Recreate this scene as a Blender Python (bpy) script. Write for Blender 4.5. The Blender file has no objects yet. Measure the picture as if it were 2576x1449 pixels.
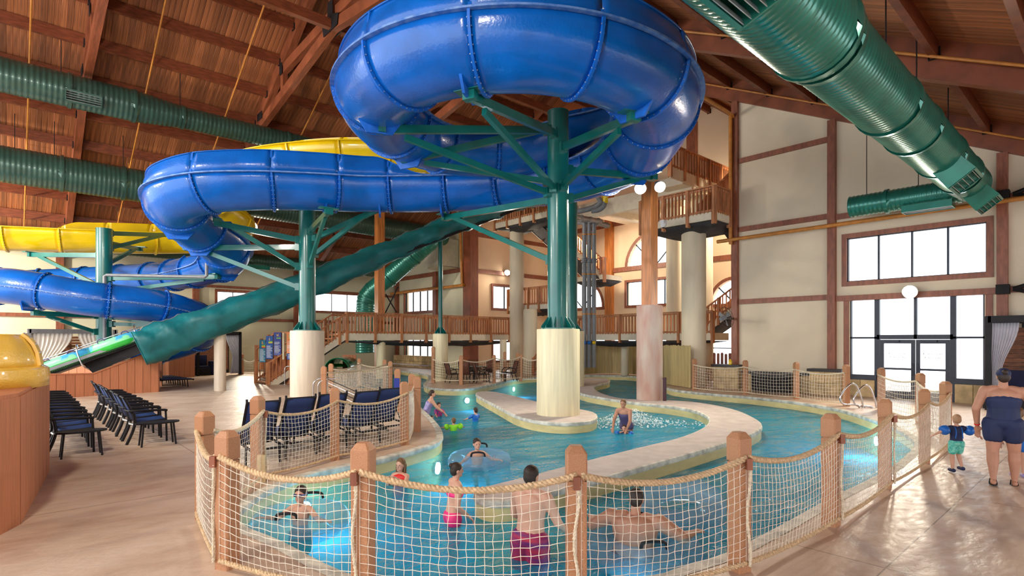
import bpy, bmesh, math, random
from mathutils import Vector, Matrix
from mathutils.geometry import tessellate_polygon
from mathutils import noise as mnoise
random.seed(7)
SC = bpy.context.scene
COL = SC.collection
R = math.radians
# ------------------------------------------------------------------ camera, world, light, exposure
H0 = 2.08                      # camera height
F = 1407.0                     # focal length in pixels of the 2576 wide frame
CX, HY = 1288.0, 855.0         # principal column and horizon row
RX, RY = 0.7431, -0.6691       # camera right in world (X along the hall, Y across it)
FX, FY = 0.6691, 0.7431        # camera forward
cam = bpy.data.cameras.new('camera')
cam.sensor_width = 36.0
cam.lens = 36.0 * F / 2576.0
cam.shift_y = (HY - 724.5) / 2576.0
cam.clip_start, cam.clip_end = 0.05, 400
camo = bpy.data.objects.new('camera', cam)
COL.objects.link(camo)
camo.location = (0, 0, H0)
camo.rotation_euler = (R(90), 0, R(-42))
SC.camera = camo
SC.view_settings.view_transform = 'Standard'
SC.view_settings.look = 'None'
SC.view_settings.gamma = 1.0
SC.view_settings.use_curve_mapping = False
SC.view_settings.exposure = 0.5
w = bpy.data.worlds.new('overcast_sky')
SC.world = w
w.use_nodes = True
bg = w.node_tree.nodes['Background']
bg.inputs[0].default_value = (0.93, 0.97, 1.0, 1)
bg.inputs[1].default_value = 2.7


def lamp(kind, loc, energy, color=(1, .86, .66), size=1.0, target=None, spot=None):
    l = bpy.data.lights.new('lamp_light', kind)
    l.energy = energy
    l.color = color
    if kind == 'AREA':
        l.shape = 'RECTANGLE'
        l.size, l.size_y = size if isinstance(size, tuple) else (size, size)
    elif kind == 'SPOT':
        l.spot_size = spot or R(120)
        l.spot_blend = .8
        l.shadow_soft_size = size
    else:
        l.shadow_soft_size = size
    o = bpy.data.objects.new('lamp_light', l)
    COL.objects.link(o)
    o.location = loc
    if target is not None:
        o.rotation_euler = (Vector(target) - Vector(loc)).to_track_quat('-Z', 'Y').to_euler()
    return o


# ------------------------------------------------------------------ measuring helpers (photograph pixel + one known plane -> world point)
def ray(x, y):
    a = x - CX
    return (RX * a + FX * F, RY * a + FY * F, HY - y)


def G(x, y, z=0.0):
    r = ray(x, y)
    t = (z - H0) / r[2]
    return Vector((r[0] * t, r[1] * t, z))


def D(x, y, d):
    r = ray(x, y)
    t = d / F
    return Vector((r[0] * t, r[1] * t, H0 + r[2] * t))


def onX(x, y, X):
    r = ray(x, y)
    t = X / r[0]
    return Vector((X, r[1] * t, H0 + r[2] * t))


def onY(x, y, Y):
    r = ray(x, y)
    t = Y / r[1]
    return Vector((r[0] * t, Y, H0 + r[2] * t))


def CW(c, d, z=0.0):
    return Vector((RX * c + FX * d, RY * c + FY * d, z))


def PD(px, d, z=0.0):
    return CW((px - CX) / F * d, d, z)


# ------------------------------------------------------------------ materials
MATS = {}


def M(name, col, rough=.5, metal=0.0, var=.12, scale=4.0, stretch=(1, 1, 1), bump=0.0, bscale=30.0, coat=0.0, rnd=0.0, emit=0.0, alpha=1.0, detail=4, spec=.5, col2=None, trans=0.0, c2pos=(.35, .65)):
    m = bpy.data.materials.new(name)
    m.use_nodes = True
    nt = m.node_tree
    b = nt.nodes['Principled BSDF']
    b.inputs['Roughness'].default_value = rough
    b.inputs['Metallic'].default_value = metal
    b.inputs['Specular IOR Level'].default_value = spec
    if coat:
        b.inputs['Coat Weight'].default_value = coat
        b.inputs['Coat Roughness'].default_value = .08
    if trans:
        b.inputs['Transmission Weight'].default_value = trans
    if alpha < 1:
        b.inputs['Alpha'].default_value = alpha
    tc = nt.nodes.new('ShaderNodeTexCoord')
    mp = nt.nodes.new('ShaderNodeMapping')
    mp.inputs['Scale'].default_value = stretch
    nt.links.new(tc.outputs['Object'], mp.inputs['Vector'])
    ns = nt.nodes.new('ShaderNodeTexNoise')
    ns.inputs['Scale'].default_value = scale
    ns.inputs['Detail'].default_value = detail
    nt.links.new(mp.outputs[0], ns.inputs['Vector'])
    rp = nt.nodes.new('ShaderNodeValToRGB')
    c2 = col2 or tuple(min(1, c * (1 + var)) for c in col)
    c1 = col if col2 else tuple(c * (1 - var) for c in col)
    rp.color_ramp.elements[0].position, rp.color_ramp.elements[1].position = c2pos
    rp.color_ramp.elements[0].color = (*c1, 1)
    rp.color_ramp.elements[1].color = (*c2, 1)
    nt.links.new(ns.outputs[0], rp.inputs[0])
    out = rp.outputs[0]
    if rnd:
        oi = nt.nodes.new('ShaderNodeObjectInfo')
        mr = nt.nodes.new('ShaderNodeMapRange')
        mr.inputs['To Min'].default_value = 1 - rnd
        mr.inputs['To Max'].default_value = 1 + rnd
        nt.links.new(oi.outputs['Random'], mr.inputs[0])
        mx = nt.nodes.new('ShaderNodeVectorMath')
        mx.operation = 'SCALE'
        nt.links.new(out, mx.inputs[0])
        nt.links.new(mr.outputs[0], mx.inputs['Scale'])
        out = mx.outputs[0]
    nt.links.new(out, b.inputs['Base Color'])
    if bump:
        n2 = nt.nodes.new('ShaderNodeTexNoise')
        n2.inputs['Scale'].default_value = bscale
        n2.inputs['Detail'].default_value = 3
        nt.links.new(mp.outputs[0], n2.inputs['Vector'])
        bp = nt.nodes.new('ShaderNodeBump')
        bp.inputs['Strength'].default_value = bump
        bp.inputs['Distance'].default_value = .02
        nt.links.new(n2.outputs[0], bp.inputs['Height'])
        nt.links.new(bp.outputs[0], b.inputs['Normal'])
    if emit:
        b.inputs['Emission Color'].default_value = (*col, 1)
        b.inputs['Emission Strength'].default_value = emit
    MATS[name] = m
    return m


plank_m = M('ceiling_plank_wood', (.29, .098, .034), .6, var=.3, scale=2, stretch=(6, .35, .3), rnd=.3)
beam_m = M('glulam_beam_wood', (.21, .055, .022), .45, var=.25, scale=3, stretch=(1, 1, 5))
beamy_m = M('glulam_rafter_wood', (.24, .065, .026), .45, var=.25, scale=3, stretch=(5, .5, .5))
trim_m = M('stained_trim_wood', (.27, .085, .042), .45, var=.22, scale=4, stretch=(3, 3, .7))
timber_m = M('timber_column_wood', (.52, .18, .045), .4, var=.25, scale=3, stretch=(4, 4, .4))
stucco_m = M('beige_stucco', (.77, .66, .49), .85, var=.05, scale=.6, bump=.25, bscale=14)
stuccog_m = M('pale_green_beige_stucco', (.70, .66, .47), .85, var=.05, scale=.5, bump=.2, bscale=14)
stuccop_m = M('peach_stucco', (.82, .62, .42), .85, var=.05, scale=.5, bump=.2, bscale=14)
col_m = M('cream_column_paint', (.74, .64, .47), .6, var=.06, scale=1.2, stretch=(3, 3, .4), bump=.05)
pier_m = M('pale_yellow_pier_paint', (.80, .72, .48), .55, var=.1, scale=2, stretch=(5, 5, .35), bump=.08, bscale=20)
pierw_m = M('pale_pier_paint', (.72, .62, .49), .6, var=.08, scale=2, stretch=(4, 4, .4), bump=.06)
pink_m = M('weathered_pink_plaster', (.52, .30, .24), .7, var=.2, scale=1.6, stretch=(1.6, 1.6, .5), col2=(.62, .50, .42), bump=.15)
sill_m = M('dark_sill_paint', (.03, .027, .03), .5)
stone_m = M('tan_stone_block', (.60, .44, .23), .8, var=.22, scale=3, bump=.4, bscale=9, rnd=.18)
cop_m = M('pool_coping_concrete', (.56, .49, .46), .75, var=.1, scale=3, bump=.25, bscale=60)
lip_m = M('worn_coping_edge', (.62, .60, .52), .7, var=.3, scale=5, bump=.3, bscale=30)
poolw_m = M('yellow_pool_wall_paint', (.70, .58, .27), .5, var=.1, scale=2, stretch=(1, 1, 3))
poolf_m = M('blue_pool_floor_paint', (.16, .58, .85), .6, var=.15, scale=.8)
post_m = M('brown_composite_post', (.47, .225, .11), .6, var=.17, scale=160, detail=1, bump=.15, bscale=150, rnd=.08)
rope_m = M('tan_manila_rope', (.64, .45, .26), .85, var=.25, scale=40, bump=.3, bscale=140)
rope2_m = M('pale_manila_rope', (.70, .60, .44), .85, var=.2, scale=40)
net_m = M('cream_net_cord', (.80, .72, .60), .8, var=.15, scale=10)
netd_m = M('dark_net_cord', (.08, .065, .05), .8)
blue_m = M('blue_gelcoat_fibreglass', (.0015, .098, .43), .24, var=.16, scale=1.3, bump=.25, bscale=16, coat=.15, spec=.4)
bluef_m = M('blue_flange_fibreglass', (.003, .10, .46), .5, var=.2, scale=4, bump=.1, spec=.3)
bluer_m = M('scuffed_blue_rim', (.03, .13, .45), .5, var=.3, scale=6, col2=(.14, .26, .55), bump=.2)
yel_m = M('yellow_gelcoat_fibreglass', (.78, .53, .004), .25, var=.1, scale=1.2, bump=.15, bscale=20, coat=.5)
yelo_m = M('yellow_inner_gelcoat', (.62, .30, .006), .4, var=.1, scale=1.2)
yelb_m = M('warm_yellow_bowl_gelcoat', (.88, .55, .07), .25, var=.12, scale=2, bump=.3, bscale=45, coat=.5)
steel_m = M('green_painted_steel', (.003, .125, .112), .28, var=.12, scale=2, bump=.05, bscale=60, coat=.3)
tarp_m = M('teal_vinyl_tarp', (.002, .135, .15), .45, var=.2, scale=1.5, bump=.5, bscale=3)
bolt_m = M('zinc_bolt', (.55, .55, .55), .35, .8)
chrome_m = M('stainless_steel', (.62, .63, .66), .22, 1.0, var=.05)
comp_m = M('terracotta_composite_plank', (.50, .185, .085), .6, var=.12, scale=3, stretch=(20, 20, .6), bump=.15, bscale=30, rnd=.07)
fence_m = M('tan_fence_picket', (.47, .36, .16), .6, var=.12, scale=2, stretch=(8, 8, .6), rnd=.1)
rail_m = M('cedar_railing_wood', (.50, .20, .08), .55, var=.25, scale=3, stretch=(3, 3, .6), rnd=.15)
skirt_m = M('cream_deck_skirt', (.78, .70, .55), .7, var=.05)
mesh_m = M('black_debris_mesh', (.035, .033, .036), .75, var=.3, scale=3, bump=.4, bscale=6)
black_m = M('black_powder_coat', (.014, .013, .016), .5, var=.2, spec=.25)
dkblue_m = M('dark_blue_window_frame', (.022, .03, .055), .45)
gusset_m = M('black_steel_plate', (.016, .014, .015), .6, var=.2, spec=.2)
sling_m = M('navy_sling_fabric', (.016, .04, .15), .75, var=.12, scale=60)
seat_m = M('royal_blue_sling', (.012, .06, .24), .6, var=.2, scale=9)
brown_m = M('brown_sling_fabric', (.18, .06, .035), .7, var=.15, scale=30)
curt_m = M('white_curtain_cloth', (.82, .79, .72), .9, var=.04)
gcurt_m = M('grey_curtain_cloth', (.48, .48, .54), .9, var=.06)
slat_m = M('dark_cedar_slat', (.20, .075, .035), .6, var=.3, scale=3, stretch=(2, 2, 6), rnd=.2)
cush_m = M('navy_cushion', (.01, .014, .06), .8)
pipe_m = M('orange_sprinkler_pipe', (.56, .22, .04), .4, var=.15)
grey_m = M('grey_pvc_pipe', (.20, .205, .22), .4, var=.1)
hvac_m = M('cream_heater_casing', (.72, .65, .46), .6, var=.06)
conc_m = M('raw_concrete', (.45, .42, .38), .8, var=.25, scale=5, bump=.3)
green_m = M('lime_raft_vinyl', (.03, .55, .07), .3, var=.1, coat=.3)
raft2_m = M('pale_green_raft_top', (.22, .72, .35), .35, col2=(.05, .35, .62), scale=2.2, c2pos=(.5, .58))
gtube_m = M('green_gelcoat', (.004, .24, .10), .25, var=.1, coat=.5)
gglow_m = M('translucent_green_shell', (.02, .6, .08), .4, trans=.3)
skin_m = M('light_skin', (.66, .36, .25), .55, var=.08, scale=6)
skind_m = M('tan_skin', (.50, .24, .15), .55, var=.08, scale=6)
hair_m = M('dark_brown_hair', (.03, .016, .01), .6, var=.4, scale=30, stretch=(4, 4, .6))
hairb_m = M('light_brown_hair', (.17, .085, .035), .6, var=.4, scale=30, stretch=(4, 4, .6))
pinkc_m = M('hot_pink_swim_fabric', (.90, .03, .22), .5, var=.1)
navy_m = M('navy_swim_fabric', (.012, .022, .08), .7, var=.15)
redc_m = M('red_vest_fabric', (.75, .02, .02), .5, var=.1)
lav_m = M('lavender_swim_fabric', (.22, .20, .50), .6, col2=(.45, .38, .66), scale=14)
purp_m = M('grey_purple_swim_fabric', (.10, .07, .17), .6, var=.15)
plaid_m = M('purple_red_trunk_fabric', (.10, .015, .16), .6, col2=(.50, .02, .06), scale=5, stretch=(.4, .4, 4))
lime_m = M('lime_floaty_vinyl', (.30, .85, .03), .4)
blueflo_m = M('blue_floaty_vinyl', (.015, .16, .62), .35, var=.15)
aqua_m = M('aqua_print_trunks', (.03, .42, .36), .7, col2=(.25, .75, .60), scale=26)
flor_m = M('floral_swim_fabric', (.85, .04, .25), .6, col2=(.06, .12, .45), scale=22)
gog_m = M('dark_blue_goggle_lens', (.005, .012, .10), .15, coat=.5)
eye_m = M('eye_dark', (.02, .015, .012), .3)
lip2_m = M('lip_pink', (.55, .17, .13), .5)
lamp_m = M('lit_lamp_lens', (1, .93, .78), .5, emit=24)
plamp_m = M('lit_pool_light', (.75, .95, 1.0), .5, emit=14)
white_m = M('white_plastic', (.80, .80, .82), .4, var=.03)
foam_m = M('white_water_foam', (.85, .92, .95), .6, var=.05)


def glassy(name, tint, refl=.12, rough=.02):
    m = bpy.data.materials.new(name)
    m.use_nodes = True
    nt = m.node_tree
    nt.nodes.remove(nt.nodes['Principled BSDF'])
    out = nt.nodes['Material Output']
    tr = nt.nodes.new('ShaderNodeBsdfTransparent')
    tr.inputs[0].default_value = (*tint, 1)
    gl = nt.nodes.new('ShaderNodeBsdfGlossy')
    gl.inputs['Roughness'].default_value = rough
    lw = nt.nodes.new('ShaderNodeFresnel')
    lw.inputs[0].default_value = 1.3 + refl
    mx = nt.nodes.new('ShaderNodeMixShader')
    ge = nt.nodes.new('ShaderNodeNewGeometry')
    m1 = nt.nodes.new('ShaderNodeMath')
    m1.operation = 'SUBTRACT'
    m1.inputs[0].default_value = 1.0
    m2 = nt.nodes.new('ShaderNodeMath')
    m2.operation = 'MULTIPLY'
    nt.links.new(ge.outputs['Backfacing'], m1.inputs[1])
    nt.links.new(m1.outputs[0], m2.inputs[0])
    nt.links.new(lw.outputs[0], m2.inputs[1])
    nt.links.new(m2.outputs[0], mx.inputs[0])
    nt.links.new(tr.outputs[0], mx.inputs[1])
    nt.links.new(gl.outputs[0], mx.inputs[2])
    nt.links.new(mx.outputs[0], out.inputs[0])
    MATS[name] = m
    return m


pane_m = glassy('clear_window_glass', (.97, .985, 1.0))
frost_m = M('frosted_window_glass', (.9, .95, 1.0), .6, alpha=.35)


def tube_mat():
    m = glassy('clear_vinyl', (.80, .90, .97), .25, .12)
    nt = m.node_tree
    mx = [n for n in nt.nodes if n.type == 'MIX_SHADER'][0]
    df = nt.nodes.new('ShaderNodeBsdfDiffuse')
    df.inputs[0].default_value = (.72, .84, .95, 1)
    m2 = nt.nodes.new('ShaderNodeMixShader')
    m2.inputs[0].default_value = .13
    nt.links.new(mx.outputs[0], m2.inputs[1])
    nt.links.new(df.outputs[0], m2.inputs[2])
    nt.links.new(m2.outputs[0], nt.nodes['Material Output'].inputs[0])
    return m


clear_m = tube_mat()


def water_mat():
    m = bpy.data.materials.new('pool_water')
    m.use_nodes = True
    nt = m.node_tree
    nt.nodes.remove(nt.nodes['Principled BSDF'])
    out = nt.nodes['Material Output']
    tc = nt.nodes.new('ShaderNodeTexCoord')
    mp = nt.nodes.new('ShaderNodeMapping')
    mp.inputs['Rotation'].default_value = (0, 0, R(42))
    mp.inputs['Scale'].default_value = (1.0, 2.0, 1.0)
    nt.links.new(tc.outputs['Object'], mp.inputs[0])
    n1 = nt.nodes.new('ShaderNodeTexNoise')
    n1.inputs['Scale'].default_value = 1.5
    n1.inputs['Detail'].default_value = 5
    n1.inputs['Distortion'].default_value = 1.2
    n1.inputs['Roughness'].default_value = .62
    nt.links.new(mp.outputs[0], n1.inputs['Vector'])
    bp = nt.nodes.new('ShaderNodeBump')
    bp.inputs['Strength'].default_value = 1.0
    bp.inputs['Distance'].default_value = .2
    nt.links.new(n1.outputs[0], bp.inputs['Height'])
    tr = nt.nodes.new('ShaderNodeBsdfTransparent')
    tr.inputs[0].default_value = (.50, .88, 1.0, 1)
    df = nt.nodes.new('ShaderNodeBsdfDiffuse')
    df.inputs[0].default_value = (.012, .40, .64, 1)
    nt.links.new(bp.outputs[0], df.inputs['Normal'])
    mb = nt.nodes.new('ShaderNodeMixShader')
    mb.inputs[0].default_value = .68
    nt.links.new(tr.outputs[0], mb.inputs[1])
    nt.links.new(df.outputs[0], mb.inputs[2])
    gl = nt.nodes.new('ShaderNodeBsdfGlossy')
    gl.inputs['Roughness'].default_value = .05
    nt.links.new(bp.outputs[0], gl.inputs['Normal'])
    fr = nt.nodes.new('ShaderNodeFresnel')
    fr.inputs[0].default_value = 1.22
    nt.links.new(bp.outputs[0], fr.inputs['Normal'])
    mx = nt.nodes.new('ShaderNodeMixShader')
    nt.links.new(fr.outputs[0], mx.inputs[0])
    nt.links.new(mb.outputs[0], mx.inputs[1])
    nt.links.new(gl.outputs[0], mx.inputs[2])
    nt.links.new(mx.outputs[0], out.inputs[0])
    return m


water_m = water_mat()


def floor_mat():
    m = bpy.data.materials.new('stamped_tan_concrete')
    m.use_nodes = True
    nt = m.node_tree
    b = nt.nodes['Principled BSDF']
    tc = nt.nodes.new('ShaderNodeTexCoord')
    n1 = nt.nodes.new('ShaderNodeTexNoise')
    n1.inputs['Scale'].default_value = .9
    n1.inputs['Detail'].default_value = 9
    n1.inputs['Roughness'].default_value = .62
    mp = nt.nodes.new('ShaderNodeMapping')
    mp.inputs['Rotation'].default_value = (0, 0, R(42))
    mp.inputs['Scale'].default_value = (.9, 1.7, 1)
    nt.links.new(tc.outputs['Object'], mp.inputs[0])
    nt.links.new(mp.outputs[0], n1.inputs['Vector'])
    rp = nt.nodes.new('ShaderNodeValToRGB')
    e = rp.color_ramp.elements
    e[0].position, e[1].position = .30, .70
    e[0].color = (.47, .305, .21, 1)
    e[1].color = (.72, .58, .46, 1)
    k = e.new(.5)
    k.color = (.63, .47, .35, 1)
    nt.links.new(n1.outputs[0], rp.inputs[0])
    # saw-cut joint lines along the hall's two directions
    sx = nt.nodes.new('ShaderNodeSeparateXYZ')
    nt.links.new(tc.outputs['Object'], sx.inputs[0])

    def line(sock, off, per):
        a = nt.nodes.new('ShaderNodeMath'); a.operation = 'ADD'; a.inputs[1].default_value = off
        nt.links.new(sock, a.inputs[0])
        p = nt.nodes.new('ShaderNodeMath'); p.operation = 'PINGPONG'; p.inputs[1].default_value = per / 2
        nt.links.new(a.outputs[0], p.inputs[0])
        c = nt.nodes.new('ShaderNodeMath'); c.operation = 'LESS_THAN'; c.inputs[1].default_value = .007
        nt.links.new(p.outputs[0], c.inputs[0])
        return c.outputs[0]
    g1 = G(2420, 1252)
    l1 = line(sx.outputs[0], -g1.x + 3.4 * 20, 3.4)
    l2 = line(sx.outputs[1], -g1.y + 3.6 * 20, 3.6)
    mxx = nt.nodes.new('ShaderNodeMath'); mxx.operation = 'MAXIMUM'
    nt.links.new(l1, mxx.inputs[0]); nt.links.new(l2, mxx.inputs[1])
    mc = nt.nodes.new('ShaderNodeMixRGB')
    mc.blend_type = 'MULTIPLY'
    mc.inputs[2].default_value = (.45, .38, .34, 1)
    nt.links.new(mxx.outputs[0], mc.inputs[0])
    nt.links.new(rp.outputs[0], mc.inputs[1])
    nt.links.new(mc.outputs[0], b.inputs['Base Color'])
    n2 = nt.nodes.new('ShaderNodeTexNoise')
    n2.inputs['Scale'].default_value = 5
    n2.inputs['Detail'].default_value = 8
    nt.links.new(mp.outputs[0], n2.inputs['Vector'])
    bp = nt.nodes.new('ShaderNodeBump')
    bp.inputs['Strength'].default_value = .5
    bp.inputs['Distance'].default_value = .025
    nt.links.new(n2.outputs[0], bp.inputs['Height'])
    nt.links.new(bp.outputs[0], b.inputs['Normal'])
    rr = nt.nodes.new('ShaderNodeMapRange')
    rr.inputs['To Min'].default_value = .22
    rr.inputs['To Max'].default_value = .6
    nt.links.new(n2.outputs[0], rr.inputs[0])
    nt.links.new(rr.outputs[0], b.inputs['Roughness'])
    return m


floor_m = floor_mat()


def duct_mat(name, col, rough=.3):
    m = M(name, col, rough, var=.15, scale=2, coat=.4)
    m.node_tree.nodes['Principled BSDF'].inputs['Metallic'].default_value = .35
    return m


duct_m = duct_mat('green_enamel_duct', (.02, .20, .15))
ductd_m = duct_mat('dusty_green_duct', (.04, .095, .072), .38)


# ------------------------------------------------------------------ mesh building
class MB:
    def __init__(s):
        s.v, s.f = [], []

    def add(s, vs, fs):
        o = len(s.v)
        s.v += [Vector(v) for v in vs]
        s.f += [tuple(i + o for i in f) for f in fs]
        return s

    def box(s, c, size, rot=None, taper=1.0):
        hx, hy, hz = (k / 2 for k in size)
        p = [Vector((x * (taper if z > 0 else 1), y * (taper if z > 0 else 1), z)) for z in (-hz, hz) for x, y in ((-hx, -hy), (hx, -hy), (hx, hy), (-hx, hy))]
        if rot is not None:
            m = rot if isinstance(rot, Matrix) else Matrix.Rotation(rot, 3, 'Z')
            p = [m @ q for q in p]
        c = Vector(c)
        return s.add([q + c for q in p], [(3, 2, 1, 0), (4, 5, 6, 7), (0, 1, 5, 4), (1, 2, 6, 5), (2, 3, 7, 6), (3, 0, 4, 7)])

    def beam(s, p0, p1, w, h, up=(0, 0, 1)):
        p0, p1 = Vector(p0), Vector(p1)
        t = (p1 - p0).normalized()
        sd = t.cross(Vector(up))
        if sd.length < 1e-4:
            sd = Vector((1, 0, 0))
        sd.normalize()
        u = sd.cross(t)
        q = []
        for p in (p0, p1):
            for a, b in ((-1, -1), (1, -1), (1, 1), (-1, 1)):
                q.append(p + sd * a * w / 2 + u * b * h / 2)
        return s.add(q, [(3, 2, 1, 0), (4, 5, 6, 7), (0, 1, 5, 4), (1, 2, 6, 5), (2, 3, 7, 6), (3, 0, 4, 7)])

    def sweep(s, pts, r, n=8, cap=True, closed=False):
        pts = [Vector(p) for p in pts]
        rs = r if isinstance(r, (list, tuple)) else [r] * len(pts)
        N = len(pts)
        o = len(s.v)
        prev = None
        for i, p in enumerate(pts):
            a = pts[(i - 1) % N] if closed else pts[max(i - 1, 0)]
            b = pts[(i + 1) % N] if closed else pts[min(i + 1, N - 1)]
            t = (b - a)
            t = t.normalized() if t.length > 1e-9 else Vector((0, 0, 1))
            if prev is None:
                u = t.orthogonal().normalized() if abs(t.z) > .95 else t.cross(Vector((0, 0, 1))).normalized()
            else:
                u = (prev - t * prev.dot(t))
                u = u.normalized() if u.length > 1e-6 else t.orthogonal().normalized()
            prev = u
            w2 = t.cross(u)
            for k in range(n):
                a2 = 2 * math.pi * k / n
                s.v.append(p + (u * math.cos(a2) + w2 * math.sin(a2)) * rs[i])
        for i in range(N if closed else N - 1):
            for k in range(n):
                k2 = (k + 1) % n
                i2 = (i + 1) % N
                s.f.append((o + i * n + k, o + i * n + k2, o + i2 * n + k2, o + i2 * n + k))
        if cap and not closed:
            s.f.append(tuple(o + k for k in reversed(range(n))))
            s.f.append(tuple(o + (N - 1) * n + k for k in range(n)))
        return s

    def cyl(s, p0, p1, r, n=16, r1=None):
        return s.sweep([p0, p1], [r, r if r1 is None else r1], n)

    def lathe(s, prof, c=(0, 0, 0), n=24):
        c = Vector(c)
        o = len(s.v)
        for r, z in prof:
            for k in range(n):
                a = 2 * math.pi * k / n
                s.v.append(c + Vector((r * math.cos(a), r * math.sin(a), z)))
        for i in range(len(prof) - 1):
            for k in range(n):
                k2 = (k + 1) % n
                s.f.append((o + i * n + k, o + i * n + k2, o + (i + 1) * n + k2, o + (i + 1) * n + k))
        s.f.append(tuple(o + k for k in reversed(range(n))))
        s.f.append(tuple(o + (len(prof) - 1) * n + k for k in range(n)))
        return s

    def prism(s, poly, z0, z1):
        n = len(poly)
        vs = [Vector((p[0], p[1], z0)) for p in poly] + [Vector((p[0], p[1], z1)) for p in poly]
        tri = tessellate_polygon([[Vector((p[0], p[1], 0)) for p in poly]])
        fs = []
        for a, b, c in tri:
            fs.append((a, b, c))
            fs.append((c + n, b + n, a + n))
        fs += [(i, (i + 1) % n, (i + 1) % n + n, i + n) for i in range(n)]
        return s.add(vs, fs)

    def slab(s, poly, nrm, th):
        """planar polygon in space given thickness th along nrm"""
        n = len(poly)
        nrm = Vector(nrm)
        vs = [Vector(p) for p in poly] + [Vector(p) + nrm * th for p in poly]
        tri = tessellate_polygon([[Vector(p) for p in poly]])
        fs = []
        for a, b, c in tri:
            fs.append((a, b, c))
            fs.append((c + n, b + n, a + n))
        fs += [(i, (i + 1) % n, (i + 1) % n + n, i + n) for i in range(n)]
        return s.add(vs, fs)

    def ell(s, c, r, rot=None, nu=12, nv=8):
        c = Vector(c)
        if not isinstance(r, (tuple, list)):
            r = (r, r, r)
        o = len(s.v)
        for j in range(1, nv):
            b = math.pi * j / nv
            for k in range(nu):
                a = 2 * math.pi * k / nu
                p = Vector((r[0] * math.sin(b) * math.cos(a), r[1] * math.sin(b) * math.sin(a), -r[2] * math.cos(b)))
                s.v.append((rot @ p if rot else p) + c)
        for j in range(nv - 2):
            for k in range(nu):
                k2 = (k + 1) % nu
                s.f.append((o + j * nu + k, o + j * nu + k2, o + (j + 1) * nu + k2, o + (j + 1) * nu + k))
        pb, pt = Vector((0, 0, -r[2])), Vector((0, 0, r[2]))
        s.v.append((rot @ pb if rot else pb) + c)
        s.v.append((rot @ pt if rot else pt) + c)
        ib, it = len(s.v) - 2, len(s.v) - 1
        for k in range(nu):
            k2 = (k + 1) % nu
            s.f.append((ib, o + k2, o + k))
            s.f.append((it, o + (nv - 2) * nu + k, o + (nv - 2) * nu + k2))
        return s

    def cap(s, p0, p1, r0, r1, n=10):
        """tapered capsule"""
        p0, p1 = Vector(p0), Vector(p1)
        d = p1 - p0
        L = d.length
        t = d / L if L > 1e-6 else Vector((0, 0, 1))
        pts, rs = [], []
        for a in (80, 55, 28):
            pts.append(p0 - t * r0 * math.sin(R(a))); rs.append(r0 * math.cos(R(a)))
        for k in range(4):
            f = k / 3
            pts.append(p0.lerp(p1, f)); rs.append(r0 + (r1 - r0) * f)
        for a in (28, 55, 80):
            pts.append(p1 + t * r1 * math.sin(R(a))); rs.append(r1 * math.cos(R(a)))
        return s.sweep(pts, rs, n)

    def grid(s, rows, closed_u=False):
        """rows: list of equal-length point lists"""
        o = len(s.v)
        n = len(rows[0])
        for r_ in rows:
            s.v += [Vector(p) for p in r_]
        for i in range(len(rows) - 1):
            for k in range(n if closed_u else n - 1):
                k2 = (k + 1) % n
                s.f.append((o + i * n + k, o + i * n + k2, o + (i + 1) * n + k2, o + (i + 1) * n + k))
        return s

    def build(s, name, mat, parent=None, smooth=False, angle=40, solid=0, kind=None, label=None):
        off = Vector((0, 0, 0))
        if parent is not None:
            off = wloc(parent)
        me = bpy.data.meshes.new(name)
        me.from_pydata([tuple(v - off) for v in s.v], [], s.f)
        me.materials.append(mat)
        if smooth:
            for p in me.polygons:
                p.use_smooth = True
            if angle < 180:
                try:
                    me.set_sharp_from_angle(angle=R(angle))
                except Exception:
                    pass
        me.update()
        o = bpy.data.objects.new(name, me)
        COL.objects.link(o)
        if parent is not None:
            o.parent = parent
        if solid:
            md = o.modifiers.new('thickness', 'SOLIDIFY')
            md.thickness = solid
            md.offset = 0
        if kind:
            o['kind'] = kind
        if label:
            o['label'] = label
        return o


def wloc(o):
    v = Vector((0, 0, 0))
    while o is not None:
        v += o.location
        o = o.parent
    return v


USED = {}


def tag(o, label, cat, group=None, kind=None):
    if label in USED:
        print('DUP LABEL', label)
    USED[label] = 1
    nw = len(label.split())
    if nw > 16 or nw < 4:
        print('LABEL LEN', nw, label)
    o['label'] = label
    o['category'] = cat
    if group:
        o['group'] = group
    if kind:
        o['kind'] = kind
    return o


def thing(name, label, cat, loc=(0, 0, 0), rz=0.0, group=None, kind=None):
    o = bpy.data.objects.new(name, None)
    COL.objects.link(o)
    o.location = loc
    o.rotation_euler = (0, 0, rz)
    o.empty_display_size = .2
    return tag(o, label, cat, group, kind)


def copy_tree(o, parent=None):
    c = o.copy()
    COL.objects.link(c)
    if parent is not None:
        c.parent = parent
    for ch in list(o.children):
        copy_tree(ch, c)
    return c


def cr(pts, n=8, closed=False):
    """Catmull-Rom through tuples/vectors"""
    P = [Vector(p) for p in pts]
    N = len(P)
    out = []
    segs = N if closed else N - 1
    for i in range(segs):
        if closed:
            a, b, c, d = P[(i - 1) % N], P[i], P[(i + 1) % N], P[(i + 2) % N]
        else:
            b, c = P[i], P[i + 1]
            a = P[i - 1] if i > 0 else b * 2 - c
            d = P[i + 2] if i + 2 < N else c * 2 - b
        for k in range(n):
            t = k / n
            out.append(.5 * ((2 * b) + (c - a) * t + (2 * a - 5 * b + 4 * c - d) * t * t + (3 * b - a - 3 * c + d) * t ** 3))
    if not closed:
        out.append(P[-1])
    return out


ORD = ['first', 'second', 'third', 'fourth', 'fifth', 'sixth', 'seventh', 'eighth', 'ninth', 'tenth', 'eleventh', 'twelfth', 'thirteenth', 'fourteenth', 'fifteenth', 'sixteenth']

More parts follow.
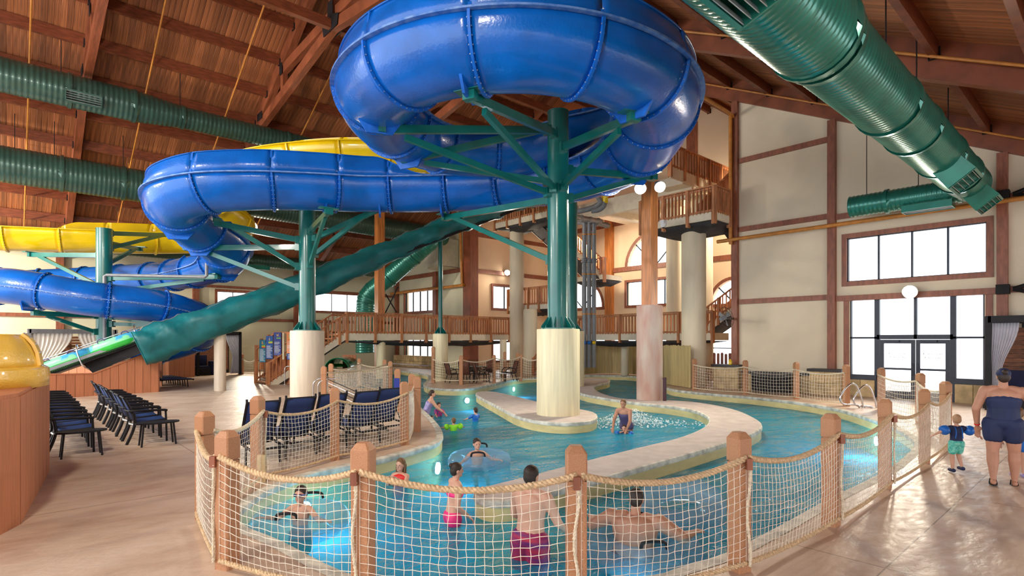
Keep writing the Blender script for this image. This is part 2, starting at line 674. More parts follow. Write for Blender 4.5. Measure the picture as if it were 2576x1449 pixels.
# added spot lamps outside the view: brighten hall and tower, glint on slides
for lx, ly, lz, tx, ty, tz, en in ((-1.5, 3.5, 9.0, 6, 9, 5, 1500), (5.5, -3.0, 7.0, 9, 9, 6, 1500), (-4.0, 14.0, 8.0, 3, 20, 5, 1500), (-8.0, 33.0, 6.5, 14, 38, 3, 6000), (-7.5, 24.0, 8.0, 12, 26, 1, 2200), (21.5, -4.5, 6.5, 22, 20, 2, 4000), (9.0, -6.0, 4.5, 17, 3, 9, 1800)):
    lamp('SPOT', (lx, ly, lz), en, (1, .91, .77), .35, (tx, ty, tz), R(130))
# ================================================================== SETTING
XW = 23.4      # end wall (right in the photograph)
YB = 40.0      # back wall
XT = 31.0      # tower wall
YT = 30.1      # tower's left wall
RIDGE_Y, RIDGE_Z = 20.3, 17.7


def roof_z(Y):
    return RIDGE_Z - .53 * (Y - RIDGE_Y) if Y > RIDGE_Y else RIDGE_Z - .5 * (RIDGE_Y - Y)


# ---------------------------------------------------------------- pool outline
def P2(L):
    return [G(x, y) for x, y in L]


near = [(860, 1442), (1000, 1466), (1250, 1474), (1450, 1468), (1650, 1449)]
left_edge = [(700, 1362), (626, 1332), (597, 1312), (597, 1290), (620, 1266), (660, 1238), (703, 1219), (760, 1198), (815, 1183), (899, 1166), (960, 1153), (1011, 1140), (1060, 1126), (1095, 1115), (1110, 1101), (1110, 1088), (1102, 1072), (1085, 1052), (1062, 1030)]
far_left = [(1045, 1015), (1020, 997), (985, 985), (930, 978), (872, 972), (836, 962), (818, 950), (815, 940), (826, 931), (860, 928), (950, 930), (1010, 933)]
isl_deck = [(1060, 940), (1078, 946), (1076, 956), (1067, 965), (1070, 971), (1088, 976), (1140, 979), (1190, 976), (1240, 966), (1290, 955), (1350, 949), (1420, 946), (1470, 944), (1530, 944), (1590, 946), (1640, 955), (1680, 976), (1736, 985), (1800, 991), (1872, 997), (1940, 1004), (2008, 1012), (2065, 1021), (2117, 1031), (2160, 1043), (2198, 1056), (2235, 1069), (2265, 1083), (2290, 1098), (2304, 1112), (2304, 1124), (2292, 1138), (2270, 1158), (2240, 1180), (2180, 1212), (2116, 1243), (2050, 1278), (1981, 1317), (1900, 1360), (1835, 1392), (1760, 1417), (1703, 1434)]
pool = [Vector((p.x, p.y, 0)) for p in cr(P2(near[::-1] + left_edge + far_left + isl_deck), 3, closed=True)]
FX0, FX1, FY0, FY1 = -11.0, 42.0, -9.0, 41.0
WZ = -.27          # water level
outer = [Vector((FX0, FY0, 0)), Vector((FX1, FY0, 0)), Vector((FX1, FY1, 0)), Vector((FX0, FY1, 0))]


def poly_with_hole(outerp, hole):
    tri = tessellate_polygon([outerp, hole])
    vs = list(outerp) + list(hole)
    return vs, [tuple(t) for t in tri]


b = MB()
vs, fs = poly_with_hole(outer, pool)
b.add(vs, fs)
fl = b.build('floor', floor_m)
me = fl.data
for p in me.polygons:
    if p.normal.z < 0:
        p.flip()
me.update()
tag(fl, 'tan stamped concrete pool deck with streaky stain and saw-cut joints', 'floor', kind='structure')


def area2(L):
    return sum(L[i].x * L[(i + 1) % len(L)].y - L[(i + 1) % len(L)].x * L[i].y for i in range(len(L)))


def inset(L, d):
    """move a closed ground outline towards its inside by d"""
    sg = 1 if area2(L) > 0 else -1
    out = []
    n = len(L)
    for i in range(n):
        t = (L[(i + 1) % n] - L[i - 1])
        t = Vector((t.x, t.y, 0)).normalized()
        out.append(L[i] + Vector((-t.y, t.x, 0)) * d * sg)
    return out


def strip(mb, prof, L):
    """sweep a list of (inset, z) along a closed outline"""
    rows = []
    for d, z in prof:
        q = inset(L, d) if d else L
        rows.append([Vector((p.x, p.y, z)) for p in q])
    mb.grid(rows, closed_u=True)


b = MB()
strip(b, [(-.12, .004), (0, .012), (.03, 0), (.035, -.06), (.015, -.09)], pool)
tag(b.build('coping_edge', lip_m, smooth=True), 'worn grey coping lip along the outer edge of the pool', 'coping', kind='structure')
b = MB()
strip(b, [(.012, -.085), (0.0, -.96)], pool)
tag(b.build('pool_wall', poolw_m, smooth=True), 'yellow painted wall of the lazy river under the coping', 'pool wall', kind='structure')
b = MB()
xs = [p.x for p in pool]
ys = [p.y for p in pool]
b.add([(min(xs) - .5, min(ys) - .5, -.92), (max(xs) + .5, min(ys) - .5, -.92), (max(xs) + .5, max(ys) + .5, -.92), (min(xs) - .5, max(ys) + .5, -.92)], [(0, 1, 2, 3)])
tag(b.build('pool_floor', poolf_m), 'light blue painted pool floor seen through the water', 'pool floor', kind='structure')
# water surface: fine grid so that the ripples are real relief
tri = tessellate_polygon([pool])
bm = bmesh.new()
bv = [bm.verts.new((p.x, p.y, WZ)) for p in inset(pool, -.03)]
for t in tri:
    try:
        f = bm.faces.new([bv[i] for i in t])
    except ValueError:
        pass
bmesh.ops.recalc_face_normals(bm, faces=bm.faces)
for f in bm.faces:
    if f.normal.z < 0:
        f.normal_flip()
me = bpy.data.meshes.new('pool_water')
bm.to_mesh(me)
bm.free()
me.materials.append(water_m)
wo = bpy.data.objects.new('pool_water', me)
COL.objects.link(wo)
tag(wo, 'rippled turquoise water of the lazy river and wave pool', 'water', kind='structure')


# ---------------------------------------------------------------- islands in the water
def island(name, label, px, n=4):
    L = [Vector((p.x, p.y, 0)) for p in cr(P2(px), n, closed=True)]
    root = thing(name, label, 'island', (sum(p.x for p in L) / len(L), sum(p.y for p in L) / len(L), 0), kind='structure')
    b = MB()
    top = inset(L, .03)
    t3 = tessellate_polygon([top])
    b.add([Vector((p.x, p.y, .012)) for p in top], [tuple(t) for t in t3])
    for i, f in enumerate(b.f):
        a, c, d = (b.v[k] for k in f)
        if (c - a).cross(d - a).z < 0:
            b.f[i] = f[::-1]
    b.build('top', cop_m, root)
    b = MB()
    strip(b, [(.03, .012), (0, 0), (-.012, -.05), (0, -.085)], L)
    b.build('coping_edge', lip_m, root, smooth=True)
    b = MB()
    strip(b, [(.012, -.08), (.02, -.95)], L)
    b.build('side', poolw_m, root, smooth=True)
    return L


island('pier_island', 'grey topped island in the pool carrying the yellow pier', [(1205, 986), (1243, 986), (1300, 998), (1352, 1011), (1410, 1022), (1459, 1030), (1492, 1037), (1503, 1048), (1490, 1058), (1455, 1063), (1408, 1064), (1353, 1059), (1299, 1046), (1245, 1019), (1210, 1001), (1197, 992)])
island('curved_spit', 'long curved grey walkway dividing the pool from the outer river', [(1470, 951), (1510, 951), (1533, 955), (1530, 962), (1504, 968), (1495, 977), (1515, 990), (1560, 1002), (1620, 1006), (1679, 1007), (1763, 1014), (1845, 1030), (1897, 1052), (1917, 1070), (1903, 1086), (1850, 1107), (1736, 1141), (1617, 1174), (1476, 1213), (1400, 1233), (1330, 1252), (1285, 1260), (1240, 1262), (1205, 1254), (1192, 1243), (1203, 1231), (1252, 1217), (1330, 1198), (1473, 1160), (1617, 1124), (1703, 1103), (1761, 1081), (1783, 1063), (1777, 1046), (1740, 1031), (1679, 1021), (1600, 1013), (1520, 1001), (1463, 990), (1445, 977), (1445, 960)])


# ---------------------------------------------------------------- walls
def wall(name, label, A, B, ztA, ztB, nrm, holes, mat, th=.3):
    """A,B 2D ends; nrm points outwards; holes (u0,u1,z0,z1) along A->B"""
    A, B = Vector((*A, 0)), Vector((*B, 0))
    Lw = (B - A).length
    u = (B - A) / Lw
    nrm = Vector((*nrm, 0))
    us = sorted({0, Lw} | {h[0] for h in holes} | {h[1] for h in holes})
    top = lambda s_: ztA + (ztB - ztA) * s_ / Lw
    zs = sorted({-.3} | {h[2] for h in holes} | {h[3] for h in holes})
    b = MB()
    up = lambda p, z: p + Vector((0, 0, z))

    def piece(q):
        b.add(q + [p + nrm * th for p in q], [(0, 1, 2, 3), (7, 6, 5, 4), (0, 4, 5, 1), (1, 5, 6, 2), (2, 6, 7, 3), (3, 7, 4, 0)])
    for i in range(len(us) - 1):
        a0, a1 = A + u * us[i], A + u * us[i + 1]
        t0, t1 = top(us[i]), top(us[i + 1])
        zz = [z for z in zs if z < min(t0, t1) - .01]
        for j in range(len(zz)):
            za = zz[j]
            lastp = j == len(zz) - 1
            zb0, zb1 = (t0, t1) if lastp else (zz[j + 1], zz[j + 1])
            cu, cz = (us[i] + us[i + 1]) / 2, (za + (zb0 + zb1) / 2) / 2
            if any(h[0] < cu < h[1] and h[2] < cz < h[3] for h in holes):
                continue
            piece([up(a0, za), up(a1, za), up(a1, zb1), up(a0, zb0)])
    o = b.build(name, mat)
    return tag(o, label, 'wall', kind='structure')


# the big right end wall, from its corner column to beyond the frame
YC = onX(1852, 800, XW).y          # corner column
uw = lambda x: YC - onX(x, 800, XW).y
WS = [onX(2132, 602, XW), onX(2482, 556, XW), onX(2132, 709, XW)]
hi = (WS[0].z + WS[1].z) / 2
lo = WS[2].z
DZ1 = onX(2140, 750, XW).z
DZ0 = .62
h_hi = (uw(2131), uw(2482), lo, hi)
h_dr = (uw(2138), uw(2477), 0.0, DZ1)
wall('wall_right', 'tall beige end wall with storefront doors and clerestory window', (XW, YC), (XW, -8), 7.5 + .5 * YC - .05, 3.6, (1, 0), [h_hi, h_dr], stucco_m)
# end wall left of the tower
Y2A = onX(1183, 700, XW).y
hole2 = []
Yw0, Yw1 = onX(1020, 760, XW), onX(1092, 760, XW)
z2 = (onX(1055, 783, XW).z, onX(1055, 733, XW).z)
z3 = (onX(1055, 902, XW).z, onX(1055, 852, XW).z)
hole2 = [(YB - Yw0.y, YB - Yw1.y - 0.0, z2[0], z2[1]), (YB - Yw0.y, YB - Yw1.y, z3[0], z3[1])]
wall('wall_end', 'pale end wall behind the bridge with stacked windows', (XW, YB), (XW, Y2A), roof_z(YB), roof_z(Y2A), (1, 0), hole2, stuccog_m)
# tower walls
h3 = [onY(1240, 719, YT), onY(1300, 778, YT)]
h3b = [onY(1240, 852, YT), onY(1300, 906, YT)]
wall('wall_tower_left', 'peach stair tower wall lit by a floodlight', (XW, YT), (XT, YT), roof_z(YT), roof_z(YT), (0, 1), [(h3[0].x - XW, h3[1].x - XW, h3[1].z, h3[0].z), (h3b[0].x - XW, h3b[1].x - XW, h3b[1].z, h3b[0].z)], stuccop_m)
TY0 = 10.0
uT = lambda x: YT - onX(x, 700, XT).y
zT = lambda y, x=1640: onX(x, y, XT).z
arch = []      # (centre u, radius, z base)
ucen, rad = (uT(1578) + uT(1722)) / 2, (uT(1722) - uT(1578)) / 2
arch.append((ucen, rad, zT(668)))
ucen2 = uT(1463)
rad2 = uT(1515) - ucen2
arch.append((ucen2, rad2, zT(772, 1510)))
u3a, u3b = uT(1790), uT(1905)
ucen3, rad3 = (u3a + u3b) / 2, (u3b - u3a) / 2
arch.append((ucen3, rad3, zT(765, 1800)))
holesT = [(uT(1577), uT(1722), zT(768, 1600), zT(709, 1600))]
holesT += [(c - r_, c + r_, zb, zb + r_) for c, r_, zb in arch]
holesT += [(uT(1490), uT(1600), zT(868, 1560), zT(850, 1560)), (uT(1630), uT(1690), zT(868, 1660), zT(850, 1660)), (u3a, u3b, zT(930, 1820), zT(822, 1820))]
wall('wall_tower', 'peach stair tower back wall with arched windows', (XT, YT), (XT, TY0), 13.0, 13.0, (1, 0), holesT, stuccop_m)
b = MB()
pg = [Vector((XT, YT, 13.0)), Vector((XT, TY0, 13.0)), Vector((XT, TY0, 13.05)), Vector((XT, RIDGE_Y, RIDGE_Z - .1)), Vector((XT, YT, roof_z(YT) - .1))]
b.slab(pg, (1, 0, 0), .3)
for c, r_, zb in arch:       # masonry spandrels beside each arch
    for sg in (-1, 1):
        pl = [Vector((XT, YT - (c + sg * r_), zb + r_))]
        for k in range(9):
            a = k / 8 * math.pi / 2
            pl.append(Vector((XT, YT - (c + sg * r_ * math.cos(a)), zb + r_ * math.sin(a))))
        b.slab(pl, (1, 0, 0), .3)
tag(b.build('wall_tower_gable', stuccop_m), 'upper gable of the stair tower under the wooden roof', 'wall', kind='structure')
wall('wall_tower_right', 'hidden side wall closing the stair tower on the right', (XT, TY0 + .01), (XW + .3, TY0 + .01), 12.4, 12.4, (0, -1), [], stuccop_m)
# back wall with windows
hb = []
for x0, x1 in ((547, 697), (752, 912)):
    a, c = onY(x0, 740, YB), onY(x1, 740, YB)
    hb.append((a.x - FX0, c.x - FX0, onY((x0 + x1) / 2, 783, YB).z, onY((x0 + x1) / 2, 737, YB).z))
wall('wall_back', 'long cream back wall behind the slides with clerestory windows', (FX0, YB), (XW, YB), roof_z(YB), roof_z(YB), (0, 1), hb, stuccog_m)

# ---------------------------------------------------------------- windows
wn = [0]


def window(label, A, u, nrm, u0, u1, z0, z1, cols, rows, fm, trim=.16, bar=.05, pm=None, sill=False, depth=.2, trimm=None):
    wn[0] += 1
    A = Vector((*A, 0))
    u = Vector((*u, 0))
    nrm = Vector((*nrm, 0))
    up = Vector((0, 0, 1))
    P = lambda s, z, d=0: A + u * s + up * z + nrm * d
    mid = P((u0 + u1) / 2, z0)
    root = thing('window_%d' % wn[0], label, 'window', tuple(mid), kind='structure')
    if trim:
        b = MB()
        t = trim
        for s0, s1, a0, a1 in ((u0 - t, u1 + t, z1, z1 + t), (u0 - t, u1 + t, z0 - t, z0), (u0 - t, u0, z0, z1), (u1, u1 + t, z0, z1)):
            b.slab([P(s0, a0, -.06), P(s1, a0, -.06), P(s1, a1, -.06), P(s0, a1, -.06)], nrm, .1)
        b.build('window_trim', trimm or trim_m, root)
    b = MB()
    dz = .05
    us = [u0 + (u1 - u0) * k / cols for k in range(cols + 1)] if isinstance(cols, int) else [u0 + (u1 - u0) * k for k in cols]
    zs = [z0 + (z1 - z0) * k / rows for k in range(rows + 1)] if isinstance(rows, int) else [z0 + (z1 - z0) * k for k in rows]
    for k, s in enumerate(us):
        w_ = bar
        b.slab([P(s - w_ / 2, z0, dz), P(s + w_ / 2, z0, dz), P(s + w_ / 2, z1, dz), P(s - w_ / 2, z1, dz)], nrm, .1)
    for z in zs:
        b.slab([P(u0, z - bar / 2, dz), P(u1, z - bar / 2, dz), P(u1, z + bar / 2, dz), P(u0, z + bar / 2, dz)], nrm, .1)
    b.build('window_frame', fm, root)
    for i in range(len(us) - 1):
        for j in range(len(zs) - 1):
            MB().slab([P(us[i], zs[j], .095), P(us[i + 1], zs[j], .095), P(us[i + 1], zs[j + 1], .095), P(us[i], zs[j + 1], .095)], nrm, .008).build('pane', pm or pane_m, root)
    if sill:
        MB().slab([P(u0 - .2, z0 - .22, -.12), P(u1 + .2, z0 - .22, -.12), P(u1 + .2, z0 - .02, -.12), P(u0 - .2, z0 - .02, -.12)], nrm, .16).build('sill', sill_m, root)
    return root


AW = (XW, YC)
window('wide clerestory window of four panes above the storefront doors', AW, (0, -1), (1, 0), h_hi[0], h_hi[1], lo, hi, 4, 1, dkblue_m, trim=.17, bar=.06)
# storefront: side lights, transoms, doors
ud = [uw(x) for x in (2138, 2205, 2302, 2397, 2477)]
zd = onX(2300, 852, XW).z
stf = thing('window_%d' % (wn[0] + 1), 'dark framed glass storefront wall around the double doors', 'storefront', (XW, YC - (ud[0] + ud[4]) / 2, 0), kind='structure')
wn[0] += 1


def WP(s, z, d=0):
    return Vector((XW + d, YC - s, z))


def wslab(mb, s0, s1, z0, z1, d0, d1):
    mb.slab([WP(s0, z0, d0), WP(s1, z0, d0), WP(s1, z1, d0), WP(s0, z1, d0)], (1, 0, 0), d1 - d0)


b = MB()
for s, wd in zip(ud, (.09, .16, .09, .16, .09)):
    z0 = zd if s == ud[2] else 0
    wslab(b, s - wd / 2, s + wd / 2, z0, DZ1, .03, .17)
wslab(b, ud[0], ud[4], DZ1 - .1, DZ1, .03, .17)
wslab(b, ud[1], ud[3], zd - .02, zd + .14, .03, .17)
for s0, s1 in ((ud[0], ud[1]), (ud[3], ud[4])):
    wslab(b, s0, s1, zd + .0, zd + .07, .03, .17)
    wslab(b, s0, s1, DZ0, DZ0 + .18, -.04, .17)
b.build('window_frame', dkblue_m, stf)
for s0, s1, z0, z1 in ((ud[0], ud[1], zd, DZ1), (ud[0], ud[1], DZ0, zd), (ud[3], ud[4], zd, DZ1), (ud[3], ud[4], DZ0, zd), (ud[1], ud[2], zd + .1, DZ1), (ud[2], ud[3], zd + .1, DZ1)):
    b = MB()
    wslab(b, s0, s1, z0, z1, .1, .108)
    b.build('pane', pane_m, stf)
b = MB()
for s0, s1 in ((ud[0] - .2, ud[0] - .03), (ud[4] + .03, ud[4] + .2)):
    wslab(b, s0, s1, DZ0, DZ1 + .02, -.05, .04)
b.build('window_trim', trim_m, stf)
# stone plinth below the side lights
for s0, s1 in ((ud[0] - .1, ud[1] - .05), (ud[3] + .05, ud[4] + .2)):
    k = 2
    for i in range(k):
        b = MB()
        a0, a1 = s0 + (s1 - s0) * i / k, s0 + (s1 - s0) * (i + 1) / k
        wslab(b, a0 + .008, a1 - .008, 0, DZ0 - .01, -.05 - .01 * i, .2)
        b.build('stone', stone_m, stf)


def text_mesh(name, s, size, loc, rot, mat, parent, ext=.003, align='CENTER'):
    cu = bpy.data.curves.new(name, 'FONT')
    cu.body = s
    cu.size = size
    cu.align_x = align
    cu.extrude = ext
    tmp = bpy.data.objects.new(name, cu)
    COL.objects.link(tmp)
    dg = bpy.context.evaluated_depsgraph_get()
    me = bpy.data.meshes.new_from_object(tmp.evaluated_get(dg))
    bpy.data.objects.remove(tmp)
    me.materials.clear()
    me.materials.append(mat)
    o = bpy.data.objects.new(name, me)
    COL.objects.link(o)
    o.rotation_euler = rot
    o.location = Vector(loc) - (wloc(parent) if parent else Vector((0, 0, 0)))
    o.parent = parent
    return o


for i, (s0, s1) in enumerate(((ud[1] + .09, ud[2] - .01), (ud[2] + .01, ud[3] - .09))):
    dr = thing('door_%d' % (i + 1), ('left' if i == 0 else 'right') + ' leaf of the dark glazed double doors reading Raccoon Lagoon', 'door', (XW, YC - (s0 + s1) / 2, 0), kind='structure')
    b = MB()
    fr = .12
    zm = onX(2245, 928, XW).z
    wslab(b, s0, s0 + fr, 0.02, zd - .03, .05, .12)
    wslab(b, s1 - fr, s1, 0.02, zd - .03, .05, .12)
    for z0, z1 in ((.02, .26), (zm - .03, zm + .04), (zd - .17, zd - .03)):
        wslab(b, s0 + fr, s1 - fr, z0, z1, .05, .12)
    b.build('door_frame', dkblue_m, dr)
    for z0, z1 in ((.26, zm - .03), (zm + .04, zd - .17)):
        b = MB()
        wslab(b, s0 + fr, s1 - fr, z0, z1, .08, .088)
        b.build('pane', pane_m, dr)
    b = MB()
    hs = s1 - .06 if i == 0 else s0 + .06
    b.sweep([WP(hs, .85, -.02), WP(hs, .85, -.06), WP(hs, 1.25, -.06), WP(hs, 1.25, -.02)], .015, 8)
    b.build('handle', dkblue_m, dr)
    b = MB()
    wslab(b, s0 + .2, s0 + .6, zd - .12, zd - .05, -.02, .05)
    b.build('door_closer', dkblue_m, dr)
    for ln, zt in (('Raccoon', onX(2245, 891, XW).z), ('Lagoon', onX(2245, 900, XW).z)):
        t = text_mesh('lettering', ln, .125, WP((s0 + s1) / 2, zt, .075), (R(90), 0, R(-90)), eye_m, dr)
        t.scale = (1.25, .72, 1)

# windows of the other walls
AE = (XW, YB)
window('upper four-pane window of the pale end wall behind the bridge', AE, (0, -1), (1, 0), hole2[0][0], hole2[0][1], z2[0], z2[1], 4, 1, black_m, trim=.2)
window('lower four-pane window of the pale end wall above the stone ledge', AE, (0, -1), (1, 0), hole2[1][0], hole2[1][1], z3[0], z3[1], 4, 1, black_m, trim=.16, sill=True)
AT = (XW, YT)
window('upper window in the peach tower wall beside the floodlight', AT, (1, 0), (0, 1), h3[0].x - XW, h3[1].x - XW, h3[1].z, h3[0].z, 2, 1, black_m, trim=.16)
window('lower window in the peach tower wall behind the brown chairs', AT, (1, 0), (0, 1), h3b[0].x - XW, h3b[1].x - XW, h3b[1].z, h3b[0].z, 2, 1, black_m, trim=.12)
A4 = (XT, YT)
window('square window behind the timber column below the arched one', A4, (0, -1), (1, 0), holesT[0][0], holesT[0][1], holesT[0][2], holesT[0][3], 3, 1, black_m, trim=.16)
for k, (h, lb) in enumerate(zip(holesT[4:], ('low bright window above the tan picket fence', 'low bright window between pink pillar and cream columns', 'tall clear window behind the brown picket gate'))):
    window(lb, A4, (0, -1), (1, 0), h[0], h[1], h[2], h[3], 2, 1 if k < 2 else 2, black_m, trim=.1)
for (c, r_, zb), lb in zip(arch, ('large arched fan window behind the timber column', 'arched fan window right of the grey pipes', 'arched fan window beside the tower stair')):
    wn[0] += 1
    root = thing('window_%d' % wn[0], lb, 'window', (XT, YT - c, zb), kind='structure')
    ar = [Vector((XT - .05, YT - (c + r_ * math.cos(a)), zb + r_ * math.sin(a))) for a in [math.pi * k / 20 for k in range(21)]]
    ar2 = [Vector((XT - .05, YT - (c + (r_ + .18) * math.cos(a)), zb + (r_ + .18) * math.sin(a))) for a in [math.pi * k / 20 for k in range(21)]]
    b = MB()
    for k in range(20):
        b.slab([ar[k], ar2[k], ar2[k + 1], ar[k + 1]], (1, 0, 0), .08)
    b.slab([Vector((XT - .08, YT - (c - r_ - .2), zb - .2)), Vector((XT - .08, YT - (c + r_ + .2), zb - .2)), Vector((XT - .08, YT - (c + r_ + .2), zb)), Vector((XT - .08, YT - (c - r_ - .2), zb))], (1, 0, 0), .1)
    b.build('window_trim', trim_m, root)
    b = MB()
    o_ = Vector((XT + .1, YT - c, zb))
    for a in (45, 90, 135):
        b.beam(o_, o_ + Vector((0, -r_ * math.cos(R(a)), r_ * math.sin(R(a)))), .06, .06, (1, 0, 0))
    b.build('window_frame', black_m, root)
    for k in range(4):
        pl = [o_] + [o_ + Vector((0, -r_ * math.cos(R(a)), r_ * math.sin(R(a)))) for a in (45 * k, 45 * k + 15, 45 * k + 30, 45 * k + 45)]
        MB().slab(pl, (1, 0, 0), .008).build('pane', pane_m, root)
AB = (FX0, YB)
for h, lb in zip(hb, ('clerestory window half hidden behind the teal tarp', 'clerestory window between the green pole and the timber column')):
    window(lb, AB, (1, 0), (0, 1), h[0], h[1], h[2], h[3], 4, 1, grey_m, trim=.16)

# ---------------------------------------------------------------- trims: pilasters and bands
tn = [0]


def trim(label, p0, p1, w_, h_, mat=trim_m, up=(0, 0, 1)):
    tn[0] += 1
    o = MB().beam(p0, p1, w_, h_, up).build('trim_%d' % tn[0], mat)
    return tag(o, label, 'trim', kind='structure')


def colx(x, X=XW):
    return onX(x, 800, X).y


for x, lb, w_ in ((1852, 'brown corner pilaster where the end wall meets the tower', .26), (2095, 'brown middle pilaster of the beige end wall', .27), (2523, 'brown pilaster right of the storefront doors', .27)):
    y = colx(x)
    zt = 7.5 + .5 * y - .9
    trim(lb, (XW - .1, y, .9 if x < 2300 else .0), (XW - .1, y, zt), w_, .2, trim_m, (1, 0, 0))
for y0, lbl, x0, x1 in ((374.5, 'upper', 1862, 2086), (563, 'middle', 1862, 2086), (755, 'lower', 1862, 2086), (534, 'middle right', 2105, 2514), (736, 'door head', 2105, 2514), (720, 'far right', 2532, 2700), (500, 'upper far right', 2532, 2700)):
    xm = 2084 if x1 == 2086 else (2300 if x1 == 2514 else 2550)
    z = onX(xm, {374.5: 352, 563: 545, 755: 748, 534: 518, 736: 742, 720: 728, 500: 494}[y0], XW).z
    trim('%s brown horizontal band across the beige end wall' % lbl, (XW - .04, colx(x0), z), (XW - .04, colx(x1), z), .14, .2)
# left end wall, tower, back wall
z = onX(1091, 690, XW).z
trim('brown band under the heater on the pale end wall', (XW - .04, colx(1008), z), (XW - .04, colx(1174), z), .14, .3)
trim('slender brown pilaster in the concave corner behind the duct', (XW - .1, YB - .3, 0), (XW - .1, YB - .3, roof_z(YB) - .3), .3, .3, trim_m, (1, 0, 0))
trim('brown pilaster left of the small green pole', (XW - .1, colx(1099), 0), (XW - .1, colx(1099), onX(1099, 684, XW).z), .42, .3, trim_m, (1, 0, 0))
trim('wide brown corner column between pale and peach walls', (XW - .05, Y2A - .1, 0), (XW - .05, Y2A - .1, roof_z(Y2A) - .4), .8, .7, beamy_m, (1, 0, 0))
for y, lb in ((686, 'lower'), (597, 'upper')):
    z = onY(1240, y, YT).z
    trim('%s brown band on the peach tower wall' % lb, (XW + .3, YT - .04, z), (XT, YT - .04, z), .14, .28)
for y, lb in ((679, 'lower'), (562, 'upper')):
    z = onX(1560, y, XT).z
    trim('%s brown band across the tower back wall' % lb, (XT - .04, YT - .1, z), (XT - .04, TY0, z), .14, .3)
trim('brown pilaster on the tower back wall right of the grey pipes', (XT - .1, colx(1536, XT), 0), (XT - .1, colx(1536, XT), 14.5), .6, .35, timber_m, (1, 0, 0))
trim('dark brown pilaster high on the tower back wall', (XT - .1, colx(1744, XT), 7.8), (XT - .1, colx(1744, XT), 15.3), .6, .35, trim_m, (1, 0, 0))
z = onY(600, 724, YB).z
trim('brown band above the clerestory windows of the back wall', (FX0, YB - .05, z), (XW - .3, YB - .05, z), .14, .16)
z = onY(640, 805, YB).z
trim('brown band below the clerestory windows of the back wall', (FX0, YB - .05, z), (XW - .3, YB - .05, z), .14, .2)
for x, lb in ((150, 'leftmost brown pilaster of the back wall behind the cabana'), (491, 'brown pilaster of the back wall left of the hidden window'), (744, 'brown pilaster of the back wall beside the green pole')):
    X_ = onY(x, 760, YB).x
    trim(lb, (X_, YB - .1, 0), (X_, YB - .1, roof_z(YB) - .3), .34, .3, trim_m, (0, 1, 0))

# plinths and ledges of the end wall
for x0, x1, zt, lb in ((1810, 1872, 1.02, 'tan stone pedestal with dark cap under the corner pilaster'), (2050, 2126, .98, 'tan stone pedestal with dark cap under the middle pilaster')):
    r0 = thing('column_pedestal', lb, 'pedestal', (XW - .3, colx((x0 + x1) / 2), 0), kind='structure')
    ya, yb = colx(x0), colx(x1)
    for i in range(2):
        for j in range(2):
            MB().box((XW - .28, ya + (yb - ya) * (i + .5) / 2, (zt - .1) * (j + .5) / 2), (.56, abs(yb - ya) / 2 - .012, (zt - .1) / 2 - .012)).build('stone', stone_m, r0)
    MB().box((XW - .28, (ya + yb) / 2, zt - .05), (.7, abs(yb - ya) + .14, .1)).build('cap', sill_m, r0)
r0 = thing('wall_ledge', 'low tan stone ledge with dark cap along the beige wall', 'ledge', (XW - .15, colx(1960), 0), kind='structure')
ya, yb = colx(1874), colx(2050)
n = 7
for i in range(n):
    MB().box((XW - .14, ya + (yb - ya) * (i + .5) / n, .33), (.28, abs(yb - ya) / n - .015, .66)).build('stone', stone_m, r0)
MB().box((XW - .15, (ya + yb) / 2, .72), (.36, abs(yb - ya), .1)).build('cap', sill_m, r0)
# stone ledge in front of the pale end wall
r0 = thing('pool_ledge', 'stepped tan stone ledge above the far end of the pool', 'ledge', (XW - .4, colx(1050), 0), kind='structure')
ya, yb = YB - .4, colx(1100)
n = 9
for i in range(n):
    for j in range(2):
        MB().box((XW - .25, ya + (yb - ya) * (i + .5) / n, .22 + .44 * j), (.5, abs(yb - ya) / n - .02, .42)).build('stone', stone_m, r0)
MB().box((XW - .62, (ya + yb) / 2, .2), (.3, abs(yb - ya), .12)).build('step', cop_m, r0)

# ---------------------------------------------------------------- ceiling planks, purlins, trusses
PW = .19
cl = thing('ceiling', 'dark red-brown plank ceiling over the left side of the hall', 'ceiling', (0, RIDGE_Y, RIDGE_Z), kind='structure')
clr = thing('ceiling', 'lighter brown plank ceiling over the right side of the hall', 'ceiling', (0, RIDGE_Y, RIDGE_Z), kind='structure')


def plank_mesh(nm, y0, y1):
    b = MB()
    z0, z1 = roof_z(y0) - RIDGE_Z, roof_z(y1) - RIDGE_Z
    g = .016
    for (ya, za), (yb, zb) in (((y0 - RIDGE_Y, z0), (y1 - RIDGE_Y, z1)),):
        b.add([(-PW / 2 + g, ya, za), (PW / 2 - g, ya, za), (PW / 2 - g, yb, zb), (-PW / 2 + g, yb, zb), (-PW / 2 - .02, ya, za + .03), (PW / 2 + .02, ya, za + .03), (PW / 2 + .02, yb, zb + .03), (-PW / 2 - .02, yb, zb + .03)], [(3, 2, 1, 0), (4, 5, 6, 7), (0, 1, 5, 4), (1, 2, 6, 5), (2, 3, 7, 6), (3, 0, 4, 7)])
    me = bpy.data.meshes.new(nm)
    me.from_pydata([tuple(v) for v in b.v], [], b.f)
    me.materials.append(plank_m)
    return me


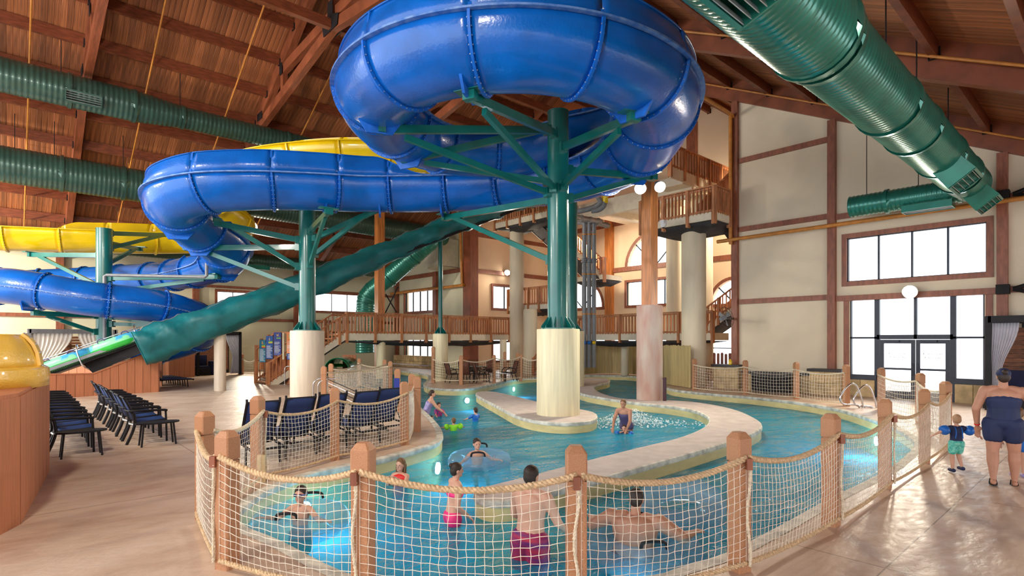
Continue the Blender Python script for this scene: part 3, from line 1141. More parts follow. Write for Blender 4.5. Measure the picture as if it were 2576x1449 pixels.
ml, mr = plank_mesh('plank', RIDGE_Y, YB + .3), plank_mesh('plank', RIDGE_Y, -9.0)
X0P = -3.0
for k in range(148):
    for me_, par in ((ml, cl), (mr, clr)):
        o = bpy.data.objects.new('plank', me_)
        COL.objects.link(o)
        o.parent = par
        o.location = (X0P + PW * k, 0, (k % 3) * .004)
bL, bR = MB(), MB()
for k in range(-8, 0):
    pass
for k in list(range(-42, 0)) + list(range(148, 182)):
    xx = X0P + PW * k
    for b_, y1 in ((bL, YB + .3), (bR, -9.0)):
        b_.add([(xx - .09, RIDGE_Y, RIDGE_Z + .002), (xx + .09, RIDGE_Y, RIDGE_Z + .002), (xx + .09, y1, roof_z(y1) + .002), (xx - .09, y1, roof_z(y1) + .002)], [(0, 1, 2, 3)])
bL.build('planks', plank_m, cl, kind='stuff')
bR.build('planks', plank_m, clr, kind='stuff')
b = MB()
for s, y1 in ((1, YB + .4), (-1, -9.2)):
    b.add([(-11, RIDGE_Y, RIDGE_Z + .06), (32, RIDGE_Y, RIDGE_Z + .06), (32, y1, roof_z(y1) + .06), (-11, y1, roof_z(y1) + .06), (-11, RIDGE_Y, RIDGE_Z + .2), (32, RIDGE_Y, RIDGE_Z + .2), (32, y1, roof_z(y1) + .2), (-11, y1, roof_z(y1) + .2)], [(3, 2, 1, 0), (4, 5, 6, 7), (0, 1, 5, 4), (1, 2, 6, 5), (2, 3, 7, 6), (3, 0, 4, 7)])
tag(b.build('roof', plank_m), 'solid roof deck above the ceiling planks', 'roof', kind='structure')

TX = [-4.7, 2.35, 9.2, 16.3, 23.4]
HEEL = 8.4
for i, tx in enumerate(TX):
    r0 = thing('roof_truss', ['outermost roof truss beyond the left edge', 'left scissor roof truss above the green ducts', 'scissor roof truss left of the big blue loop', 'scissor roof truss behind the big blue loop', 'end wall roof truss with deep dark rafters'][i], 'truss', (tx, RIDGE_Y, RIDGE_Z - 4), kind='structure')
    wd = .28
    for s in (1, -1):
        yb = RIDGE_Y + s * HEEL
        if s > 0:
            ye = YB
        else:
            ye = -6.0
        dz = .36
        last = tx > 20
        dep = .62 if s > 0 else .85
        if last and s > 0:
            dep = .5
        MB().beam((tx, RIDGE_Y, roof_z(RIDGE_Y) - dep / 2 - .02), (tx, ye, roof_z(ye) - dep / 2 - .02), wd, dep).build('rafter', beamy_m, r0)
        if not last:
            zh = roof_z(yb) - .95
            nz = 13.9
            MB().beam((tx, yb, zh + .25), (tx, RIDGE_Y, nz + .1), wd * .9, .42).build('bottom_chord', beamy_m, r0)
            ym = RIDGE_Y + s * 5.2
            MB().beam((tx, ym, roof_z(ym) - .5), (tx, ym - s * .0, zh + .25 + (nz - zh) * (8.4 - 5.2) / 8.4), wd * .8, .3, (0, 1, 0)).build('web_post', beamy_m, r0)
            MB().beam((tx, ym, roof_z(ym) - .75), (tx, RIDGE_Y + s * .3, nz + .5), wd * .8, .42).build('web_brace', beamy_m, r0)
            for (yy, zz, sy, sz) in ((yb - s * .35, zh + .62, .7, .35), (ym, roof_z(ym) - .75, .3, .5)):
                g_ = MB()
                for sx in (-1, 1):
                    g_.box((tx + sx * (wd / 2 + .012), yy, zz), (.02, sy, sz))
                g_.build('gusset_plate', gusset_m, r0)
    if tx < 20:
        MB().beam((tx, RIDGE_Y, 13.9), (tx, RIDGE_Y, RIDGE_Z - .4), wd * .9, .34, (1, 0, 0)).build('king_post', beamy_m, r0)
        g_ = MB()
        for sx in (-1, 1):
            g_.slab([(tx + sx * (wd / 2 + .02), RIDGE_Y + a, 14.0 + c_) for a, c_ in ((-.7, .15), (-.25, .3), (-.2, .9), (.2, .9), (.25, .3), (.7, .15), (.6, -.25), (-.6, -.25))], (sx, 0, 0), .015)
        g_.build('gusset_plate', gusset_m, r0)
PY = [22.3 + 1.68 * k for k in range(11)]
PYR = [18.6 - 1.72 * k for k in range(13)]
pn = 0
for bay in range(len(TX)):
    xa = TX[bay] + .14
    xb = TX[bay + 1] - .14 if bay + 1 < len(TX) else XT
    if bay == len(TX) - 1:
        ys_ = [y for y in PY + PYR if TY0 + .5 < y < YT - .3]
    else:
        ys_ = PY + PYR
    bname = ['outermost', 'left', 'middle', 'right', 'tower'][bay]
    for y in ys_:
        left = y > RIDGE_Y
        k = (PY if left else PYR).index(y)
        h_ = .42
        r0 = thing('purlin', '%s roof beam from the ridge, %s slope, %s bay' % (ORD[k], 'far' if left else 'near', bname), 'beam', ((xa + xb) / 2, y, roof_z(y) - h_ / 2), kind='structure')
        MB().beam((xa, y, roof_z(y) - h_ / 2 - .01), (xb, y, roof_z(y) - h_ / 2 - .01), .15, h_).build('beam', beam_m, r0)
        g_ = MB()
        for xx in (xa + .02, xb - .02):
            g_.box((xx, y, roof_z(y) - h_ - .0), (.05, .24, .06))
            for sy in (-1, 1):
                g_.box((xx, y + sy * .1, roof_z(y) - h_ * .72), (.05, .03, .24))
        g_.build('hanger', gusset_m, r0)
trim('horizontal timber strut joining the truss bottoms along the ridge', (-4.5, RIDGE_Y, 14.0), (23.2, RIDGE_Y, 14.0), .22, .36, beam_m)
# ================================================================== SLIDES
def smoothf(vals, m, n):
    """interpolate control values the same way the path is sampled"""
    out = []
    for i in range(len(vals) - 1):
        for k in range(n):
            t = k / n
            t = t * t * (3 - 2 * t)
            out.append(vals[i] + (vals[i + 1] - vals[i]) * t)
    out.append(vals[-1])
    return out


def slide(name, label, ctrl, mats, joint=1.85, n=10, bolts=True, seam=True):
    """ctrl: list of (world point, radius, openness 0..1, outer side sign, side panel height)"""
    main, flange, rim, inner = mats
    P = cr([c[0] for c in ctrl], n)
    rr = smoothf([c[1] for c in ctrl], 1, n)
    op = smoothf([c[2] for c in ctrl], 1, n)
    sg = smoothf([c[3] for c in ctrl], 1, n)
    eh = smoothf([c[4] for c in ctrl], 1, n)
    N = len(P)
    root = thing(name, label, 'water slide', tuple(P[0]))
    fr = []
    for i in range(N):
        t = (P[min(i + 1, N - 1)] - P[max(i - 1, 0)]).normalized()
        s_ = t.cross(Vector((0, 0, 1))).normalized()
        u = s_.cross(t)
        fr.append((t, s_, u))
    K = 22

    def ringpts(i, dr=0.0):
        t, s_, u = fr[i]
        o1 = 1.0
        a0 = op[i]
        # open: from the outer rim (0 deg) down and round to the inner rim (180 deg); closed: full turn
        span = 180 + 180 * (1 - a0)
        st = -(span - 180) / 2
        q = []
        for k in range(K + 1):
            a = R(st + span * k / K)
            q.append(P[i] + (s_ * math.cos(a) * o1 - u * math.sin(a)) * (rr[i] + dr))
        return q
    # joints by arc length
    js = [0]
    acc = 0
    for i in range(1, N):
        acc += (P[i] - P[i - 1]).length
        if acc >= joint:
            js.append(i)
            acc = 0
    if js[-1] != N - 1:
        js.append(N - 1)
    bl = MB()
    for a, c in zip(js[:-1], js[1:]):
        b = MB()
        rows = [ringpts(i) for i in range(a, c + 1)]
        b.grid(rows)
        b.build('slide_section', main, root, smooth=True, angle=60, solid=.035)
        if max(eh[a:c + 1]) > .08:
            b = MB()
            rows = []
            for i in range(a, c + 1):
                t, s_, u = fr[i]
                o1 = 1.0 if sg[i] >= 0 else -1.0
                e = P[i] + s_ * o1 * rr[i]
                h_ = eh[i]
                z = Vector((0, 0, 1))
                rows.append([e + s_ * o1 * .0, e + z * h_ * .5 - s_ * o1 * .05 * h_, e + z * h_ - s_ * o1 * .2 * h_, e + z * h_ - s_ * o1 * (.2 * h_ - .05)])
            b.grid(rows)
            b.build('side_panel', inner if inner else main, root, smooth=True, solid=.03)
    for j in js:
        b = MB()
        b.grid([ringpts(j, -.0), ringpts(j, .085)])
        t = fr[j][0]
        rows = [[p + t * .028 for p in ringpts(j, 0)], [p + t * .028 for p in ringpts(j, .085)], [p - t * .028 for p in ringpts(j, .085)], [p - t * .028 for p in ringpts(j, 0)]]
        b = MB()
        b.grid(rows)
        if eh[j] > .08:
            s_ = fr[j][1]
            o1 = 1.0 if sg[j] >= 0 else -1.0
            e = P[j] + s_ * o1 * rr[j]
            b.beam(e, e + Vector((0, 0, eh[j])) - s_ * o1 * .2 * eh[j] + s_ * o1 * .02, .07, .05, tuple(s_))
        b.build('joint_flange', flange, root, smooth=True, angle=30)
        if bolts:
            for sd in (-1, 1):
                rp = ringpts(j, .055)
                for k in range(1, K, 1):
                    for p in (rp[k],):
                        q = p + t * .034 * sd
                        bl.box(q, (.02, .02, .02))
    # longitudinal rim flanges
    b = MB()
    for side in (1, -1):
        rows = []
        for i in range(N):
            t, s_, u = fr[i]
            o1 = (1.0 if sg[i] >= 0 else -1.0) * side
            if op[i] < .15 and not seam:
                continue
            e = P[i] + s_ * o1 * (rr[i] + .01)
            q = e + s_ * o1 * (.05 + .06 * op[i])
            rows.append([e + u * .02, q + u * .02, q - u * .02, e - u * .02])
        b.grid(rows, closed_u=True)
        if bolts and seam:
            for i in range(0, N):
                t, s_, u = fr[i]
                if op[i] < .5:
                    bl.box(P[i] + s_ * side * (rr[i] + .08) - u * .03, (.022, .022, .022))
    b.build('rim_flange', rim, root, smooth=True, angle=30)
    if bolts:
        bl.build('bolts', bolt_m, root, kind='stuff')
    return root, P, fr, rr


LC = (0.13, 14.5)      # centre of the big loop in camera ground coordinates
LR = 3.5


def loop(phi, z, r_=LR):
    return CW(LC[0] + r_ * math.cos(R(phi)), LC[1] + r_ * math.sin(R(phi)), z)


ctrl = [
    (CW(4.5, 19.6, 10.15), 1.0, 1, 1, 0.2), (CW(3.0, 18.9, 9.75), 1.0, 1, 1, .5), (CW(1.6, 18.2, 9.0), 1.0, 1, 1, .6),
    (loop(90, 8.42), 1.0, 1, 1, .6), (loop(112, 8.3), 1.0, 1, 1, .6), (loop(135, 8.24), 1.0, 1, 1, .6), (loop(157, 8.2), 1.0, 1, 1, .6), (loop(180, 8.16), 1.0, 1, 1, .6), (loop(202, 8.12), 1.0, 1, 1, .6), (loop(225, 8.08), 1.0, 1, 1, .62), (loop(247, 8.05), 1.0, 1, 1, .65), (loop(270, 8.03), 1.0, 1, 1, .65),
    (loop(292, 8.0), 1.0, 1, 1, .65), (loop(315, 7.97), 1.0, 1, 1, .6), (loop(337, 7.95), 1.0, 1, 1, .6), (loop(0, 7.93, 3.55), 1.0, 1, 1, .55), (CW(3.7, 15.9, 7.84), 1.0, 1, 1, .5), (CW(3.25, 17.3, 7.77), 1.0, 1, 1, .4), (CW(2.3, 18.5, 7.73), 1.0, 1, 1, .3), (CW(.9, 19.3, 7.7), .98, 1, 1, .12), (CW(-1.0, 19.8, 7.67), .97, 1, -1, 0.02), (CW(-2.9, 19.9, 7.63), .96, 1, -1, .05),
    (CW(-4.9, 19.7, 7.56), .95, 1, -1, .7), (CW(-6.6, 18.95, 7.44), .95, 1, -1, .72), (CW(-8.2, 18.25, 7.3), .95, 1, -1, .72), (CW(-9.6, 17.85, 7.12), .95, 1, -1, .68), (CW(-10.75, 18.1, 6.88), .95, 1, -1, .6), (CW(-11.35, 19.1, 6.6), .95, 1, -1, .55), (CW(-11.45, 20.3, 6.32), .94, 1, -1, .5), (CW(-11.4, 21.6, 6.05), .93, 1, 1, .1), (CW(-11.6, 22.7, 5.75), .9, 1, 1, .4), (CW(-12.3, 23.7, 5.45), .84, 1, 1, .4), (CW(-13.5, 24.5, 5.2), .72, .5, 1, .1)]
ctrl += [(D(440, 692, 26), .68, 0, 1, 0), (D(373, 698, 27), .66, 0, 1, 0), (D(230, 706, 28), .66, 0, 1, 0), (D(90, 713, 27.6), .66, 0, 1, 0), (D(-40, 722, 26.2), .66, 0, 1, 0), (D(-110, 730, 24.2), .66, 0, -1, 0), (D(-95, 727, 22.2), .66, 0, -1, 0), (D(0, 719, 21.2), .66, 0, -1, 0), (D(90, 729, 21.2), .66, 0, -1, 0), (D(223, 751, 21.8), .66, 0, -1, 0), (D(380, 768, 23.1), .66, 0, -1, 0), (D(455, 786, 24), .68, 0, -1, 0), (D(505, 806, 25), .72, 0.5, -1, .1), (D(515, 830, 26), .75, 1, -1, .2), (D(480, 850, 26.6), .75, 1, -1, .2), (D(420, 868, 26.4), .75, 1, -1, .2), (D(340, 885, 26), .75, 1, -1, .2)]
blue, BP, BF, BR = slide('blue_water_slide', 'large winding blue water slide looping round the tall green poles', ctrl, (blue_m, bluef_m, bluer_m, None))
yc = [(D(1420, 430, 26.5), .95, 1, 1, .4), (D(1260, 405, 26), .95, 1, 1, .5), (D(1100, 385, 25.4), .95, 1, 1, .7), (D(950, 374, 24.8), .95, 1, 1, .75), (D(820, 374, 24.4), .95, 1, 1, .75), (D(690, 388, 24.3), .95, 1, 1, .75), (D(590, 418, 24.8), .95, 1, 1, .7), (D(540, 460, 25.8), .95, 1, 1, .6), (D(535, 510, 27), .95, 1, 1, .5), (D(575, 545, 28.2), .95, 1, -1, .2), (D(590, 572, 29.4), .95, 1, -1, .5), (D(540, 588, 30.2), .95, 1, -1, .7), (D(430, 592, 29.6), .95, 1, -1, .7), (D(320, 590, 28.4), .95, 1, -1, .7), (D(200, 586, 27.2), .95, 1, -1, .65), (D(80, 581, 26.2), .95, 1, -1, .02), (D(-30, 576, 25.4), .95, 1, -1, .02), (D(-160, 566, 24.8), .95, 1, -1, .02)]
for k in range(9, len(yc)):
    yc[k] = (yc[k][0], yc[k][1], 1, yc[k][3] * -1 if k > 9 else 1, yc[k][4])
yc = [(c[0], c[1], c[2], 1, c[4]) for c in yc]
yellow, YP, YF, YR = slide('yellow_water_slide', 'bright yellow open water slide curving behind the blue one', yc, (yel_m, yel_m, yel_m, None))

# ---------------------------------------------------------------- support poles
def pole(label, px, d, ztop, zbot, pr=.295, pier=None, arms=(), flutes=True, zfix=None, pm=None):
    c = PD(px, d)
    root = thing('slide_support', label, 'slide support', (c.x, c.y, zbot if pier is None else 0))
    MB().cyl((c.x, c.y, zbot), (c.x, c.y, ztop), pr, 28).build('pole', steel_m, root, smooth=True)
    MB().cyl((c.x, c.y, ztop), (c.x, c.y, ztop + .025), pr + .012, 28).build('cap', steel_m, root, smooth=True)
    if pier:
        MB().lathe([(pier - .01, -.02), (pier, .01), (pier, zbot - .02), (pier - .015, zbot)], (c.x, c.y, 0), 36).build('pier', pm or pier_m, root, smooth=True)
        MB().cyl((c.x, c.y, zbot), (c.x, c.y, zbot + .035), pr + .2, 24).build('base_plate', steel_m, root, smooth=True)
        for k in range(12):
            a = 2 * math.pi * k / 12
            dv = Vector((math.cos(a), math.sin(a), 0))
            nv = Vector((-math.sin(a), math.cos(a), 0)) * .02
            q = [c + dv * (pr - .01) + Vector((0, 0, zbot + .03)), c + dv * (pr + .2) + Vector((0, 0, zbot + .03)), c + dv * (pr + .19) + Vector((0, 0, zbot + .09)), c + dv * (pr + .0) + Vector((0, 0, zbot + .34))]
            MB().slab([p - nv / 2 for p in q], nv.normalized(), .02).build('gusset', steel_m, root)
    for (tip, zu, zl) in arms:
        tip = Vector(tip)
        dv = Vector((tip.x - c.x, tip.y - c.y, 0))
        L = dv.length
        dv /= L
        pu = c + dv * (pr + .06) + Vector((0, 0, zu))
        pl = c + dv * (pr + .06) + Vector((0, 0, zl))
        MB().beam(pu, tip, .12, .19).build('arm', steel_m, root)
        MB().beam(pl, tip - dv * min(.55, L * .15) - Vector((0, 0, .09)), .11, .15).build('brace', steel_m, root)
        b = MB()
        sd = Vector((-dv.y, dv.x, 0))
        b.beam(tip - dv * .12 + Vector((0, 0, .11)), tip + dv * .16 + Vector((0, 0, .11)), .62, .035)
        b.beam(tip - dv * .05, tip + dv * .12, .26, .18)
        b.build('end_plate', steel_m, root)
        for q in (pu, pl):
            MB().box(q - dv * .03, (.2, .2, .26), math.atan2(dv.y, dv.x)).build('lug', steel_m, root)
    return root


zy = lambda y, d: H0 + (HY - y) * d / F
A1 = [(D(1185, 243, 11.15), zy(345, 15.6), zy(480, 15.6)), (D(962, 326, 13.3), zy(333, 15.6), zy(488, 15.6)), (D(1592, 297, 12.05), zy(380, 15.6), zy(475, 15.6)), (D(1640, 446, 16.5), zy(426, 15.6), zy(497, 15.6)), (D(1122, 548, 20.3), zy(497, 15.6), zy(650, 15.6)), (D(1022, 404, 16.2), zy(322, 15.6), zy(455, 15.6))]
pole('thick dark green steel pole on the yellow pier in the pool', 1404, 15.6, zy(284, 15.6), 2.38, pier=.6, arms=A1)
pole('second green pole standing just behind the yellow pier', 1436, 25.2, zy(470, 25.2), zy(833, 25.2), pier=.6)
A2 = [(D(826, 533, 18.6), zy(585, 20.8), zy(668, 20.8)), (D(548, 562, 19.4), zy(605, 20.8), zy(672, 20.8)), (D(472, 624, 20.6), zy(622, 20.8), zy(722, 20.8)), (D(958, 524, 19.8), zy(600, 20.8), zy(640, 20.8))]
pole('green steel pole on the wide cream pier beside the ride signs', 773, 20.8, zy(512, 20.8), 2.42, pier=.605, arms=A2, pm=pierw_m)
A3 = [(D(80, 641, 25.6), zy(641, 23.7), zy(718, 23.7)), (D(545, 697, 23.0), zy(700, 23.7), zy(735, 23.7)), (D(430, 592, 28), zy(583, 23.7), zy(620, 23.7)), (D(350, 627, 27), zy(608, 23.7), zy(660, 23.7)), (D(90, 788, 21.6), zy(795, 23.7), zy(835, 23.7)), (D(395, 812, 23.6), zy(797, 23.7), zy(815, 23.7))]
pole('leftmost green steel pole carrying yellow and blue slides', 262, 23.7, zy(577, 23.7), 0, arms=A3)
pole('thin green pole holding up the teal tarp on a yellow pier', 1108, 28.4, zy(578, 28.4), zy(840, 28.4), pr=.11, pier=.385)
# bottom saddles of the blue slide at the arm ends
for tp in [a[0] for a in A1] + [a[0] for a in A2] + [A3[1][0], A3[4][0]]:
    tp = Vector(tp)
    i = min(range(len(BP)), key=lambda k: (BP[k] - tp).length)
    t, s_, u = BF[i]
    base = BP[i] - u * BR[i]
    q = [base + s_ * .5 + u * .12, base + s_ * .3 - u * .17, base - s_ * .3 - u * .17, base - s_ * .5 + u * .12]
    MB().slab([p - t * .03 for p in q], t, .06).build('saddle', bluef_m, blue)

# drain pipe beside the leftmost pole
b = MB()
b.sweep([D(520, 600, 22.6), D(520, 694, 22.6), D(515, 697, 22.6), D(268, 692, 22.9), D(263, 695, 22.9), D(263, 905, 22.9)], .065, 10)
tag(b.build('drain_pipe', grey_m, smooth=True), 'dark grey drain pipe running along the leftmost green pole', 'pipe')

# ================================================================== TEAL TARP CONVEYOR
root = thing('conveyor_cover', 'teal vinyl tarp wrapped round the long sloping tube conveyor', 'tarp', tuple(PD(553, 22.9, 2.7)))
tp = cr([CW(-14.25, 21.35, 1.78), CW(-12.4, 22.6, 2.72), CW(-9.0, 24.8, 4.55), CW(-5.6, 27.1, 6.5), CW(-2.6, 29.1, 8.25), CW(.2, 31.0, 9.75), CW(1.8, 32.1, 10.4)], 16)
rows = []
for i, p in enumerate(tp):
    t = (tp[min(i + 1, len(tp) - 1)] - tp[max(i - 1, 0)]).normalized()
    s_ = t.cross(Vector((0, 0, 1))).normalized()
    u = s_.cross(t)
    row = []
    for k in range(28):
        a = 2 * math.pi * k / 28
        ca, sa = math.cos(a), math.sin(a)
        tf_ = max(0, min(1, (i - 8) / 40))
        wd, ht = .78 - .14 * tf_, .66 - .2 * tf_
        x = wd * math.copysign(abs(ca) ** .7, ca)
        y = ht * math.copysign(abs(sa) ** .75, sa)
        if sa < 0:
            y *= 1.12
            x *= .92
        q = p + s_ * x + u * y
        nz = mnoise.noise(Vector((i * .18 + k * .32, k * .33, 1.7))) * .11 + .05 * math.sin(i * .82 + k * .5) + .03 * math.sin(i * 2.1 + k * 1.1)
        q += (s_ * ca + u * sa) * nz
        row.append(q)
    rows.append(row)
MB().grid(rows, closed_u=True).build('tarp', tarp_m, root, smooth=True, angle=180, solid=.012)
MB().sweep([rows[0][k] for k in range(28)], .02, 6, closed=True).build('hem', tarp_m, root, smooth=True)
b = MB()
b.sweep([rows[i][7] + Vector((0, 0, .02)) for i in range(0, len(rows))], .018, 5)
b.build('top_cord', grey_m, root)
MB().beam(tp[3] - Vector((0, 0, .25)), tp[-3] - Vector((0, 0, .25)), 1.1, .14).build('conveyor_belt', black_m, root)
# short pillar and bracket under the tarp
c = PD(553.5, 22.9)
root = thing('tarp_pillar', 'plain cream pillar with steel bracket under the teal tarp', 'pillar', tuple(c))
MB().lathe([(.222, 0), (.225, .02), (.225, 2.66), (.215, 2.68)], tuple(c), 28).build('shaft', pierw_m, root, smooth=True)
b = MB()
b.box(c + Vector((0, 0, 2.83)), (.34, .12, .32), R(-42))
b.beam(c + Vector((0, 0, 2.9)), c + CW(-.25, -.1, 3.5), .08, .1)
b.build('bracket', steel_m, root)
c = PD(1108, 28.4)
b = MB()
b.beam(c + Vector((0, 0, 7.65)), c + CW(.5, 0, 7.95), .2, .12)
b.beam(c + CW(.45, 0, 7.7), c + CW(.1, 0, 8.9), .12, .16)
b.box(c + Vector((0, 0, 7.75)), (.6, .3, .12), R(-42))
tag(b.build('tarp_bracket', steel_m), 'steel cradle between the thin green pole and the tarp', 'bracket')

# open lower end of the conveyor with rafts
dirv = (CW(-9.0, 24.8, 4.55) - CW(-14.25, 21.35, 1.78)).normalized()
flat = Vector((dirv.x, dirv.y, 0)).normalized()
sidev = Vector((flat.y, -flat.x, 0))      # towards the camera side
p0 = D(352, 850, 21.5)
p1 = D(98, 939, 20.2)
root = thing('tube_conveyor', 'sloping tube conveyor with black side panel and steel rails', 'conveyor', tuple((p0 + p1) / 2))
cdir = (p0 - p1).normalized()
for off, nm in ((-.1, 'near_guide_rail'), (1.35, 'far_guide_rail')):
    MB().beam(p1 - sidev * off, p0 - sidev * off, .07, .11).build('guide_rail', grey_m, root)
MB().beam(p1 - sidev * .62 - Vector((0, 0, .22)), p0 - sidev * .62 - Vector((0, 0, .22)), 1.2, .06).build('belt', black_m, root)
q = [D(205, 913, 21.1), D(365, 848, 21.6), D(372, 880, 21.6), D(345, 893, 21.5), D(233, 938, 21.2)]
MB().slab(q, -sidev, .05).build('side_panel', gusset_m, root)
b = MB()
n_ = 52
for k in range(n_):
    q = p1.lerp(p0, (k + .5) / n_)
    b.box(q + sidev * .155 - Vector((0, 0, .11)), (.05, .04, .045))
b.build('rollers', black_m, root, kind='stuff')
for dz in (.36, .44):
    MB().sweep([p1 + Vector((0, 0, dz)) - sidev * .1, p0 + Vector((0, 0, dz)) - sidev * .1], .022, 8).build('hand_rail', chrome_m, root, smooth=True)
for f in (.36, .94):
    q = p1.lerp(p0, f)
    MB().sweep(cr([q + Vector((0, 0, .5)) - sidev * .2, q + Vector((0, 0, .56)) + sidev * .02, q + Vector((0, 0, .3)) + sidev * .26 + cdir * .03, q - Vector((0, 0, .25)) + sidev * .28 + cdir * .2, q - Vector((0, 0, .5)) + sidev * .1 + cdir * .4], 5), .028, 8).build('hoop', chrome_m, root, smooth=True)


def raft(label, c, first=[None]):
    if first[0] is None:
        root = thing('green_raft', label, 'raft', tuple(c))
        root.rotation_mode = 'XYZ'
        n_, m_ = 36, 12
        for nm, mt, a0, a1 in (('bottom_half', green_m, -100, 88), ('top_half', raft2_m, 88, 260)):
            rows = []
            for i in range(n_ + 1):
                th = 2 * math.pi * i / n_
                x, y = math.cos(th) * .82, math.sin(th) * .46
                dv = Vector((math.cos(th), math.sin(th) * 1.3, 0)).normalized()
                row = []
                for k in range(m_ + 1):
                    a = R(a0 - 90 + (a1 - a0) * k / m_)
                    row.append(Vector((x, y, 0)) + dv * .24 * math.cos(a) + Vector((0, 0, .24 * math.sin(a))) + Vector(c))
                rows.append(row)
            MB().grid(rows).build(nm, mt, root, smooth=True, angle=180)
        for sx in (-.45, .35):
            MB().sweep(cr([Vector(c) + Vector((sx - .12, -.5, .2)), Vector(c) + Vector((sx - .08, -.52, .3)), Vector(c) + Vector((sx + .08, -.52, .3)), Vector(c) + Vector((sx + .12, -.5, .2))], 4), .02, 6).build('grab_handle', purp_m, root, smooth=True)
        yaw = math.atan2(cdir.y, cdir.x)
        m = Matrix.Rotation(yaw, 4, 'Z') @ Matrix.Rotation(-math.asin(cdir.z), 4, 'Y')
        root.rotation_euler = m.to_euler()
        first[0] = root
        root['group'] = 'green rafts on the conveyor'
        return root
    o = copy_tree(first[0])
    o.location = c
    USED[label] = 1
    o['label'] = label
    return o


raft('green raft riding up into the mouth of the teal tarp', D(300, 862, 21.0) - sidev * .72)
raft('green raft lower down the conveyor near the yellow bowl', D(163, 912, 20.4) - sidev * .72)

# ---------------------------------------------------------------- plank walls round the conveyor
def plank_wall(name, label, pts, tops, pw=.28, mat=comp_m, cap=True, cat='plank wall'):
    """vertical planks along a ground polyline; tops: height at each point"""
    root = thing(name, label, cat, tuple(pts[0]))
    for i in range(len(pts) - 1):
        a, c = Vector(pts[i]), Vector(pts[i + 1])
        L = (c - a).length
        n_ = max(1, round(L / pw))
        u = (c - a) / L
        nv = Vector((-u.y, u.x, 0))
        for k in range(n_):
            s0, s1 = L * k / n_ + .006, L * (k + 1) / n_ - .006
            z0 = tops[i] + (tops[i + 1] - tops[i]) * s0 / L
            z1 = tops[i] + (tops[i + 1] - tops[i]) * s1 / L
            q = [a + u * s0, a + u * s1, a + u * s1 + Vector((0, 0, z1)), a + u * s0 + Vector((0, 0, z0))]
            MB().slab([p - nv * .02 for p in q], nv, .04).build('plank', mat, root)
        MB().slab([a - nv * -.03, c - nv * -.03, c - nv * -.03 + Vector((0, 0, tops[i + 1] - .02)), a - nv * -.03 + Vector((0, 0, tops[i] - .02))], nv, .02).build('backing', sill_m, root)
        if cap:
            MB().beam(a + Vector((0, 0, tops[i] + .02)), c + Vector((0, 0, tops[i + 1] + .02)), .12, .04).build('cap', mat, root)
    return root


g = lambda x, y: G(x, y)
wa, wb, wc = g(40, 1009), g(234, 996), g(398, 986)
zt = lambda p, x, y: H0 + (HY - y) / F * (FX * p.x + FY * p.y)
plank_wall('plank_wall', 'terracotta plank wall sloping up beside the tube conveyor', [wa, wb, wc], [zt(wa, 0, 944), zt(wb, 0, 941), zt(wc, 0, 878)])
plank_wall('plank_wall', 'short end of the terracotta plank wall with black hinges', [wc, wc + CW(-.28, .5), wc + CW(-1.55, 2.4)], [zt(wc, 0, 878), 1.75, 1.75], pw=.25)
p = g(410, 950)
q = g(490, 948)
plank_wall('plank_wall', 'terracotta plank screen behind the stacked loungers', [g(395, 938), g(424, 952), q], [1.85, 1.85, 1.85], pw=.3)
plank_wall('plank_wall', 'low terracotta plank wall behind the rafts', [CW(-20.2, 24.2), CW(-15.7, 25.1)], [1.15, 1.15], pw=.3)

# ================================================================== YELLOW BOWL (left edge)
bz = 1.44
c1, c2, c0 = PD(46, 6.3), PD(121, 8.85), PD(-120, 5.3)
c3, c4 = CW(-9.2, 9.9), CW(-11.5, 8.4)
r0 = plank_wall('bowl_base', 'angular terracotta plank base under the yellow slide bowl', [c0, c1, c2, c3, c4], [bz] * 5, pw=.42, cap=False, cat='slide base')
MB().prism([(p.x, p.y) for p in (c0, c1, c2, c3, c4)], bz, bz + .04).build('top_deck', comp_m, r0)
cc = PD(-225, 7.0)
root = thing('slide_bowl', 'glossy warm yellow fibreglass slide end on a plank base', 'slide end', (cc.x, cc.y, bz + .04))
BS = .83
prof = [(1.60, 1.46), (1.61, 1.6), (1.60, 1.69), (1.55, 1.715), (1.49, 1.72), (1.45, 1.85), (1.36, 2.05), (1.22, 2.22)]
b = MB()
n_ = 48
rows = [[cc + Vector((BS * r_ * math.cos(2 * math.pi * k / n_) * 1.0, BS * r_ * math.sin(2 * math.pi * k / n_), z)) for k in range(n_)] for r_, z in prof]
b.grid(rows[:5], closed_u=True)
b.build('skirt', yelb_m, root, smooth=True, angle=50, solid=.03)
rows = []
for r_, z in [(1.50, 1.72), (1.49, 1.80), (1.46, 1.90), (1.41, 2.0), (1.35, 2.08), (1.29, 2.13), (1.25, 2.14)]:
    rows.append([cc + Vector((BS * r_ * math.cos(2 * math.pi * k / n_), BS * r_ * math.sin(2 * math.pi * k / n_), z)) for k in range(n_)])
MB().grid(rows, closed_u=True).build('dome', yelb_m, root, smooth=True, angle=180, solid=.03)
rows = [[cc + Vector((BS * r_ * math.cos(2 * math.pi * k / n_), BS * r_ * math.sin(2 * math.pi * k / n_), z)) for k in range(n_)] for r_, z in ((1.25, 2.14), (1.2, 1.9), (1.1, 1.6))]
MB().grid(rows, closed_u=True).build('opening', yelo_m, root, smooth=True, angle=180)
b = MB()
fa = -0.25
fl_ = [cc + Vector((BS * r_ * math.cos(fa), BS * r_ * math.sin(fa), z)) for r_, z in [(1.50, 1.73), (1.47, 1.90), (1.42, 2.01), (1.35, 2.09), (1.28, 2.14)]]
tang = Vector((-math.sin(fa), math.cos(fa), 0))
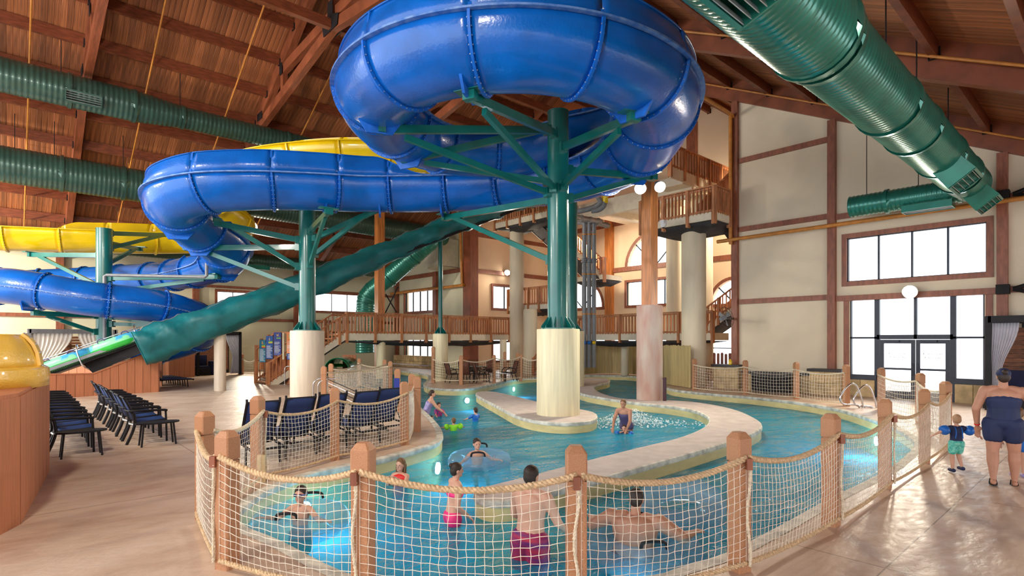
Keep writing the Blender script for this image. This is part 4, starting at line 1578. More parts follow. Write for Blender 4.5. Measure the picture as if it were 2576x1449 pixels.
b.grid([[p - tang * .07 + Vector((0, 0, .0)) + (p - cc - Vector((0, 0, 1.6))).normalized() * .03, p + tang * .07 + (p - cc - Vector((0, 0, 1.6))).normalized() * .03] for p in fl_])
b.build('seam_flange', yelb_m, root, solid=.04)
b = MB()
for p in fl_:
    b.ell(p + (p - cc - Vector((0, 0, 1.6))).normalized() * .045, .018, nu=8, nv=5)
for k in range(40):
    a = 2 * math.pi * k / 40
    b.ell(cc + Vector((BS * 1.55 * math.cos(a), BS * 1.55 * math.sin(a), 1.715)), .014, nu=6, nv=4)
b.build('bolts', bolt_m, root, kind='stuff')

# ================================================================== DUCTS
def duct(name, label, pts, radii, mat, rings=(), rib=.16, group=None):
    """ribbed spiral duct; pts world, radii per point; rib = rib spacing"""
    root = thing(name, label, 'duct', tuple(pts[0]))
    P = [Vector(p) for p in pts]
    fine, rs = [], []
    for i in range(len(P) - 1):
        L = (P[i + 1] - P[i]).length
        n_ = max(2, int(L / (rib / 4)))
        for k in range(n_):
            f = k / n_
            fine.append(P[i].lerp(P[i + 1], f))
            r_ = radii[i] + (radii[i + 1] - radii[i]) * f
            rs.append(r_ + (.018 if k % 4 in (0,) else 0))
    fine.append(P[-1])
    rs.append(radii[-1])
    MB().sweep(fine, rs, 28, cap=True).build('duct_tube', mat, root, smooth=True, angle=180)
    for (i, f) in rings:
        p = P[i].lerp(P[i + 1], f)
        r_ = radii[i] + (radii[i + 1] - radii[i]) * f
        t = (P[i + 1] - P[i]).normalized()
        rows = []
        b = MB()
        b.sweep([p - t * .05, p - t * .05, p + t * .05, p + t * .05], [r_ + .0, r_ + .05, r_ + .05, r_], 28)
        b.build('joint_ring', mat, root, smooth=True, angle=30)
    return root


def grille_box(parent, c, t, nrm, L, W_, H_, mat, flare=0.0, slat=True):
    """register box sticking out of a duct: t along duct, nrm outward"""
    c, t, nrm = Vector(c), Vector(t).normalized(), Vector(nrm).normalized()
    s_ = t.cross(nrm).normalized()
    b = MB()
    h = H_
    q = [(-L / 2, -W_ / 2), (L / 2, -W_ / 2), (L / 2, W_ / 2), (-L / 2, W_ / 2)]
    a0 = [c + t * x + s_ * y for x, y in q]
    a1 = [c + t * x * (1 + flare) + s_ * y * (1 + flare) + nrm * h for x, y in q]
    b.add(a0 + a1, [(0, 1, 5, 4), (1, 2, 6, 5), (2, 3, 7, 6), (3, 0, 4, 7)])
    o = b.build('register_box', mat, parent, solid=.03)
    b = MB()
    for k in range(5):
        y = -W_ / 2 + W_ * (k + .5) / 5
        b.beam(c + t * (-L / 2) + s_ * y + nrm * (h - .05), c + t * (L / 2) + s_ * y + nrm * (h - .05), .012, .1, tuple(nrm))
    b.build('louvres', bolt_m, o)
    b = MB()
    for x, y, lx, ly in ((0, W_ / 2, L, .03), (0, -W_ / 2, L, .03), (L / 2, 0, .03, W_), (-L / 2, 0, .03, W_)):
        b.beam(c + t * (x - lx / 2) + s_ * y + nrm * h, c + t * (x + lx / 2) + s_ * y + nrm * h, ly + .03, .03, tuple(nrm))
    b.build('rim', mat, o)
    return o


def hang(parent_label, p, ztop, mat=gusset_m):
    b = MB()
    b.cyl(p, (p[0], p[1], ztop), .012, 6)
    return b


# right duct: along the hall near the camera, then a leg along the end wall
YD, ZD = 3.35, 6.86
ra = [(.0, .66), (8.0, .66), (9.35, .66), (9.75, .60), (13.3, .58), (15.2, .56), (16.9, .56), (18.6, .54), (22.0, .52)]
pts = [(x + .0, YD, ZD) for x, _ in ra]
rd = duct('green_duct', 'big glossy green spiral duct crossing the upper right corner', pts, [r for _, r in ra], duct_m, rings=[(2, .1), (2, .95), (4, .0), (5, .0), (6, .6), (7, .5)], rib=.13)
grille_box(rd, (6.2, YD - .25, ZD - .55), (1, 0, 0), (0, -.35, -1), .95, .5, .35, duct_m)
grille_box(rd, (17.9, YD - .15, ZD - .3), (1, 0, 0), (.35, -.55, -.72), 1.0, .62, .62, duct_m, flare=.08)
grille_box(rd, (21.6, YD - .15, ZD - .3), (1, 0, 0), (.45, -.5, -.65), .8, .6, .6, duct_m, flare=.08)
for x, zt_ in ((8.2, 9.0), (11.0, 9.1), (13.2, 9.1), (15.6, 9.1), (18.9, 8.9)):
    MB().cyl((x, YD, ZD + .5), (x, YD, zt_), .014, 6).build('hanger_rod', gusset_m, rd)
ya = onX(2140, 525, 22.0)
yb_ = onX(2440, 490, 22.0)
rd2 = duct('green_duct', 'shorter dark green duct leg running along the beige end wall', [(22.0, ya.y, ZD - .12), (22.0, yb_.y + .5, ZD - .12), (22.0, yb_.y, ZD - .1), (21.9, YD + .2, ZD - .02)], [.36, .36, .37, .40], duct_m, rings=[(0, .4), (1, .5)], rib=.13)
grille_box(rd2, (21.9, (ya.y + yb_.y) / 2 - .6, ZD - .42), (0, 1, 0), (0, 0, -1), 1.3, .5, .2, duct_m)
for f in (.15, .6):
    y = ya.y + (yb_.y - ya.y) * f
    MB().cyl((22.0, y, ZD + .2), (22.0, y, 7.4 + .5 * y - .5), .012, 6).build('hanger_rod', gusset_m, rd2)
# left ducts
d1 = duct('green_duct', 'upper left dusty green duct tapering behind the slides', [(-8, 27.5, 11.75), (3.9, 27.5, 11.7), (5.6, 27.5, 11.7), (14.5, 27.5, 11.7)], [.62, .62, .45, .45], ductd_m, rings=[(0, .55), (0, .82), (0, .995), (1, .99), (2, .5)], rib=.17)
grille_box(d1, (2.15, 27.5 - .5, 11.7 - .32), (1, 0, 0), (0, -.9, -.42), 1.1, .42, .2, ductd_m)
d2 = duct('green_duct', 'lower left thick green duct running behind the slides', [(-8, 31.7, 9.5), (7.0, 31.7, 9.4), (8.2, 31.7, 9.35), (22.0, 31.7, 9.1)], [.75, .75, .62, .62], ductd_m, rings=[(0, .65), (0, .8), (2, .4), (2, .8)], rib=.17)
a_, b_, c_ = D(1078, 610, 36.5), D(925, 745, 37.5), D(918, 850, 37.5)
e_ = Vector((22.0, 31.7, 9.1))
d3 = duct('green_duct', 'green duct angling steeply down to the floor behind the timber column', cr([e_, (e_ + a_) / 2 + Vector((0, 0, .2)), a_, a_.lerp(b_, .35), a_.lerp(b_, .7), b_, c_ + Vector((0, 0, 1.2)), c_ - Vector((0, 0, 1.0))], 3), [.6] * 22, duct_m, rings=[(8, .2), (11, .5), (15, .5)], rib=.17)
d4 = duct('green_duct', 'slim green duct low along the eave of the back wall', [(-8, 36.6, 7.1), (9.0, 36.6, 7.05), (19.5, 36.6, 7.0)], [.40, .40, .38], ductd_m, rings=[(0, .7), (1, .2), (1, .5)], rib=.17)
grille_box(d4, onY(650, 668, 36.4), (1, 0, 0), (0, 0, -1), 1.2, .5, .25, duct_m)
for dd, y, z, xs_ in ((d1, 27.5, 12.2, (1.5, 5.5)), (d2, 31.7, 10.1, (0.2, 1.5, 4, 8))):
    for x in xs_:
        MB().cyl((x, y, z), (x, y, roof_z(y)), .014, 6).build('hanger_rod', gusset_m, dd)

# sprinkler pipes: three feeders up the left slope, a header on the end wall, branch lines on the right
for i, (xa, ya_) in enumerate(((0.6, 0), (4.4, 0), (7.6, 0), (11.2, 0))):
    b = MB()
    b.sweep([(xa, 21.0, roof_z(21.0) - .7), (xa, 39.0, roof_z(39.0) - .6)], .035, 8)
    for k in range(5):
        y = 23 + 3.4 * k
        b.sweep([(xa, y, roof_z(y) - .66), (xa, y, roof_z(y) - .05)], .012, 5)
    tag(b.build('sprinkler_pipe', pipe_m, smooth=True), '%s orange sprinkler pipe running up the left ceiling slope' % ['leftmost', 'second', 'third', 'fourth'][i], 'pipe', 'sprinkler pipes under the left slope')
b = MB()
yq = colx(1847)
zq0, zq1 = onX(1843, 295, XW - .3).z, onX(1843, 603, XW - .3).z
b.sweep(cr([(14.8, yq - .1, zq0 + .2), (XW - 1.0, yq - .1, zq0 + .1), (XW - .34, yq, zq0), (XW - .34, yq, zq0 - .3), (XW - .34, yq, zq1 + .2), (XW - .34, yq - .05, zq1), (XW - .36, yq - .4, zq1), (XW - .36, -2, zq1 + .05)], 4), .075, 10)
tag(b.build('sprinkler_pipe', pipe_m, smooth=True), 'thick orange pipe turning down the corner pilaster and along the beige wall', 'pipe')
for xx, lb in ((15.9, 'near'), (23.0, 'far')):
    b = MB()
    b.sweep([(xx, 16.5, roof_z(16.5) - .46), (xx, -3, roof_z(-3) - .46)], .035, 8)
    tag(b.build('sprinkler_pipe', pipe_m, smooth=True), '%s orange sprinkler line along the right roof rafter' % lb, 'pipe', 'sprinkler lines under the right slope')
# ================================================================== TOWER, BRIDGE, COLUMNS
def column(name, label, px, d, r_, z0, z1, mat, n=32):
    c = PD(px, d)
    o = MB().lathe([(r_ - .012, z0), (r_, z0 + .02), (r_, z1 - .02), (r_ - .01, z1)], tuple(c), n).build(name, mat, smooth=True)
    return tag(o, label, 'column', kind='structure')


column('column', 'cream round column holding up the right stair landing', 1745, 25, .53, 0, 7.12, col_m)
column('column', 'cream round column half hidden left of the landing column', 1700, 31, .52, 0, 9.6, col_m)
column('column', 'cream round column peeking out right of the landing column', 1766, 29, .54, 0, 9.5, col_m)
column('column', 'tall cream column under the upper left stair landing', 1300, 35, .45, 0, 9.1, col_m)
column('column', 'shorter cream column behind the left edge of the yellow pier', 1334, 33.4, .42, 0, 3.9, col_m)
column('column', 'short yellow column under the bridge left of the pool ledge', 958, 30.0, .24, 0, 2.1, pier_m)
column('column', 'short cream column under the bridge behind the brown chairs', 1266, 33.0, .2, 0, 2.1, col_m)
column('column', 'stubby cream column under the bridge above the picket fence', 1572, 32.5, .22, 0, 2.1, col_m)


def timber_column(label, px, d, w_, zc, rc, ztop, cm):
    c = PD(px, d)
    root = thing('timber_column', label, 'column', tuple(c), kind='structure')
    MB().lathe([(rc - .02, 0), (rc, .03), (rc, zc - .02), (rc - .02, zc)], tuple(c), 30).build('pier', cm, root, smooth=True)
    MB().box(c + Vector((0, 0, (zc + ztop) / 2)), (w_, w_, ztop - zc)).build('timber', timber_m, root)
    return root


timber_column('thick golden timber column rising from the weathered pink pier', 1634, 19.4, .40, 3.27, .445, 12.0, pink_m)
timber_column('timber column behind the teal tarp on a pinkish pier', 955, 33, .44, 1.9, .3, 12.6, pink_m)
c = PD(1672, 19.0)
o = MB().lathe([(.07, 0), (.075, .01), (.06, .02), (.06, .74), (.07, .745), (.07, .79), (.03, .81)], tuple(c), 18).build('bollard', M('plum_painted_pipe', (.05, .012, .022), .4), smooth=True)
tag(o, 'short plum coloured pipe bollard beside the pink pier', 'bollard')


def railing(name, label, pts, h=1.07, gap=.2, bw=.09, post_every=1.7, skirt=.35, closed_mesh=True, stuff=True, mesh_drop=.3, posts=True, group=None):
    """wooden railing along 3-D floor points (handrail, balusters, posts, skirt)"""
    root = thing(name, label, 'railing', tuple(pts[0]), group=group)
    pts = [Vector(p) for p in pts]
    bal = MB()
    up = Vector((0, 0, 1))
    for a, c in zip(pts[:-1], pts[1:]):
        L = (c - a).length
        MB().beam(a + up * h, c + up * h, .14, .05).build('handrail', rail_m, root)
        MB().beam(a + up * (h - .09), c + up * (h - .09), .05, .09).build('top_rail', rail_m, root)
        MB().beam(a + up * .06, c + up * .06, .05, .09).build('bottom_rail', rail_m, root)
        if skirt:
            MB().beam(a - up * skirt / 2, c - up * skirt / 2, .06, skirt).build('skirt', skirt_m, root)
        n_ = max(1, int(L / gap))
        for k in range(n_):
            p = a.lerp(c, (k + .5) / n_)
            if stuff:
                bal.beam(p + up * -.04, p + up * (h - .05), bw, .03, tuple((c - a).normalized()))
            else:
                MB().beam(p + up * -.04, p + up * (h - .05), bw, .03, tuple((c - a).normalized())).build('baluster', rail_m, root)
        if posts:
            m_ = max(1, round(L / post_every))
            for k in range(m_ + 1):
                p = a.lerp(c, k / m_)
                MB().beam(p + up * -.5, p + up * (h + .0), .2, .12, tuple((c - a).normalized())).build('post', rail_m, root)
    if stuff and bal.v:
        bal.build('balusters', rail_m, root, kind='stuff')
    return root


def platform(name, label, poly, z, th=.3, mat=skirt_m, mesh=True, cat='landing'):
    root = thing(name, label, cat, (poly[0][0], poly[0][1], z), kind='structure')
    MB().prism(poly, z - th, z).build('deck', mat, root)
    if mesh:
        cx_, cy_ = sum(p[0] for p in poly) / len(poly), sum(p[1] for p in poly) / len(poly)
        n_ = 24
        rows = []
        per = []
        for i in range(len(poly)):
            a, c = poly[i], poly[(i + 1) % len(poly)]
            for k in range(6):
                f = k / 6
                per.append((a[0] + (c[0] - a[0]) * f, a[1] + (c[1] - a[1]) * f))
        for s_ in (1, .75, .5, .25, .02):
            rows.append([Vector((cx_ + (p[0] - cx_) * s_, cy_ + (p[1] - cy_) * s_, z - th - .04 - .22 * math.sin(math.pi * (1 - s_) * .8) * (1 + .5 * mnoise.noise(Vector((p[0], p[1], s_ * 3)))) - .1 * (1 - s_))) for p in per])
        MB().grid(rows, closed_u=True).build('debris_net', mesh_m, root, smooth=True, angle=180, solid=.01)
    return root


def stair(name, label, p0, p1, width, side, n_=None, rails=(True, True), mesh=True, stuff=True):
    """stair from p0 (low) to p1 (high); side = horizontal unit vector across"""
    p0, p1, side = Vector(p0), Vector(p1), Vector(side)
    root = thing(name, label, 'stair', tuple(p0), kind='structure')
    n_ = n_ or max(3, round((p1.z - p0.z) / .18))
    up = Vector((0, 0, 1))
    for s_ in (0, width):
        MB().beam(p0 + side * s_ - up * .12, p1 + side * s_ - up * .12, .06, .3).build('stringer', skirt_m, root)
    fl_ = Vector((p1.x - p0.x, p1.y - p0.y, 0)) / n_
    for k in range(n_):
        c_ = p0.lerp(p1, (k + .5) / n_) + side * width / 2
        MB().beam(c_ - side * width / 2, c_ + side * width / 2, fl_.length * 1.05, .05).build('tread', rail_m, root)
    if mesh:
        MB().beam(p0 + side * width / 2 - up * .36, p1 + side * width / 2 - up * .36, width + .1, .03).build('debris_net', mesh_m, root)
    for i, s_ in enumerate((0, width)):
        if rails[i]:
            a, c = p0 + side * s_, p1 + side * s_
            h = 1.0
            MB().beam(a + up * h, c + up * h, .13, .05).build('handrail', rail_m, root)
            MB().beam(a + up * .16, c + up * .16, .05, .08).build('bottom_rail', rail_m, root)
            m_ = max(2, int((c - a).length / .22))
            bal = MB()
            for k in range(m_ + 1):
                p = a.lerp(c, k / m_)
                bal.beam(p + up * .0, p + up * h, .09, .03, (fl_.x, fl_.y, 0))
                if k % 6 == 0:
                    MB().beam(p - up * .35, p + up * (h + .02), .2, .12, (fl_.x, fl_.y, 0)).build('post', rail_m, root)
            bal.build('balusters', rail_m, root, kind='stuff')
    return root


# bridge
BZ = 2.42
by = 26.7
bx0, bx1 = 12.75, 23.2
platform('bridge_deck', 'long wooden bridge deck crossing behind the pool', [(bx0, by), (bx1, by), (bx1 + 1.2, by + 0), (bx1 + 1.2, by + 1.8), (bx0, by + 1.8)], BZ, .36, mesh=True, cat='bridge')
railing('bridge_railing', 'near cedar railing of the bridge crossing behind the pool', [(bx0, by, BZ), (bx1 + .6, by - .02, BZ)], skirt=.36)
railing('bridge_railing', 'far cedar railing of the bridge seen through the near one', [(bx0, by + 1.8, BZ), (bx1 + .6, by + 1.8, BZ)], skirt=0, posts=False)
stair('bridge_stair', 'wooden stair running down from the bridge behind the cream pier', (8.9, by + .02, .0), (bx0, by + .02, BZ), 1.7, (0, 1, 0))
platform('bridge_deck', 'right part of the bridge passing in front of the tower windows', [(25.3, 24.6), (25.3, 13.6), (26.9, 13.6), (26.9, 24.6)], BZ, .36, cat='bridge')
railing('bridge_railing', 'cedar railing of the bridge between grey pipes and pink pier', [(25.3, 24.6, BZ), (25.3, 13.6, BZ)], skirt=.36)
# landings and stairs of the tower
platform('stair_landing', 'right landing with cedar slats and black net underneath', [(21.7, 11.6), (21.7, 15.2), (24.6, 15.2), (24.6, 11.6)], 7.4, .32)
railing('landing_railing', 'cedar railing of the right landing facing the pool', [(21.7, 15.2, 7.4), (21.7, 11.6, 7.4), (23.0, 11.6, 7.4)], skirt=.3, stuff=False, gap=.17, bw=.12, post_every=1.2)
platform('tower_platform', 'high launch platform under the tower roof seen from below', [(24.6, 14.8), (30.6, 14.8), (30.6, 22.6), (25.6, 22.6), (25.6, 16.2), (24.6, 16.2)], 10.2, .45, mesh=False)
for i, y in enumerate((16.5, 18.5, 20.5)):
    tag(MB().beam((25.6, y, 9.55), (30.6, y, 9.55), .3, .42).build('platform_beam', skirt_m), '%s cream floor beam under the launch platform' % ['right', 'middle', 'left'][i], 'beam', kind='structure')
tag(MB().beam((25.6, 14.8, 9.5), (25.6, 22.8, 9.5), .3, .5).build('platform_beam', skirt_m), 'long cream edge beam along the launch platform', 'beam', kind='structure')
railing('platform_railing', 'dark high railing of the launch platform with post ends hanging down', [(23.4, 14.75, 10.35), (29.5, 14.75, 10.35)], skirt=.55, stuff=False, gap=.25, bw=.12, post_every=1.3)
stair('tower_stair', 'dark stair climbing from the right landing to the launch platform', (23.9, 12.2, 7.4), (27.9, 12.2, 10.2), 1.3, (0, 1, 0), mesh=False)
stair('tower_stair', 'netted stair descending behind the corner pilaster', (28.2, 10.7, 4.4), (23.6, 10.9, 7.3), 1.3, (0, 1, 0), rails=(False, True))
stair('tower_stair', 'stair rising past the arched window beside the corner pilaster', (26.4, 15.0, 2.42), (26.4, 10.6, 5.3), 1.4, (1, 0, 0))
platform('stair_landing', 'upper left landing on the tall cream column with black net', [(22.8, 22.2), (22.8, 26.9), (24.8, 26.9), (24.8, 22.2)], 9.42, .34)
railing('landing_railing', 'cedar railing of the upper left landing below the blue slide', [(22.8, 26.9, 9.42), (22.8, 22.2, 9.42)], skirt=.3, post_every=1.1)
stair('tower_stair', 'netted stair dropping from the upper left landing behind the green pole', (28.0, 22.6, 6.25), (23.6, 23.6, 9.3), 1.3, (0, 1, 0))
platform('stair_landing', 'small middle landing right of the grey pipes', [(27.8, 22.2), (27.8, 24.6), (29.6, 24.6), (29.6, 22.2)], 6.2, .3)
railing('landing_railing', 'cedar railing of the small landing right of the grey pipes', [(27.8, 24.6, 6.2), (27.8, 22.2, 6.2)], skirt=.3, post_every=1.0)
platform('stair_landing', 'lower left landing above the short cream column', [(24.0, 23.2), (24.0, 27.0), (26.0, 27.0), (26.0, 23.2)], 4.25, .3)
railing('landing_railing', 'cedar railing of the lower left landing behind the yellow pier', [(24.0, 27.0, 4.25), (24.0, 23.2, 4.25)], skirt=.3, post_every=1.0)
stair('tower_stair', 'stair at deck level behind the chairs and the yellow pier', (23.0, 22.4, .0), (25.4, 22.0, 2.4), 1.3, (0, 1, 0), mesh=False)

# grey riser pipes beside the pole
rp = thing('riser_pipes', 'bank of grey plastic water pipes rising to the launch platform', 'pipes', tuple(PD(1481, 27)))
for px_, yt in ((1470, 562), (1482, 558), (1494, 561)):
    a, c = D(px_, 925, 27), D(px_, yt, 27)
    MB().sweep(cr([a, a.lerp(c, .5), c - Vector((0, 0, .3)), c, c + CW(-.25, .35, .12)], 4), .105, 14).build('riser', grey_m, rp, smooth=True)
    for yy in (590, 690, 790):
        p = D(px_, yy, 27)
        MB().cyl(p - Vector((0, 0, .03)), p + Vector((0, 0, .03)), .118, 14).build('clamp', pipe_m, rp, smooth=True)
    p = D(px_, 656, 27)
    MB().lathe([(.12, -.1), (.15, -.08), (.15, -.03), (.12, -.02), (.12, .02), (.15, .03), (.15, .08), (.12, .1)], tuple(p), 16).build('coupling', grey_m, rp, smooth=True)
    p = D(px_, 862, 26.9)
    MB().ell(p, .09).build('valve', blueflo_m if px_ < 1490 else yel_m, rp, smooth=True)
hp = thing('header_pipe', 'horizontal silver header pipe with couplings below the platform', 'pipe', tuple(D(1500, 557, 26.6)))
for a, c, r_, mt in (((1440, 545, 26.2), (1512, 558, 27.2), .13, bolt_m), ((1455, 552, 26.8), (1532, 568, 27.6), .12, bolt_m)):
    MB().cyl(D(*a), D(*c), r_, 16).build('header', mt, hp, smooth=True)
    for f in (.3, .6, .9):
        p = D(*a).lerp(D(*c), f)
        t = (D(*c) - D(*a)).normalized()
        MB().cyl(p - t * .05, p + t * .05, r_ + .03, 16).build('coupling', bolt_m, hp, smooth=True)
tp_ = thing('trap_pipe', 'grey trap pipe under a yellow funnel below the slide start', 'pipe', tuple(D(1500, 510, 26)))
MB().sweep(cr([D(1440, 535, 26.6), D(1480, 526, 26.4), D(1500, 518, 26.2), D(1510, 508, 26), D(1500, 490, 26), D(1494, 478, 26)], 5), .125, 14).build('left_bend', grey_m, tp_, smooth=True)
MB().sweep(cr([D(1488, 530, 26.3), D(1505, 528, 26.2), D(1519, 518, 26), D(1522, 502, 26)], 5), .125, 14).build('right_bend', grey_m, tp_, smooth=True)
MB().lathe([(.14, -.3), (.14, 0), (.2, .1), (.45, .3), (.45, .4)], tuple(D(1522, 496, 26)), 20).build('funnel', yel_m, tp_, smooth=True)

# air heater box on the end wall, wall fan
hb_ = onX(1110, 640, XW - .8)
root = thing('air_heater', 'cream boxed air heater hanging on the pale end wall', 'heater', tuple(hb_))
MB().box(hb_, (1.5, 2.0, 1.9)).build('casing', hvac_m, root)
MB().box(hb_ + Vector((-.76, 0, 0)), (.06, 1.8, 1.7)).build('coil_face', skirt_m, root)
for s_, w_ in (((0, 1.0, 0), (1.5, .06, 1.96)), ((0, -1.0, 0), (1.5, .06, 1.96)), ((0, 0, .98), (1.56, 2.06, .06)), ((0, 0, -.98), (1.56, 2.06, .06))):
    MB().box(hb_ + Vector(s_) + Vector((-.02, 0, 0)), w_).build('edge_frame', hvac_m, root)
fp = D(1826, 798, 23.0)
root = thing('wall_fan', 'black caged wall fan bracketed on the corner pilaster', 'fan', tuple(fp))
m = Matrix.Rotation(R(-25), 3, 'Z') @ Matrix.Rotation(R(70), 3, 'Y')
for r_ in (.14, .28, .42):
    MB().sweep([fp + m @ Vector((r_ * math.cos(a), r_ * math.sin(a), .05 * (1 - r_))) for a in [2 * math.pi * k / 24 for k in range(24)]], .008, 5, closed=True).build('cage_ring', black_m, root)
for k in range(10):
    a = math.pi * k / 10
    MB().sweep([fp + m @ Vector((.42 * math.cos(a), .42 * math.sin(a), 0)), fp + m @ Vector((0, 0, .06)), fp - m @ Vector((.42 * math.cos(a), .42 * math.sin(a), 0))], .005, 4).build('cage_wire', black_m, root)
for k in range(3):
    a = 2 * math.pi * k / 3
    b = MB()
    q = [m @ Vector((r_ * math.cos(a + da), r_ * math.sin(a + da), z)) + fp for r_, da, z in ((.06, 0, -.03), (.36, -.25, -.07), (.38, .25, -.01), (.08, .6, -.02))]
    b.add(q, [(0, 1, 2, 3)])
    b.build('blade', grey_m, root, solid=.006)
MB().cyl(fp - m @ Vector((0, 0, .02)), fp - m @ Vector((0, 0, .28)), .09, 12).build('motor', grey_m, root, smooth=True)
MB().beam(fp - m @ Vector((0, 0, .2)), Vector((XW - .1, colx(1846), fp.z)), .06, .08).build('bracket', grey_m, root)
# security cameras on the landing
for px_, py_, lb in ((1669, 566, 'white bullet camera on the left corner of the right landing'), (1764, 553, 'white dome camera under the skirt of the right landing')):
    p = D(px_, py_, 24.2)
    root = thing('security_camera', lb, 'camera', tuple(p))
    MB().box(p + Vector((0, 0, .12)), (.26, .2, .16)).build('housing', white_m, root)
    MB().lathe([(.0, -.12), (.09, -.1), (.13, -.02), (.13, .06)], tuple(p), 16).build('dome', white_m, root, smooth=True)
    MB().ell(p - Vector((0, 0, .1)), .06, nu=10, nv=6).build('lens', eye_m, root, smooth=True)

# ---------------------------------------------------------------- picket fences
def pickets(name, label, pts, h, mat, pw=.19, gap=.012, cat='fence', jitter=.02, round_top=True):
    root = thing(name, label, cat, tuple(pts[0]))
    P = cr(pts, 8) if len(pts) > 2 else [Vector(p) for p in pts]
    L = [0]
    for a, c in zip(P[:-1], P[1:]):
        L.append(L[-1] + (c - a).length)
    n_ = int(L[-1] / (pw + gap))
    i = 0
    for k in range(n_):
        s_ = (k + .5) * (pw + gap)
        while L[i + 1] < s_ and i < len(L) - 2:
            i += 1
        f = (s_ - L[i]) / (L[i + 1] - L[i])
        p = P[i].lerp(P[i + 1], f)
        u = (P[i + 1] - P[i]).normalized()
        nv = Vector((-u.y, u.x, 0))
        hh = h + random.uniform(-jitter, jitter)
        w_ = pw / 2
        q = [(-w_, .04), (w_, .04), (w_, hh - .05), (w_ * .6, hh), (-w_ * .6, hh), (-w_, hh - .05)]
        MB().slab([p + u * x + Vector((0, 0, z)) - nv * .012 for x, z in q], nv, .024).build('picket', mat, root)
    for zz in (.25, h * .62):
        for a, c in zip(P[:-1:3], P[3::3]):
            nv = (c - a).cross(Vector((0, 0, 1))).normalized()
            MB().beam(a + Vector((0, 0, zz)) - nv * .04, c + Vector((0, 0, zz)) - nv * .04, .05, .09).build('rail', mat, root)
    return root


pickets('picket_fence', 'tan scalloped picket fence behind the pool left of the pink pier', [PD(1466, 33.0), PD(1500, 33.9), PD(1545, 34.0), PD(1590, 33.3), PD(1640, 31.0), PD(1674, 27.5)], 1.79, fence_m, pw=.22)
pickets('picket_fence', 'tan picket fence end panel right of the pink pier', [PD(1671, 26.0), PD(1739, 23.7)], 1.84, fence_m, pw=.13, gap=.006)
pickets('picket_gate', 'brown picket gate in front of the tall clear window', [onX(1790, 900, 25.2), onX(1842, 900, 25.2)] if False else [PD(1792, 27.6), PD(1843, 27.2)], 1.42, trim_m, pw=.13, gap=.05, jitter=.05)

# stacked brackets of the right edge (dark knee braces on the far right pilaster)
for yy, lb in ((492, 'upper'), (728, 'lower')):
    p = onX(2523, yy, XW - .25)
    root = thing('knee_brace', '%s black steel brace bracket on the right pilaster' % lb, 'brace', tuple(p))
    MB().box(p, (.3, .32, .3)).build('collar', gusset_m, root)
    for s_ in (1, -1):
        q = p + Vector((0, -.25, 0))
        MB().sweep([q, q + Vector((-.05, -.35, .12 * s_)), q + Vector((-.1, -1.1, .75 * s_))], [.07, .06, .04], 8).build('rod', gusset_m, root, smooth=True)

# lit floodlights
def floodlight(label, p, aim, r_=.2, energy=60, post=None):
    p, aim = Vector(p), Vector(aim)
    root = thing('floodlight', label, 'light', tuple(p))
    dv = (aim - p).normalized()
    q = dv.to_track_quat('Z', 'Y').to_matrix()
    b = MB()
    b.lathe([(r_ * .5, -r_ * 1.1), (r_ * .9, -r_ * .6), (r_, 0), (r_ * 1.05, .02)], (0, 0, 0), 20)
    b.v = [q @ v + p for v in b.v]
    b.build('housing', grey_m, root, smooth=True)
    b = MB()
    b.lathe([(r_ * .96, .0), (r_ * .9, .05), (r_ * .5, .085), (.01, .095)], (0, 0, 0), 20)
    b.v = [q @ v + p + dv * .02 for v in b.v]
    b.build('lens', lamp_m, root, smooth=True)
    MB().box(p - dv * r_ * 1.2 - Vector((0, 0, .02)), (.16, .16, .24)).build('bracket', grey_m, root)
    l = lamp('SPOT', p + dv * .25, energy, size=r_, target=aim, spot=R(140))
    l.parent = root
    l.location = dv * .25
    return root


floodlight('glaring round floodlight left on top of the timber column', D(1611, 474, 18.6), D(1560, 950, 10), .19, 900)
floodlight('glaring round floodlight right on top of the timber column', D(1660, 470, 18.7), D(1900, 800, 12), .18, 900)
floodlight('glaring round floodlight above the storefront doors', onX(2289, 734, XW - .35), G(1900, 1150), .22, 900)
floodlight('small bright floodlight on the peach tower wall', onY(1276, 686, YT - .3), D(1200, 980, 22), .2, 700)
floodlight('bright floodlight on the back wall below the hidden window', onY(627, 800, YB - .3), D(640, 1000, 20), .24, 900)
floodlight('unseen floodlight added high on the tower side wall', (27.5, 10.6, 9.0), (30.5, 22, 5), .2, 1500)  # added out of sight to brighten the dim tower interior
floodlight('unseen floodlight added under the launch platform behind the pole', (25.9, 24.2, 8.6), (30.8, 20, 4), .2, 900)  # another added lamp, lifting the light on the tower back wall

# cross bracing and the orange pipe in the corner of the pale end wall
b0 = onX(988, 800, XW - .2)
for (x0, y0, x1, y1), lb in (((968, 790, 1001, 722), 'rising'), ((970, 740, 997, 785), 'falling')):
    o = MB().cyl(D(x0, y0, 44), D(x1, y1, 42.5), .05, 6).build('brace_rod', black_m)
    tag(o, '%s thin black cross brace rod behind the timber column' % lb, 'rod')
b = MB()
b.sweep(cr([onX(960, 742, XW - .5), onX(1000, 737, XW - .5), onX(1152, 719, XW - .5), onX(1161, 716, XW - .5), onX(1162, 706, XW - .5), onX(1158, 580, XW - .5), onX(1157, 500, XW - .5)], 4), .1, 8)
tag(b.build('sprinkler_pipe', pipe_m, smooth=True), 'orange pipe dropping beside the wide corner column and running left', 'pipe')
